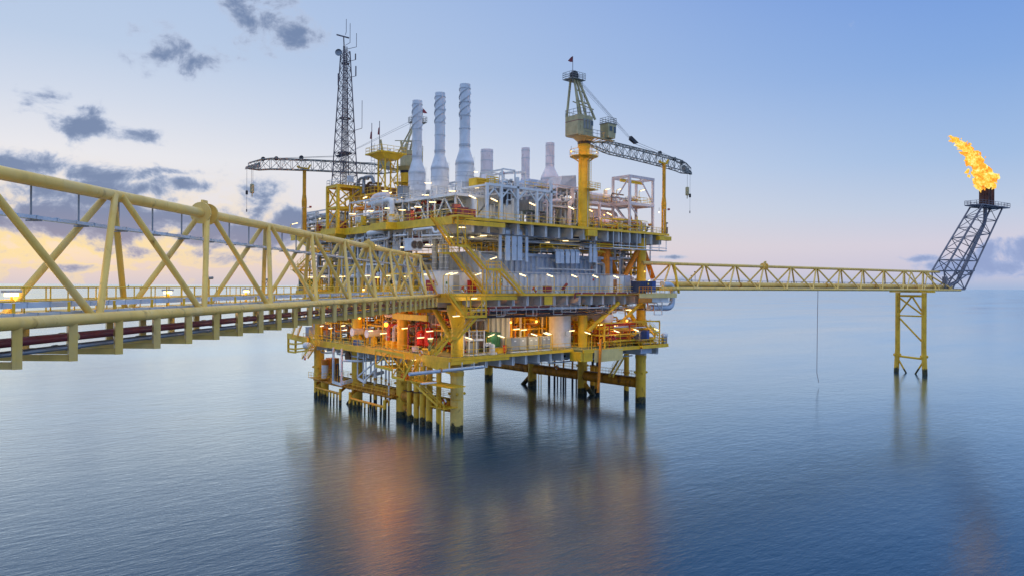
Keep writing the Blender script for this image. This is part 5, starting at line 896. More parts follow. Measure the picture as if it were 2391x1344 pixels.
x = ax(1150, -.6); e = thing('white_drum', 'white cylindrical drum on a plinth beside the meter boxes', 'drum', (x, -.6, Z1)); part(e, 'drum', 'white', TU((x, -.6, Z1 + .3), (x, -.6, Z1 + 1.5), .45, 18)); part(e, 'lid', 'white', LA([(.45, Z1 + 1.5), (.2, Z1 + 1.65), (0, Z1 + 1.68)], (x, -.6, 0), n=18)); part(e, 'plinth', 'white', BX(x - .6, x + .6, -1.1, -.1, Z1, Z1 + .3))
x = ax(1153, 2.4); e = thing('green_cabinet', 'green equipment cabinet against the cream corrugated wall', 'cabinet', (x, 2.4, Z1)); part(e, 'body', 'green', BX(x - 1, x + 1, 1.8, 3.2, Z1 + .9, Z1 + 3.2)); part(e, 'door', 'green', BX(x + .35, x + .95, 1.74, 1.8, Z1 + 1, Z1 + 3.1)); part(e, 'stand', 'dark', BX(x - .9, x + .9, 1.9, 3.1, Z1, Z1 + .9))
x = ax(1161, 1.2); solo('blue_drum', 'blue plastic drum lying by the green cabinet', 'drum', 'blue', VE((x - .7, 1.2, Z1 + .45), (x + .5, 1.2, Z1 + .45), .45, 14), BX(x - .6, x + .4, .9, 1.5, Z1, Z1 + .1))
x = ax(1170, .4); solo('yellow_bin', 'low yellow bin on the cellar deck by the corner post', 'bin', 'yellow', BX(x - .8, x + .6, 0, 1, Z1, Z1 + .7), BX(x - .85, x + .65, -.05, 1.05, Z1 + .7, Z1 + .76)); x = ax(1180, -.2); solo('red_extinguisher_box', 'small red fire box at the cellar deck railing by the first grey cabinet', 'fire box', 'red', BX(x - .25, x + .25, -.4, 0, Z1 + .2, Z1 + 1.2), BX(x - .28, x + .28, -.43, .03, Z1 + 1.2, Z1 + 1.25), BX(x - .2, x + .2, -.3, -.1, Z1, Z1 + .2))
# red and purple boxes
def cabinet(label, name, cat, p, sx, sy, sz, m_, rz=0):
    c = thing(name, label, cat, p); part(c, 'body', m_, OB(p + ZU * .25, sx, sy, sz, rz)); part(c, 'lid', m_, OB(p + ZU * (.25 + sz), sx + .08, sy + .08, .06, rz)); part(c, 'legs', 'steel', OB(p, sx * .8, sy * .7, .24, rz)); return c
for lb, px, py, b, sx, sz, m_ in (('purple-red hose box on the main deck in front of the corrugated wall', 1278, 681, -1.4, 1.5, .9, 'magenta'), ('tall red fire cabinet at the foot of the braced landing tower', 1099, 685, -1.3, .8, 1.7, 'red'), ('second tall red fire cabinet beside the first at the landing tower', 1107, 685, -1.0, .5, 1.7, 'red')):
    p = V((ax(px, b), b, Z2)); cabinet(lb, 'fire_cabinet', 'cabinet', p, sx, .6, sz, m_)
for lb, px, b, sx, sz, m_ in (('dark red cabinet behind the upper deck railing, left of three', 1064, 1.2, 1.2, 1.9, 'darkred'), ('purple-red hose box behind the upper deck railing, middle of three', 1080, -.2, 1.6, 1.3, 'magenta'), ('purple-red hose box behind the upper deck railing, right of three', 1100, .2, 1.1, 1.2, 'magenta'), ('purple hose box at the right corner of the upper deck', 1551, -1.2, 1.2, 1.1, 'magenta')):
    p = V((ax(px, b), b, Z3)); cabinet(lb, 'hose_box', 'cabinet', p, sx, .7, sz, m_)
for lb, px, a, sx, sz, m_ in (('dark red cabinet between the white platform posts on the left upper deck', 957, -1.2, 1.2, 1.5, 'darkred'), ('dark purple cabinet at the foot of the mast support', 799, -1.4, 1.5, 1.2, 'magenta'), ('red hose box at the far left of the upper deck', 744, -1.6, .9, 1.2, 'red'), ('bright yellow cabinet beside the mast support', 848, -1.8, .7, 1.6, 'yellow_rail')):
    p = V((a, by(px, a), Z3)); cabinet(lb, 'deck_cabinet', 'cabinet', p, .7, sx, sz, m_)
for i, px in enumerate((831, 836, 841)):
    y = by(px, -1.9); c = thing('gas_bottle_panel', f'white gas panel left of the bright yellow cabinet, {ORD[i]} of three', 'panel', (-1.9, y, Z3)); part(c, 'panel', 'white', BX(-2.0, -1.8, y - .2, y + .2, Z3 + .9, Z3 + 1.9)); part(c, 'stand', 'yellow', BX(-1.95, -1.85, y - .15, y + .15, Z3, Z3 + .9))
# life buoys
def buoy(label, p, d):
    d = V(d).normalized(); u, v = frame(d); n, k = 16, 6; b = thing('life_buoy', label, 'life buoy', p, 'life buoys')
    for q in range(4):
        m = MB(); pts = [p + (u * math.cos(t) + v * math.sin(t)) * .36 for t in [q * math.pi / 2 + math.pi / 2 * j / 6 for j in range(7)]]; m.pipe(pts, .11, 8, bend=.1); m.build('segment', 'red' if q % 2 else 'white', b)
    part(b, 'back_board', 'yellow', BM(p + d * .14 - v * .5, p + d * .14 + v * .5, .5, .04))
buoy('orange and white life buoy on the main deck railing near the landing tower', PB(1083, 676, -2.62), (0, 1, 0)); buoy('orange and white life buoy on the main deck railing in front of the corrugated wall', PB(1248, 677, -2.62), (0, 1, 0)); buoy('life buoy on the handrail of the orange brace', PD(1302, 857, 152), (1, 1, 0)); buoy('life buoy on the cellar deck railing near the corner stair', PA(984, 824, -2.75), (1, 0, 0)); buoy('life buoy on the small boat landing by the nearest leg', PA(1039, 937, -2.9), (1, 0, 0)); buoy('life buoy on the hanging stair at the far left', PA(712, 834, -4.9), (1, 0, 0))
# fire monitor and signs along the main deck
p = V((ax(1318, -1.6), -1.6, Z2)); c = thing('fire_monitor', 'dark red tilted fire monitor on the main deck by the corrugated wall', 'fire monitor', p); part(c, 'barrel', 'darkred', BM(p + V((-.5, 0, .6)), p + V((.6, 0, 1.6)), .35)); part(c, 'stand', 'dark', TU(p, p + ZU * .8, .1, 8)); part(c, 'brace', 'white', BM(p + V((-1.6, 0, .6)), p + V((-.6, 0, .05)), .12))
p = V((ax(1298, -1.6), -1.6, Z2)); solo('white_chock', 'pair of white tilted chocks on the main deck under the purple-red box', 'chock', 'white', BM(p + V((-.5, 0, .6)), p + V((.4, 0, .05)), .25), BM(p + V((-.7, 0, .05)), p + V((.5, 0, .05)), .3, .1))
p = PB(1170, 655, .35); c = thing('exit_sign', 'small green exit sign with an orange plate on the module wall behind the braced tower', 'sign', p); part(c, 'plate', 'green', BX(p.x - .22, p.x + .22, .3, .36, p.z - .3, p.z + .3)); part(c, 'figure', 'white', BX(p.x - .08, p.x + .08, .28, .3, p.z - .15, p.z + .15)); part(c, 'lower_plate', 'orange', BX(p.x - .15, p.x + .15, .3, .36, p.z - .75, p.z - .45))
p = PB(1385, 653, .3); solo('door_notice', 'small red notice beside the grey module door', 'sign', 'red', BX(p.x - .15, p.x + .15, .2, .3, p.z - .2, p.z + .2), BX(p.x - .1, p.x + .1, .19, .2, p.z - .1, p.z + .1))
p = PB(1018, 668, -2.7); c = thing('red_locker', 'bright red locker on the bridge landing', 'locker', V((p.x, -2, Z2))); q = PA(1002, 673, -3.6); part(c, 'body', 'red', BX(q.x, q.x + 1, q.y - .9, q.y + .9, Z2 + .1, Z2 + 2)); part(c, 'label_strip', 'yellow', BX(q.x - .03, q.x, q.y - .5, q.y + .5, Z2 + 1.3, Z2 + 1.5))

# ------------------------------------------------------------------ near bridge: triangular truss from the left edge of the photograph to the platform corner
SL = .0787
def tr(d, off, z): return RF(-21.24 + SL * d + off, d, z)
ZB, ZT = 20.62, 26.12
br = thing('near_bridge', 'pale yellow tubular truss footbridge leading from the left to the platform corner', 'bridge', tr(60, 0, ZB))
N0 = [33.6 + 8.5 * k for k in range(-3, 9)]; DE = 108.2
for d0, d1 in zip(N0, N0[1:]): part(br, 'top_chord', 'bridge_yellow', TU(tr(d0, 0, ZT), tr(d1 + (1.6 if d1 == N0[-1] else 0), 0, ZT), .27, 20))
for o in (2.0, -2.0):
    for d0, d1 in zip(N0, N0[1:] + [DE]): part(br, 'bottom_chord', 'bridge_yellow', TU(tr(d0, o, ZB), tr(d1, o, ZB), .235, 20))
    part(br, 'bottom_chord', 'bridge_yellow', TU(tr(N0[-1], o, ZB), tr(DE, o, ZB), .235, 20))
for i, d in enumerate(N0):                     # from every top node two struts to each bottom chord, half a bay either way
    for o in (2.0, -2.0):
        part(br, 'strut', 'bridge_yellow', TU(tr(d - .25, .1 * o, ZT), tr(d - 4.1, o, ZB), .15, 12)); part(br, 'strut', 'bridge_yellow', TU(tr(d + .25, .1 * o, ZT), tr(min(d + 4.1, DE - .3), o, ZB), .15, 12))
ux = (tr(50, 0, 0) - tr(40, 0, 0)).normalized()
for d in (41.9, 76.3):
    for s in (-.42, .42):
        f = part(br, 'flange', 'bridge_yellow', TU(tr(d + s - .06, 0, ZT), tr(d + s + .06, 0, ZT), .62, 24))
    part(br, 'gusset', 'bridge_yellow', HU([tr(d - .5, -.06, ZT), tr(d + .5, -.06, ZT), tr(d + .5, .06, ZT), tr(d - .5, .06, ZT)], [tr(d - .25, -.06, ZT + .78), tr(d + .25, -.06, ZT + .78), tr(d + .25, .06, ZT + .78), tr(d - .25, .06, ZT + .78)]))
# hanger posts and cross beams of the pipe shelf below
dd = N0[1] - 8.5
while dd < 106:
    z0 = 19.02
    for o in (2.0, -2.0): part(br, 'hanger_post', 'bridge_yellow', BM(tr(dd, o, ZB - .15), tr(dd, o, z0), .3, .3))
    part(br, 'cross_beam', 'bridge_yellow', BM(tr(dd, 2.0, z0 + .12), tr(dd, -2.0, z0 + .12), .22, .24)); part(br, 'deck_beam', 'bridge_yellow', BM(tr(dd, 2.0, ZB), tr(dd, -2.0, ZB), .16, .2))
    part(br, 'tray_bracket', 'yellow', BM(tr(dd + .5, 1.5, ZB - .2), tr(dd + .5, 1.5, 21.3), .09), BM(tr(dd + .5, 1.5, 20.9), tr(dd + .5, .6, 20.9), .07))
    part(br, 'tray_hanger', 'steel', BM(tr(dd + 1.2, -.55, ZT), tr(dd + 1.2, -.55, 24.55), .07), BM(tr(dd + 1.2, -.75, 24.55), tr(dd + 1.2, -.1, 24.55), .07))
    dd += 8.5 / 3
part(br, 'stiffener', 'bridge_yellow', BM(tr(10, 2.0, 18.9), tr(10.1, 2.0, 18.9), .1))
part(br, 'walkway', 'yellow', HU([tr(8, -1.7, 20.74), tr(DE, -1.7, 20.74), tr(DE, .4, 20.74), tr(8, .4, 20.74)], [tr(8, -1.7, 20.8), tr(DE, -1.7, 20.8), tr(DE, .4, 20.8), tr(8, .4, 20.8)]))
for o in (.45, -1.75): part(br, 'handrail', 'yellow_rail', RA([tr(8, o, 20.8), tr(DE, o, 20.8)], h=1.05, sp=1.4, r=.03)); 
# cable trays in short covered lengths
for nm, o, z, h, w in (('upper', .95, 21.1, .2, .45), ('lower', 1.35, 20.72, .2, .45), ('hung', -.45, 24.6, .14, .4)):
    t = thing('bridge_cable_tray', f'{dict(upper="upper", lower="lower", hung="high hung")[nm]} pale blue cable tray running along the near bridge', 'cable tray', tr(40, o, z), 'cable trays on the near bridge')
    d, L_ = 9.0, 1.18; g = MB(); p, q = tr(d, o, z), tr(d + L_ - .03, o, z); g.beam(p + ZU * h / 2, q + ZU * h / 2, w, h); g.beam(p + ZU * h, p + ux * .06 + ZU * h, w + .05, .05); f = g.build('cover', 'tray', t)
    k = 1
    while d + L_ * (k + 1) < DE - .5 - (4 if nm == 'hung' else 0): again(t, f, 'cover', tr(d + L_ * k, o, z) - tr(d, o, z)); k += 1
# pipes on the shelf
for nm, o, z, r_, m_, lb in (('pipe', 1.35, 19.9, .16, 'darkred', 'front dark red pipe on the shelf under the near bridge'), ('pipe', .9, 19.88, .15, 'darkred', 'rear dark red pipe on the shelf under the near bridge'), ('pipe', 1.5, 19.5, .08, 'steel', 'thin front grey pipe on the shelf under the near bridge'), ('pipe', 1.15, 19.45, .07, 'dark', 'thin dark cable on the shelf under the near bridge'), ('pipe', .6, 19.45, .08, 'steel', 'grey pipe at the back of the shelf under the near bridge')):
    t = thing('bridge_pipe', lb, 'pipe', tr(40, o, z)); part(t, 'pipe', m_, TU(tr(8, o, z), tr(106, o, z), r_, 12)); c = MB(); c.ring(tr(12, o, z), r_, .03, .25, 12, ux); f = c.build('clamp', 'plate' if m_ == 'darkred' else 'steel', t)
    for k in range(1, 16): again(t, f, 'clamp', tr(12 + 5.6 * k, o, z) - tr(12, o, z))
# kick plates, lamps and cameras on the bridge
for i, (px, py, d) in enumerate(((130, 684, 29.5), (418, 681, 41), (575, 676, 51), (870, 670, 80))):
    p = tr(d, -1.6, 21.55); 
    l = thing('bridge_lamp', f'lit rectangular lamp housing beside the bridge handrail, {ORD[i]} from the left', 'lamp', p, 'lamps along the near bridge'); part(l, 'housing', 'tray', BM(p - ux * .42 + ZU * .13, p + ux * .42 + ZU * .13, .24, .1)); part(l, 'lens', 'tube_glow', BM(p - ux * .32, p + ux * .32, .12, .14)); part(l, 'stand', 'yellow', BM(p + V((0, 0, -.75)), p + ZU * .1, .08))
for i, (px, py, d) in enumerate(((52, 645, 27.4), (517, 655, 46), (651, 655, 55))):
    p = tr(d, -1.75, 20.8); c = thing('bridge_camera', f'small camera on a yellow post at the bridge handrail, {ORD[i]} from the left', 'camera', p, 'cameras on the near bridge'); part(c, 'post', 'yellow', TU(p, p + ZU * 1.5, .05, 8)); part(c, 'camera', 'cabinet', TU(p + ZU * 1.6 - RT * .2, p + ZU * 1.63 + RT * .25, .09, 10)); part(c, 'cable_loop', 'dark', PI_([p + ZU * 1.0, p + ZU * 1.2 - RT * .2, p + ZU * 1.4 - RT * .1, p + ZU * 1.55], .025, 5))
p, q = tr(104.8, .7, 25.0), tr(DE, 1.6, 21.2); solo('sloping_cable_ladder', 'sloping grey cable ladder at the platform end of the near bridge', 'cable tray', 'plate', BM(p - RT * .3, q - RT * .3, .08, .15), BM(p + RT * .3, q + RT * .3, .08, .15), *[BM(p.lerp(q, k / 12) - RT * .3, p.lerp(q, k / 12) + RT * .3, .1, .06) for k in range(13)])
# ------------------------------------------------------------------ flare bridge, its tower, boom and flame
FDR, FDF = .837, .547
def fb(t, off, z): return RF(30.1 + FDR * t + FDF * off, 139.6 + FDF * t - FDR * off, z)      # off: towards the camera side
fbz0, fbz1 = 21.75, 26.6
F = thing('flare_bridge', 'long yellow tubular truss bridge leading right to the flare', 'bridge', fb(50, 0, fbz0)); FN = [1.1 + 9.35 * k for k in range(11)]
part(F, 'top_chord', 'bridge_yellow', TU(fb(-6.5, 0, fbz1), fb(FN[0], 0, fbz1), .36, 16))
for a, b in zip(FN, FN[1:] + [103]): part(F, 'top_chord', 'bridge_yellow', TU(fb(a, 0, fbz1), fb(b, 0, fbz1), .3, 16))
for o in (2.2, -2.2):
    for a, b in zip([-4] + FN, FN + [110]): part(F, 'bottom_chord', 'bridge_yellow', TU(fb(a, o, fbz0), fb(b, o, fbz0), .3, 14))
for i, t in enumerate(FN):
    for o in (2.2, -2.2):
        part(F, 'strut', 'bridge_yellow', TU(fb(t - .2, 0, fbz1), fb(t - 4.55, o, fbz0), .18, 10)); part(F, 'strut', 'bridge_yellow', TU(fb(t + .2, 0, fbz1), fb(t + 4.55, o, fbz0), .18, 10))
    part(F, 'deck_beam', 'bridge_yellow', BM(fb(t, 2.2, fbz0), fb(t, -2.2, fbz0), .3))
for t in (88.6, 97): part(F, 'extra_brace', 'bridge_yellow', TU(fb(t, 0, fbz1), fb(t, 2.2, fbz0), .18, 10)); part(F, 'extra_brace', 'bridge_yellow', TU(fb(t, 0, fbz1), fb(t - 6, 2.2, fbz0), .16, 10))
for s in (-.5, .5): part(F, 'flange', 'bridge_yellow', TU(fb(FN[3] + s - .08, 0, fbz1), fb(FN[3] + s + .08, 0, fbz1), .75, 20))
part(F, 'gusset', 'bridge_yellow', HU([fb(FN[3] - .6, .1, fbz1), fb(FN[3] + .6, .1, fbz1), fb(FN[3] + .6, -.1, fbz1), fb(FN[3] - .6, -.1, fbz1)], [fb(FN[3], .1, fbz1 + 1.1), fb(FN[3] + .6, .1, fbz1 + 1.2), fb(FN[3] + .6, -.1, fbz1 + 1.2), fb(FN[3], -.1, fbz1 + 1.1)]))
fpipe = thing('flare_pipe', 'thick yellow flare pipe lying inside the flare bridge', 'pipe', fb(50, .6, fbz0)); part(fpipe, 'pipe', 'bridge_yellow', TU(fb(-2, .6, fbz0 + .85), fb(108, .6, fbz0 + .85), .55, 16))
for t in (20, 50, 70): part(fpipe, 'clamp', 'rust_orange', RG(fb(t, .6, fbz0 + .85), .55, .03, .5, 16, (fb(1, 0, 0) - fb(0, 0, 0))))
part(F, 'walkway', 'steel', HU([fb(-3, -.5, fbz0 + .5), fb(104, -.5, fbz0 + .5), fb(104, -1.8, fbz0 + .5), fb(-3, -1.8, fbz0 + .5)], [fb(-3, -.5, fbz0 + .6), fb(104, -.5, fbz0 + .6), fb(104, -1.8, fbz0 + .6), fb(-3, -1.8, fbz0 + .6)])); part(F, 'handrail', 'steel', RA([fb(-3, -.5, fbz0 + .6), fb(104, -.5, fbz0 + .6)], r=.04), RA([fb(-3, -1.8, fbz0 + .6), fb(104, -1.8, fbz0 + .6)], r=.04))
part(F, 'end_brace', 'bridge_yellow', TU(fb(FN[-1] + .3, 0, fbz1), fb(106, 2.2, fbz0), .2, 10)); part(F, 'support_post', 'yellow', TU(fb(FN[0], 2.0, fbz0 - .8), fb(FN[0] + .6, .1, fbz1), .25, 10))
p = fb(8.5, -1.6, fbz0 + .6); c = thing('flare_bridge_lamp', 'pair of small lamps on posts in the second bay of the flare bridge', 'lamp', p); part(c, 'post', 'steel', TU(p, p + ZU * 1.8, .06, 6), TU(p + RT * .7, p + RT * .7 + ZU * 2.6, .06, 6)); part(c, 'head', 'dark', TU(p + ZU * 1.8, p + ZU * 2.1, .18, 8), TU(p + RT * .7 + ZU * 2.6, p + RT * .7 + ZU * 2.9, .18, 8))
rp = [PD(1910, 676, 163), PD(1909, 760, 163), PD(1908.5, 870, 163), PD(1913, 892, 163)]; solo('hanging_rope', 'thin rope hanging from the middle of the flare bridge to the sea', 'rope', 'mast', PI_([(p.x, p.y, max(p.z, -.1)) for p in rp], .06, 5))
T = thing('flare_tower', 'yellow two-legged braced tower standing in the sea under the flare bridge', 'tower', fb(88.6, 0, 0)); tz = fbz0 - .7
L1_, L2_ = lambda z: fb(88.6, -3.4 - max(0, (6 - z)) * .05, z), lambda z: fb(88.6, 3.4 + max(0, (6 - z)) * .05, z)
for Lg in (L1_, L2_): part(T, 'leg', 'leg_yellow', TU(Lg(6), Lg(tz), .6, 16)); part(T, 'lower_leg', 'leg_yellow', TU(Lg(-3), Lg(6), .62, 16)); part(T, 'joint', 'leg_yellow', TU(Lg(4.6) + RT * -.9, Lg(4.6) + RT * .9, .38, 10))
part(T, 'cap_beam', 'yellow', BM(fb(88.6, -5.5, tz + .3), fb(88.6, 6, tz + .3), .7, .5)); part(T, 'cross_tube', 'yellow', TU(L1_(20.2), L2_(20.2), .3, 10)); part(T, 'cross_tube', 'yellow', TU(L1_(15), L2_(15), .2, 10)); part(T, 'cross_tube', 'yellow', TU(L1_(4.3), L2_(4.0), .28, 10))
for u, w in ((L1_(15.2), fb(88.6, .2, 20)), (fb(88.6, .4, 20), L2_(15.4)), (L1_(20), L2_(15.1)), (L1_(14.8), L2_(8)), (L1_(4), fb(88.6, -.8, -.5)), (L2_(3.8), fb(88.6, 1.0, -.5))): part(T, 'diagonal', 'leg_yellow', TU(u, w, .22, 10))
# boom
B_ = thing('flare_boom', 'dark grey inclined lattice boom rising from the end of the flare bridge', 'boom', fb(108, 0, 22))
up0, up1, lo0, lo1 = (102.4, 26.9), (123.5, 45.6), (113.6, 22.0), (136, 46.0); nb = 6
P4 = lambda e, o, k: fb(e[0][0] + (e[1][0] - e[0][0]) * k, o, e[0][1] + (e[1][1] - e[0][1]) * k)
for e in ((up0, up1), (lo0, lo1)):
    for o in (1.6, -1.6): part(B_, 'chord', 'flare_steel', TU(P4(e, o, 0), P4(e, o, 1), .23, 12))
for o in (1.6, -1.6): part(B_, 'foot', 'flare_steel', TU(fb(103, o, 22), fb(113.6, o, 22), .23, 12)); part(B_, 'foot', 'flare_steel', TU(fb(103, o, 22), fb(102.4, o, 26.9), .2, 10)); part(B_, 'foot', 'flare_steel', TU(fb(104, o, 22.2), fb(119, o, 27.4), .2, 10)); part(B_, 'foot', 'flare_steel', TU(fb(102.4, o, 26.9), fb(119, o, 27.2), .2, 10))
for i in range(nb + 1):
    k = i / nb
    for o in (1.6, -1.6): part(B_, 'strut', 'flare_steel', TU(P4((up0, up1), o, k), P4((lo0, lo1), o, k), .11, 8))
    for e in ((up0, up1), (lo0, lo1)): part(B_, 'strut', 'flare_steel', TU(P4(e, -1.6, k), P4(e, 1.6, k), .11, 8))
    if i < nb:
        k2 = (i + 1) / nb
        for o in (1.6, -1.6): part(B_, 'diagonal', 'flare_steel', TU(P4((up0, up1), o, k if i % 2 else k2), P4((lo0, lo1), o, k2 if i % 2 else k), .1, 8))
        part(B_, 'diagonal', 'flare_steel', TU(P4((up0, up1), -1.6, k), P4((up0, up1), 1.6, k2), .09, 8)); part(B_, 'diagonal', 'flare_steel', TU(P4((lo0, lo1), 1.6, k), P4((lo0, lo1), -1.6, k2), .09, 8))
part(B_, 'riser', 'flare_steel', PI_([fb(106, .6, 22.8), fb(112, .4, 24), fb(127.5, 0, 40), fb(129, 0, 42), fb(129, 0, 46)], .5, 14)); part(B_, 'riser', 'flare_steel', PI_([fb(109, -.8, 22.8), fb(131, -.8, 42.5), fb(134, -.8, 46)], .23, 12)); part(B_, 'ladder', 'flare_steel', *[TU(fb(102 + s, 2.4, 27.6), fb(122.8 + s, 2.4, 46.2), .08, 5) for s in (0, -.9)], *[TU(fb(102 + .52 * k, 2.4, 27.6 + .465 * k), fb(101.1 + .52 * k, 2.4, 27.6 + .465 * k), .05, 4) for k in range(40)]); part(B_, 'equipment_box', 'flare_steel', BX(fb(102, 2, 0).x - .6, fb(102, 2, 0).x + .6, fb(102, 2, 0).y - .5, fb(102, 2, 0).y + .5, 23.5, 25.3))
tp = part(B_, 'top_platform', 'flare_steel', HU([fb(122, 2.4, 46.0), fb(139, 2.4, 46.0), fb(139, -2.4, 46.0), fb(122, -2.4, 46.0)], [fb(122, 2.4, 46.3), fb(139, 2.4, 46.3), fb(139, -2.4, 46.3), fb(122, -2.4, 46.3)])); part(tp, 'handrail', 'flare_steel', RA([fb(122, 2.4, 46.3), fb(139, 2.4, 46.3), fb(139, -2.4, 46.3), fb(122, -2.4, 46.3)], sp=1.8, r=.06, close=True))
st = part(B_, 'flare_tip', 'burnt', LA([(1.25, 46.3), (1.25, 51.3), (1.5, 51.4), (1.5, 52.3), (1.3, 52.3), (1.3, 51)], fb(129, 0, 0), n=20))
for k in range(8): t = k * math.pi / 4; o = fb(129, 0, 0); part(st, 'fin', 'burnt', BM(o + V((1.5 * math.cos(t), 1.5 * math.sin(t), 46.4)), o + V((1.5 * math.cos(t), 1.5 * math.sin(t), 52)), .16))
part(B_, 'pilot_stack', 'burnt', TU(fb(135.2, -.6, 46.3), fb(135.2, -.6, 52.6), .38, 12))
# flame: ragged tongues of burning gas blown back along the bridge
def make_flame():
    rnd = random.Random(21); m = MB(); path = [(129.3, 51.8, 1.6), (129.3, 53.0, 4.2), (127.8, 54.8, 4.7), (125, 57.0, 3.6), (121.5, 59.4, 3.3), (117.5, 61.6, 2.6), (112.5, 63.2, 2.0), (108.4, 64.2, .9)]
    ico = [V(v).normalized() for v in [(0, 0, 1), (.9, 0, .45), (.28, .85, .45), (-.72, .53, .45), (-.72, -.53, .45), (.28, -.85, .45), (.72, .53, -.45), (-.28, .85, -.45), (-.9, 0, -.45), (-.28, -.85, -.45), (.72, -.53, -.45), (0, 0, -1)]]
    fc = [(0, 1, 2), (0, 2, 3), (0, 3, 4), (0, 4, 5), (0, 5, 1), (1, 6, 2), (2, 7, 3), (3, 8, 4), (4, 9, 5), (5, 10, 1), (6, 7, 2), (7, 8, 3), (8, 9, 4), (9, 10, 5), (10, 6, 1), (11, 7, 6), (11, 8, 7), (11, 9, 8), (11, 10, 9), (11, 6, 10)]
    V2 = list(ico); mid = {}; F2 = []
    def md(a, b):
        k = (min(a, b), max(a, b))
        if k not in mid: mid[k] = len(V2); V2.append((V2[a] + V2[b]).normalized())
        return mid[k]
    for a, b, c in fc: ab, bc, ca = md(a, b), md(b, c), md(c, a); F2 += [(a, ab, ca), (b, bc, ab), (c, ca, bc), (ab, bc, ca)]
    def blobm(c, s, ax_):
        u = frame(ax_)[0]; w = ax_.cross(u); fx, fy, fz = rnd.uniform(.5, 1), rnd.uniform(.5, 1), rnd.uniform(1.2, 2.6); ph = [rnd.uniform(0, 6.28) for _ in range(6)]
        vs = []
        for v in V2:
            k = 1 + .32 * math.sin(3.1 * v.x + ph[0]) * math.sin(2.7 * v.y + ph[1]) + .25 * math.sin(5.3 * v.z + ph[2]) + .16 * math.sin(8 * v.x + ph[3]) * math.sin(7 * v.z + ph[4])
            tip = 1 - .55 * max(0, v.z) ; vs.append(c + (u * v.x * fx * tip + w * v.y * fy * tip + ax_ * v.z * fz + u * .5 * max(0, v.z) ** 2 * math.sin(ph[5])) * s * k)
        m.add(vs, F2, True)
    for i in range(len(path) - 1):
        (t0, z0, w0), (t1, z1, w1) = path[i], path[i + 1]; d = (fb(t1, 0, z1) - fb(t0, 0, z0)).normalized()
        for k in range(46 if i else 20):
            f = rnd.random(); w = w0 + (w1 - w0) * f; g = min(1, abs(rnd.gauss(0, .5))); a = rnd.uniform(0, 6.283)
            c = fb(t0 + (t1 - t0) * f, math.sin(a) * w * .75 * g, z0 + (z1 - z0) * f) + ((fb(1, 0, 0) - fb(0, 0, 0)) * .8 + ZU * .6) * math.cos(a) * w * g
            blobm(c, w * rnd.uniform(.12, .30) * (1.25 - .7 * g), (d + V((rnd.gauss(0, .35), rnd.gauss(0, .35), rnd.gauss(0, .35)))).normalized())
    for k in range(26): c = fb(132.5 + rnd.gauss(0, 1.2), rnd.gauss(0, .8), 54.3 + rnd.gauss(0, 1.1)); blobm(c, rnd.uniform(.25, .7), V((.1, .1, 1)).normalized())
    mt = bpy.data.materials.new('flame'); mt.use_nodes = True; nt = mt.node_tree; nt.nodes.clear(); L = nt.links.new
    ge = nt.nodes.new('ShaderNodeNewGeometry'); no = nt.nodes.new('ShaderNodeTexNoise'); no.inputs['Scale'].default_value = .55; no.inputs['Detail'].default_value = 6; no.inputs['Roughness'].default_value = .7; L(ge.outputs['Position'], no.inputs[0])
    r = nt.nodes.new('ShaderNodeValToRGB'); L(no.outputs[0], r.inputs[0]); cr_ = r.color_ramp
    for e in [(0.30, (.55, .16, .03)), (.42, (.95, .30, .03)), (.52, (1, .55, .06)), (.60, (1, .78, .22)), (.72, (1, .93, .55))]:
        q = cr_.elements.new(e[0]); q.color = (*e[1], 1)
    cr_.elements.remove(cr_.elements[0]); cr_.elements.remove(cr_.elements[-1])
    em_ = nt.nodes.new('ShaderNodeEmission'); L(r.outputs[0], em_.inputs[0]); em_.inputs[1].default_value = .85; ou = nt.nodes.new('ShaderNodeOutputMaterial'); L(em_.outputs[0], ou.inputs[0])
    fl = thing('flare_flame', 'tall orange and yellow gas flame blown left from the flare tip', 'flame', fb(129, 0, 51.6)); o = m.build('burning_gas', mt, fl); o['kind'] = 'stuff'
make_flame()
# ------------------------------------------------------------------ far ships
for i, (px, h, lb) in enumerate(((300, 9, 'tiny distant lift boat silhouette on the horizon left of the bridge strut'), (330, 4, 'tiny distant low ship on the horizon'), (285, 12, 'tiny distant derrick silhouette on the horizon'))):
    p = RF((px - CX) / F_PX * 4200, 4200, 0); s = thing('far_ship', lb, 'ship', p); part(s, 'hull', 'mast', OB(p, 14 if i < 2 else 5, 5, 5 if i < 2 else 4, HEAD)); part(s, 'superstructure', 'mast', OB(p + ZU * 5, 7 if i < 2 else 3, 4, h, HEAD)); part(s, 'mast_pole', 'mast', TU(p + ZU * 5, p + ZU * (14 + h), .8, 5))

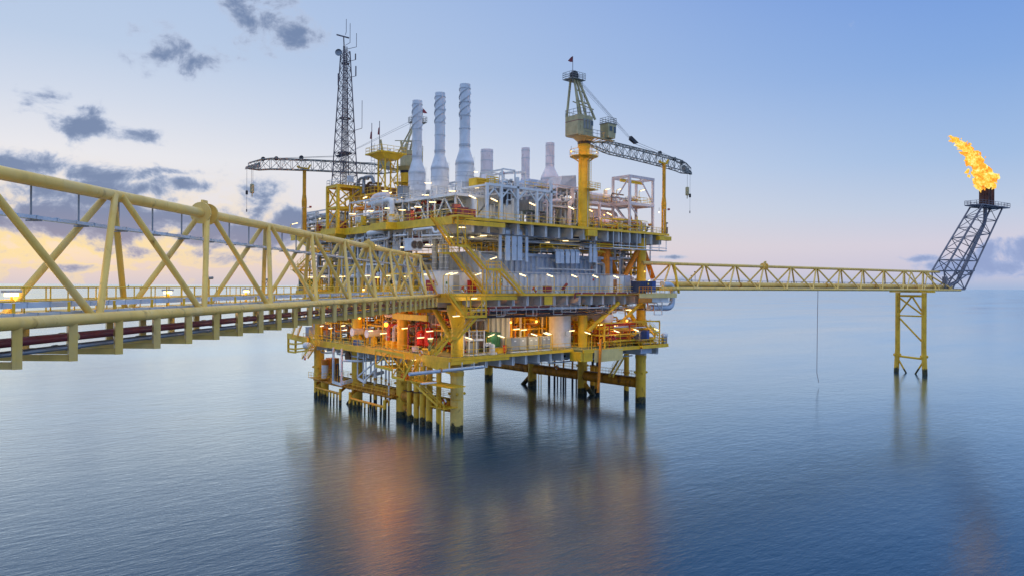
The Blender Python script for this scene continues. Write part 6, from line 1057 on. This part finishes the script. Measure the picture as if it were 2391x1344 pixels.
# ------------------------------------------------------------------ process equipment: pipework, vessels, pumps
def pipework(label, bx, n, mats, seed, r0=.07, r1=.2, frame_mat=None, up=.5, valves=4):
    rnd = random.Random(seed); x0, x1, y0, y1, z0, z1 = bx; w = thing('pipework', label, 'pipework', ((x0 + x1) / 2, (y0 + y1) / 2, z0), 'bundles of process pipework')
    rp = lambda: [rnd.uniform(x0, x1), rnd.uniform(y0, y1), rnd.uniform(z0, z1)]
    for i in range(n):
        p = rp()
        if rnd.random() < up: p[2] = z0
        pts = [V(p)]; last = 2 if p[2] == z0 else -1
        for k in range(rnd.randint(2, 5)):
            axx = last if k == 0 and last == 2 else rnd.choice([a for a in (0, 1, 2) if a != last]); q = list(pts[-1]); lo, hi = ((x0, x1), (y0, y1), (z0 + .3, z1))[axx]
            q[axx] = rnd.uniform(lo, hi)
            if abs(q[axx] - pts[-1][axx]) < .5: continue
            pts.append(V(q)); last = axx
        if len(pts) > 1: r = rnd.uniform(r0, r1) * (1.7 if rnd.random() < .12 else 1); part(w, 'pipe', rnd.choice(mats), PI_(pts, r, 7, bend=2.5))
    for i in range(valves):
        p = V(rp()); r = rnd.uniform(.16, .3); d = V(rnd.choice([(1, 0, 0), (0, 1, 0), (0, 0, 1)])); v = part(w, 'valve', rnd.choice(mats), VE(p - d * r * 1.5, p + d * r * 1.5, r, 10)); part(v, 'hand_wheel', rnd.choice(('red', 'blue', 'yellow', 'dark')), RG(p + V((0, -r * 1.7, .1)), r * .9, .05, .05, 10, (0, 1, 0)))
    if frame_mat:
        f = []
        for x in (x0, x1):
            for y in (y0, (y0 + y1) / 2, y1): f.append(BM((x, y, z0), (x, y, z1), .18))
            for z in (z0 + (z1 - z0) * .5, z1): f.append(BM((x, y0, z), (x, y1, z), .2, .24))
        for y in (y0, y1):
            for z in (z0 + (z1 - z0) * .5, z1): f.append(BM((x0, y, z + .12), (x1, y, z + .12), .18, .2))
        for c in f: part(w, 'support', frame_mat, c)
    return w
W, Yl, G, Dk, Pk, Or, St = 'white', 'yellow', 'grey', 'dark', 'pinkwhite', 'orange', 'steel'
# cellar, left side
pipework('dense piping on the left cellar deck behind the nearest column', (2.5, 8.5, 3, 12, Z1, 18.2), 26, [Yl, 'red', W, St, Dk, 'red'], 11, frame_mat=Yl)
pipework('yellow and white cellar piping below the middle of the near bridge', (.5, 6.5, 17, 28, Z1, 18.4), 34, [Yl, W, W, St, Or, Dk], 12, frame_mat=Yl)
pipework('orange-lit piping inside the far left cellar', (.5, 8.5, 29, 38, Z1, 18.4), 32, [Yl, W, Or, St, Dk], 13, frame_mat=Yl)
pipework('piping at the far left end of the cellar deck', (-1, 8.5, 39, 47, Z1, 18.0), 30, [Yl, W, Or, St, 'red'], 14, frame_mat=Yl)
pipework('pipe runs under the ceiling of the left cellar', (-2.2, 8, 3, 46, 17.3, 19.0), 30, [W, St, Dk, G, Yl, 'darkred'], 15, .08, .18, up=0, valves=0)
pipework('piping hung below the left half of the cellar deck', (-1.5, 8, 16, 44, 8.6, 10.6), 22, [W, St, Dk, Yl, G], 16, .08, .2, up=0, valves=3)
pipework('piping hung below the near corner of the cellar deck', (-1.5, 10, 1, 12, 8.8, 10.4), 14, [W, St, Yl, G], 17, .08, .16, up=0, valves=3)
# cellar, right side
xb_ = ax(1190, 6)
pipework('orange-lit vertical piping filling the open cellar bay', (xb_, 24, 5.5, 12, Z1, 17.6), 46, [Yl, Or, Yl, 'cream', 'burnt'], 21, .1, .3, frame_mat=Yl, up=.9)
pipework('tangled orange-lit piping at the right end of the cellar deck', (29.5, 45, -3.4, 4, Z1, 15.6), 70, [Yl, Or, 'cream', W, Yl, Or, 'red'], 22, .07, .18, frame_mat=Yl, up=.6, valves=10)
pipework('plain piping behind the tangled piping on the right cellar deck', (28, 45, 5, 12, Z1, 17.5), 44, [Yl, Or, W, St], 23, .1, .25, frame_mat=Yl)
pipework('piping between the white tank and the yellow column on the cellar deck', (24.5, 27.5, 2.5, 7, Z1, 18.6), 14, [Yl, Or, Dk, W], 24, .08, .2, up=.9)
pipework('pipe runs under the right half of the main deck', (2, 45, -1.6, 5, 17.2, 19.0), 46, [W, G, Dk, St, 'darkred', W], 25, .07, .16, up=0, valves=4)
pipework('piping hung below the right half of the cellar deck', (10, 44, 0, 8, 8.9, 10.2), 20, [G, Dk, W, St], 26, .07, .16, up=0, valves=3)
# main deck, left side
for i, (y0, y1, z1, nm) in enumerate(((9, 17, 27, 'beside the bridge end'), (18, 27, 30.3, 'left of the white cable ducts'), (28, 37, 30.3, 'below the mast support'), (38, 48, 30.3, 'at the far left end'))):
    pipework(f'white process piping on the left main deck, {nm}', (-2, 4.4, y0, y1, Z2, z1), 44, [W, W, G, St, Yl, 'cream'], 31 + i, .09, .26, frame_mat=W if i % 2 else Yl, up=.6, valves=5)
pipework('pipe runs under the left edge of the upper deck', (-1.8, 8, 2, 50, 28.6, 30.6), 44, [W, W, G, St, 'darkred'], 36, .08, .2, up=0, valves=0)
pipework('pipe runs under the front edge of the upper deck', (2, 44, -1, 5, 28.2, 30.6), 46, [W, G, St, Dk, Yl], 37, .07, .17, up=0, valves=0)
pipework('piping and cables on the module roof behind the tall cable trays', (7, 26, 3, 9, ZR + .15, 30.5), 40, [Yl, W, G, 'cream', Dk], 38, .06, .16, frame_mat=Yl, up=.7)
pipework('piping round the orange columns at the right end of the main deck', (38, 47, .5, 10, 24.2, 30.4), 44, [W, G, St, Yl, 'cream'], 39, .09, .24, frame_mat=G, up=.6)
pipework('piping on the main deck beside the blue container', (41.5, 46, 1, 6, Z2, 24), 18, [W, 'cream', Yl, 'red'], 40, .08, .2)
# upper deck
pipework('white piping on the upper deck below the mast support', (-1.6, 5, 38, 51, Z3, 36.5), 40, [W, W, G, St, 'cream'], 51, .1, .28, frame_mat=W)
pipework('white piping on the upper deck between mast support and stacks', (-1.5, 5, 19.5, 31, Z3, 37), 46, [W, W, 'cream', St, Or], 52, .09, .25, frame_mat=W)
pipework('piping on the upper deck under the silencer platforms', (2, 9, 3, 22, Z3, 36), 46, [W, W, G, St, 'cream', 'darkred'], 53, .1, .3)
pipework('grey piping behind the front stacks', (10, 24, 10, 30, Z3, 39.5), 50, [W, G, St, Pk], 54, .1, .3, frame_mat=W)
pipework('ladders and piping right of the front stacks', (8.3, 11, -.5, 5, 33, 40.5), 16, [W, W, G], 55, .06, .14, frame_mat=W)
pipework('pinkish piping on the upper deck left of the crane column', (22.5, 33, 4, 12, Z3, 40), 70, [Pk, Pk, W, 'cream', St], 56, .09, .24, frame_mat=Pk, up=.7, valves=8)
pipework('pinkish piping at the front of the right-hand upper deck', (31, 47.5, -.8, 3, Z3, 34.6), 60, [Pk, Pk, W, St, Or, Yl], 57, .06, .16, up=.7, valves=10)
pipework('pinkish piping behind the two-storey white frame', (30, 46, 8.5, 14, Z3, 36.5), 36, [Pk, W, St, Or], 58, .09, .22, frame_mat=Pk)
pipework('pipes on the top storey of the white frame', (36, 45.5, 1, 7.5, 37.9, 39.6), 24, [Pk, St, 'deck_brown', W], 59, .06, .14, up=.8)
pipework('dark piping on the raised platform behind the mast', (1, 7, 30, 38, 38.9, 41.5), 14, ['deck_brown', St, Pk], 60, .12, .3)
# named vessels and machines
def vessel_h(label, p, q, r, m_, sad='steel', zf=None):
    p, q = V(p), V(q); t = thing('horizontal_vessel', label, 'vessel', (p + q) / 2); part(t, 'shell', m_, VE(p, q, r, 22))
    for k in (.25, .75): c = p.lerp(q, k); part(t, 'saddle', sad, OB((c.x, c.y, zf), .35 if abs(p.x - q.x) > 1 else r * 1.5, r * 1.5 if abs(p.x - q.x) > 1 else .35, c.z - r * .6 - zf)) if zf is not None else None
    c = p.lerp(q, .5); part(t, 'nozzle', m_, TU(c, c + ZU * (r + .4), r * .25, 10)); part(t, 'band', m_, RG(p.lerp(q, .2), r, .04, .12, 22, q - p)); part(t, 'band', m_, RG(p.lerp(q, .8), r, .04, .12, 22, q - p)); return t
x = ax(1419, -1.0); vessel_h('big white horizontal drum with a round end under the main deck at the right', (x, -1.6, 16.8), (x, 9, 16.8), 1.45, 'white', 'yellow', Z1)
for i, px in enumerate((827, 861)): y = by(px, -1.2); vessel_h(f'white flanged filter vessel on the left cellar deck, {("left", "right")[i]} of two', (-1.4, y, 13.6), (3, y, 13.6), .62, 'cream', 'yellow', Z1); part(bpy.data.objects[[o.name for o in bpy.data.objects if o.name.startswith('horizontal_vessel')][-1]], 'end_flange', 'white', TU((-1.6, y, 13.6), (-1.4, y, 13.6), .72, 18))
y = by(836, -1.6); solo('blue_skid_box', 'blue and white box on the left cellar deck edge below the filter vessels', 'box', 'blue', OB((-1.5, y, Z1), 1, 2.2, .75), OB((-1.5, y, Z1 + .75), .8, 1.9, .2))
for i, (px, h) in enumerate(((985, 2.6), (1003, 3.2))): y = by(px, 2.2); v = thing('red_pump_tank', f'red upright fire pump tank inside the left cellar, {("left", "right")[i]} of two', 'tank', (2.2, y, Z1)); part(v, 'tank', 'red', VE((2.2, y, Z1 + .6), (2.2, y, Z1 + .6 + h), .85, 18)); part(v, 'legs', 'red', *[TU((2.2 + .6 * math.cos(t), y + .6 * math.sin(t), Z1), (2.2 + .6 * math.cos(t), y + .6 * math.sin(t), Z1 + 1.2), .08, 6) for t in (.5, 2.6, 4.7)]); part(v, 'pipe', 'darkred', PI_([(2.2, y, Z1 + .6 + h), (2.2, y, Z1 + 1.4 + h), (-.4, y, Z1 + 1.4 + h), (-.4, y, Z1)], .16, 8))
for i, px in enumerate((908, 921)): y = by(px, .2); v = thing('sea_water_pump', f'dark elbowed pump discharge pipe at the left cellar railing, {("left", "right")[i]} of two', 'pump', (.2, y, Z1)); part(v, 'pipe', 'darkred' if i == 0 else 'bluegrey', PI_([(.2, y, Z1 + .6), (.2, y, 15.2), (4, y - 2, 15.2)], .32, 12)); part(v, 'stand', 'yellow', BX(-.2, .6, y - .4, y + .4, Z1, Z1 + 1.2)); part(v, 'flange', 'steel', RG((.2, y, 13.2), .32, .12, .15, 12))
y = by(948, .5); v = thing('purple_pump', 'purple-red vertical pump motor on the left cellar deck', 'pump', (.5, y, Z1)); part(v, 'motor', 'magenta', LA([(.5, Z1), (.5, Z1 + .5), (.35, Z1 + .6), (.42, Z1 + 1.2), (.42, Z1 + 2.1), (.1, Z1 + 2.3)], (.5, y, 0), n=16)); part(v, 'base', 'darkred', BX(-.3, 1.3, y - .8, y + .8, Z1, Z1 + .15)); part(v, 'tie_rods', 'magenta', BM((-.8, y, Z1 + .4), (1.8, y - 1, Z1 + 1.4), .1), BM((-.6, y + .8, Z1 + .8), (1.6, y - 1, Z1 + .6), .1))
y = by(1006, -1.6); v = thing('valve_actuator', 'dark green valve actuator on the left cellar deck by the corner stair', 'valve', (-1.6, y, Z1)); part(v, 'body', 'deck_green', LA([(.4, Z1 + .6), (.4, Z1 + 1.4), (.2, Z1 + 1.5), (.45, Z1 + 2.0), (.45, Z1 + 2.6), (.1, Z1 + 2.7)], (-1.6, y, 0), n=14)); part(v, 'pipe', 'yellow', TU((-1.6, y + 2, Z1 + .7), (-1.6, y - 1.5, Z1 + .7), .22, 10)); part(v, 'stand', 'yellow', BX(-1.9, -1.3, y - .3, y + .3, Z1, Z1 + .6))
for i, px in enumerate((968, 973)): y = by(px, -2.0); cabinet(f'pink hose box on the left cellar railing, {("left", "right")[i]} of two', 'hose_box', 'cabinet', V((-2.0, y, Z1)), .5, .6, .8, 'pinkwhite')
y = by(760, 2.0); v = thing('pink_shelter', 'pinkish flat-roofed shelter at the far left of the cellar deck', 'shelter', (2, y, Z1)); part(v, 'wall', 'pinkwhite', BX(.5, 4.5, y - 2.2, y + 2.4, Z1, Z1 + 3.0)); part(v, 'roof', 'white', BX(-.8, 5, y - 2.6, y + 4.5, Z1 + 3.0, Z1 + 3.2)); part(v, 'door', 'grey', BX(.42, .5, y - .9, y + .2, Z1 + .1, Z1 + 2.2))
y = by(724, -1.4); cabinet('blue-grey cabinet at the far left cellar railing', 'deck_cabinet', 'cabinet', V((-1.4, y, Z1)), 1, 1.8, 2, 'bluegrey')
vessel_h('long lit white pipe vessel along the left side of the main deck', (-1.2, by(862, -1.2), 23.7), (-1.2, by(748, -1.2), 23.7), .42, 'white', 'yellow', Z2)
for i, (px, z0, z1, r) in enumerate(((805, 22.5, 27.6, .55), (826, 21.5, 26.0, .5), (870, 22.0, 28.5, .6))): y = by(px, 1.2); v = thing('vertical_vessel', f'white upright vessel with domed top on the left main deck, {ORD[i]} of three', 'vessel', (1.2, y, Z2)); part(v, 'shell', 'white', VE((1.2, y, z0), (1.2, y, z1), r, 18)); part(v, 'skirt', 'white', TU((1.2, y, Z2), (1.2, y, z0 + .3), r * .8, 14)); part(v, 'overhead_pipe', 'white', PI_([(1.2, y, z1), (1.2, y, z1 + 1), (3, y, z1 + 1)], .2, 10))
y = by(881, -1.0); v = thing('dark_vessel', 'dark mottled upright vessel behind the near bridge end', 'vessel', (-1, y, Z2)); part(v, 'shell', 'burnt', VE((-1, y, Z2 + .6), (-1, y, Z2 + 3.8), .62, 18)); part(v, 'skirt', 'dark', TU((-1, y, Z2), (-1, y, Z2 + .8), .5, 14))
y = by(718, -1); v = thing('green_machine', 'dark green boxed machine on the far left of the main deck', 'machine', (-1, y, Z2)); part(v, 'casing', 'green', BX(-2, .5, y - 2, y + 2, Z2 + .3, Z2 + 2.4)); part(v, 'base', 'dark', BX(-2, .5, y - 2, y + 2, Z2, Z2 + .25)); part(v, 'grille', 'dark', BX(-2.06, -2, y - 1, y + 1, Z2 + .6, Z2 + 2))
# upper deck left
q = [PA(858, 478, -1.0), PA(900, 469, -1.0), PA(914, 466, -1.0), PA(914, 521, -1.0)]; v = thing('white_header', 'fat white header pipe bending down to the left upper deck', 'pipe', q[0]); part(v, 'pipe', 'white', PI_([q[0] + V((4, 0, 0)), q[0], q[2], V((q[2].x, q[2].y, Z3))], .45, 16)); part(v, 'yellow_band', 'yellow', RG(V((q[2].x, q[2].y, Z3 + 1.4)), .45, .02, .3, 16)); part(v, 'flange', 'white', RG(q[0].lerp(q[2], .3), .45, .12, .15, 16, q[2] - q[0]), RG(q[0].lerp(q[2], .4), .45, .12, .15, 16, q[2] - q[0]))
x = .2; y = by(886, x); solo('orange_column_box', 'orange square duct standing on the left upper deck', 'duct', 'orange', BX(x - .5, x + .6, y - .5, y + .5, Z3, 35.6), BX(x - .6, x + .7, y - .6, y + .6, 35.6, 35.75))
for i, px in enumerate((887, 925)): y = by(px, 1.0); vessel_h(f'white horizontal separator on the left upper deck, {("left", "right")[i]} of two', (-.8, y, 33.6), (4.5, y, 33.6), .8, 'cream', 'white', Z3)
p = thing('raised_cooler', 'brown cooler box on a raised yellow platform behind the lookout tower', 'cooler', (4, 31, 38.7)); part(p, 'platform', 'yellow', BX(1, 7, 26.5, 38, 38.5, 38.75)); part(p, 'cooler', 'deck_brown', BX(1.8, 6.5, 28, 34.5, 38.9, 40.2)); part(p, 'handrail', 'yellow_rail', RA([(7, 26.5, 38.75), (1, 26.5, 38.75), (1, 38, 38.75)], sp=1.3))
for (x, y) in ((1.2, 26.7), (6.8, 26.7), (1.2, 32), (1.2, 37.8)): part(p, 'post', 'yellow', BM((x, y, Z3), (x, y, 38.5), .22))
for (u, w) in (((1.2, 26.7, 36), (1.2, 29, 38.5)), ((1.2, 37.8, 36), (1.2, 35, 38.5)), ((1.2, 32, 35), (1.2, 29, 38.5))): part(p, 'brace', 'yellow', BM(u, w, .18))
for i, (pts, r) in enumerate((((( 836, 450), (836, 420), (845, 415), (858, 418)), .25), (((848, 452), (848, 414), (868, 413), (872, 430)), .3), (((868, 500), (868, 462), (885, 455), (905, 455)), .45))): v = thing('looped_pipe', f'brownish looped vent pipe behind the mast support, {ORD[i]} from the left', 'pipe', PA(*pts[0], 1.0), 'looped vent pipes'); part(v, 'pipe', ('steel', 'steel', 'stack_pink')[i], PI_([PA(*p_, 1.0) for p_ in pts], r, 12, bend=3)); part(v, 'flange', 'steel', RG(PA(*pts[0], 1.0), r, .1, .12, 12))
# rear tops seen between the stacks
solo('rear_gantry', 'white gantry of posts and beams between front and rear stacks', 'frame', 'white', *[BM((x, y, Z3), (x, y, 41), .25) for x in (12, 18, 24) for y in (12, 22)], *[BM((12, y, 41), (24, y, 41), .3) for y in (12, 22)], *[BM((x, 12, 40.7), (x, 22, 40.7), .3) for x in (12, 18, 24)])

# ------------------------------------------------------------------ lamps
def lamp_proto(kind):
    l = thing('fluorescent_lamp', 'x', 'lamp', (0, 0, 0), 'fluorescent lamps')
    if kind in 'LR':
        s = -1 if kind == 'L' else 1
        part(l, 'post', 'yellow_rail', PI_([(0, 0, 0), (0, 0, 2.5), (s * .35, 0, 2.62)], .06, 6)); a, b = V((s * .3, 0, 2.62)), V((s * 1.7, 0, 3.0))
    elif kind == 'x': a, b = V((-.7, 0, 0)), V((.7, 0, .06)); part(l, 'hanger', 'grey', TU((0, 0, .08), (0, 0, .7), .04, 5))
    elif kind == 'y': a, b = V((0, -.7, .1)), V((0, .7, -.06)); part(l, 'hanger', 'grey', TU((0, 0, .08), (0, 0, .7), .04, 5))
    part(l, 'housing', 'tray', BM(a + ZU * .1, b + ZU * .1, .22, .08)); part(l, 'tube', 'tube_glow', BM(a.lerp(b, .06), b.lerp(a, .06), .12, .09)); return l
PROTO = {k: lamp_proto(k) for k in 'LRxy'}; USED = set()
def lamp(kind, p, label, off=False):
    if kind in USED: l = copy_tree(PROTO[kind], label, loc=p)
    else: l = PROTO[kind]; l.location = p; l['label'] = label; USED.add(kind)
    return l
def row(phrase, items):
    for i, (k, p) in enumerate(items): lamp(k, p, f'lit fluorescent lamp {phrase}, {ORD[i]} from left')
deckp = lambda px, b, z: V((ax(px, b), b, z))
row('on a post along the main deck edge', [(k, deckp(px, -2.3, Z2 + .1)) for k, px in (('R', 1035), ('R', 1047), ('R', 1103), ('L', 1231), ('L', 1294), ('L', 1350), ('L', 1399), ('L', 1447))])
row('on the right-hand cellar deck edge', [(k, deckp(px, b, Z1)) for k, px, b in (('L', 1107, -1.7), ('R', 1136, 1.0), ('L', 1182, -1.7), ('L', 1258, -1.7), ('L', 1287, -1.7), ('L', 1291, -.8), ('L', 1382, -4), ('L', 1449, -4), ('L', 1494, -3.5), ('L', 1541, -4.2))])
row('on a post along the front of the upper deck', [(k, deckp(px, b, Z3 + .4)) for k, px, b in (('L', 1114, -1.2), ('L', 1164, -.6), ('L', 1252, -.6), ('L', 1342, -1), ('L', 1385, -.8), ('L', 1430, 1.2))])
row('atop the white two-storey frame', [('R', deckp(1409, 4.5, 37.9)), ('R', deckp(1438, 3, 37.9)), ('R', deckp(1491, 1, 37.9))])
row('on the far left upper deck edge', [('R', V((-2.0, by(677, -2), Z3 - .3))), ('R', V((-2.0, by(740, -2), Z3)))])
row('among the left upper deck piping', [(k, PA(px, py, a)) for k, px, py, a in (('x', 822, 500, -1.6), ('y', 851, 462, 0), ('x', 864, 493, -1.6), ('x', 898, 447, 2), ('x', 905, 487, -1.4), ('y', 908, 452, 2.2), ('y', 938, 443, 3), ('x', 938, 491, 0), ('x', 975, 484, -.6), ('x', 1009, 473, .2))])
row('on the silencer platforms', [(k, PA(px, py, a)) for k, px, py, a in (('x', 943, 462, 1.5), ('x', 992, 456, 1.5), ('x', 998, 428, 3), ('x', 1055, 447, 1.5), ('x', 1107, 402, 9), ('x', 1110, 440, 9))])
row('under the upper deck on the left face', [(k, PA(px, py, a)) for k, px, py, a in (('x', 800, 575, -1), ('x', 860, 568, -.5), ('x', 883, 573.5, -2), ('x', 942, 578, -2.2), ('x', 1001, 572, -1.5))])
row('under the upper deck behind the stairs', [(k, PB(px, py, b)) for k, px, py, b in (('x', 1049, 554, 0), ('x', 1079, 532, -3.2), ('x', 1105, 555, 1), ('x', 1128, 551, 0), ('x', 1152, 550, 1), ('x', 1173, 558, 3), ('x', 1277, 567, 1.5), ('x', 1320, 563, 1.5), ('x', 1345, 560, 3))])
row('low on the left side of the main deck', [(k, PA(px, py, a)) for k, px, py, a in (('x', 727, 647, -2.4), ('x', 752, 646, -2.4), ('x', 798, 646, -2.2), ('x', 860, 644, -2.2), ('x', 878, 648, -2.4), ('x', 906, 644, -2.4), ('x', 947, 646, -2.4), ('x', 954, 643, -1), ('x', 998, 641, -3), ('x', 1008, 645, -3))])
row('on the wall above the yellow stair', [('R', PB(1140, 612, -1.8) - ZU * 2.2)])
row('under the main deck near the corner stair', [('x', PB(1066, 738, -3)), ('x', PB(1106, 697, -4))])
row('in the left half of the cellar', [(k, PA(px, py, a)) for k, px, py, a in (('y', 748, 753, -1), ('y', 752, 761, -1.6), ('y', 772, 766, -2), ('y', 802, 760, -1), ('y', 806, 770, -2), ('y', 866, 772, -1.8), ('x', 896, 778, -2), ('x', 947, 766, 0), ('x', 983, 788, -2), ('x', 1004, 773, 0), ('y', 1006, 790, -2))])
row('in the orange-lit cellar bay', [('x', PB(1207, 768, 5)), ('x', PB(1224, 770, 5)), ('x', PB(1336, 772, 1)), ('x', PB(1402, 758, 0)), ('x', PB(1440, 760, 0)), ('x', PB(1468, 723, -2)), ('x', PB(1475, 724, -2))])
row('below the cellar deck', [('x', PA(768, 818, 0)), ('x', PA(946, 846, 0)), ('x', PA(970, 840, -3))])
row('at the flare bridge landing', [('x', PB(1481, 662, -1)), ('R', PB(1505, 656, -2) - ZU * 2.8)])
# sodium flood lamps
def flood(label, p, glow='sodium_glow', r=.13):
    l = thing('flood_lamp', label, 'lamp', p, 'flood lamps'); part(l, 'bulb', glow, LA([(.01, -r), (r * .7, -r * .7), (r, 0), (r * .7, r * .7), (.01, r)], p, n=10)); part(l, 'hood', 'cabinet', LA([(.05, r * 1.9), (r * .9, r * 1.6), (r * 1.3, r * 1.05)], p, n=10)); part(l, 'bracket', 'steel', TU(p + ZU * r * 1.8, p + ZU * .9, .04, 5))
flood('orange flood lamp under the near bridge, left of the two on the cellar', PA(840, 742, -2.7), r=.2); flood('orange flood lamp under the near bridge, right of the two on the cellar', PA(902, 757, -3.0), 'sodium_strong', .36)
flood('orange flood lamp over the piping at the right end of the cellar', PB(1464, 748, -3.5), r=.2); flood('orange flood lamp on the slewing walkway of the right crane', PB(1332, 354, -1.5), r=.1); flood('orange flood lamp in the right-hand upper module', PB(1410, 502, 0), r=.1); flood('orange flood lamp on the column beside the flare bridge', PB(1505, 634, -2), r=.1)
flood('orange lamp inside the cellar bay, upper left', PB(1193, 752, 5), r=.2); flood('orange lamp inside the cellar bay, upper right', PB(1253, 750, 6), r=.22); flood('orange lamp deep in the right cellar piping', PB(1400, 768, 2), r=.22); flood('orange lamp deep in the far left cellar', PA(760, 748, 2), r=.2)
flood('pale flood lamp on the right boom rest post', PB(1538, 496, -1.8), 'bulb_glow', .14); flood('pale flood lamp on the right side of the crane walkway', PB(1391, 356, -2), 'bulb_glow', .1); flood('pale lamp among the pinkish piping left of the crane column', PB(1331, 461, 3), 'bulb_glow', .12); flood('pale lamp under the left edge of the upper deck on a white drop pipe', PA(965, 574, -2.6), 'bulb_glow', .12)
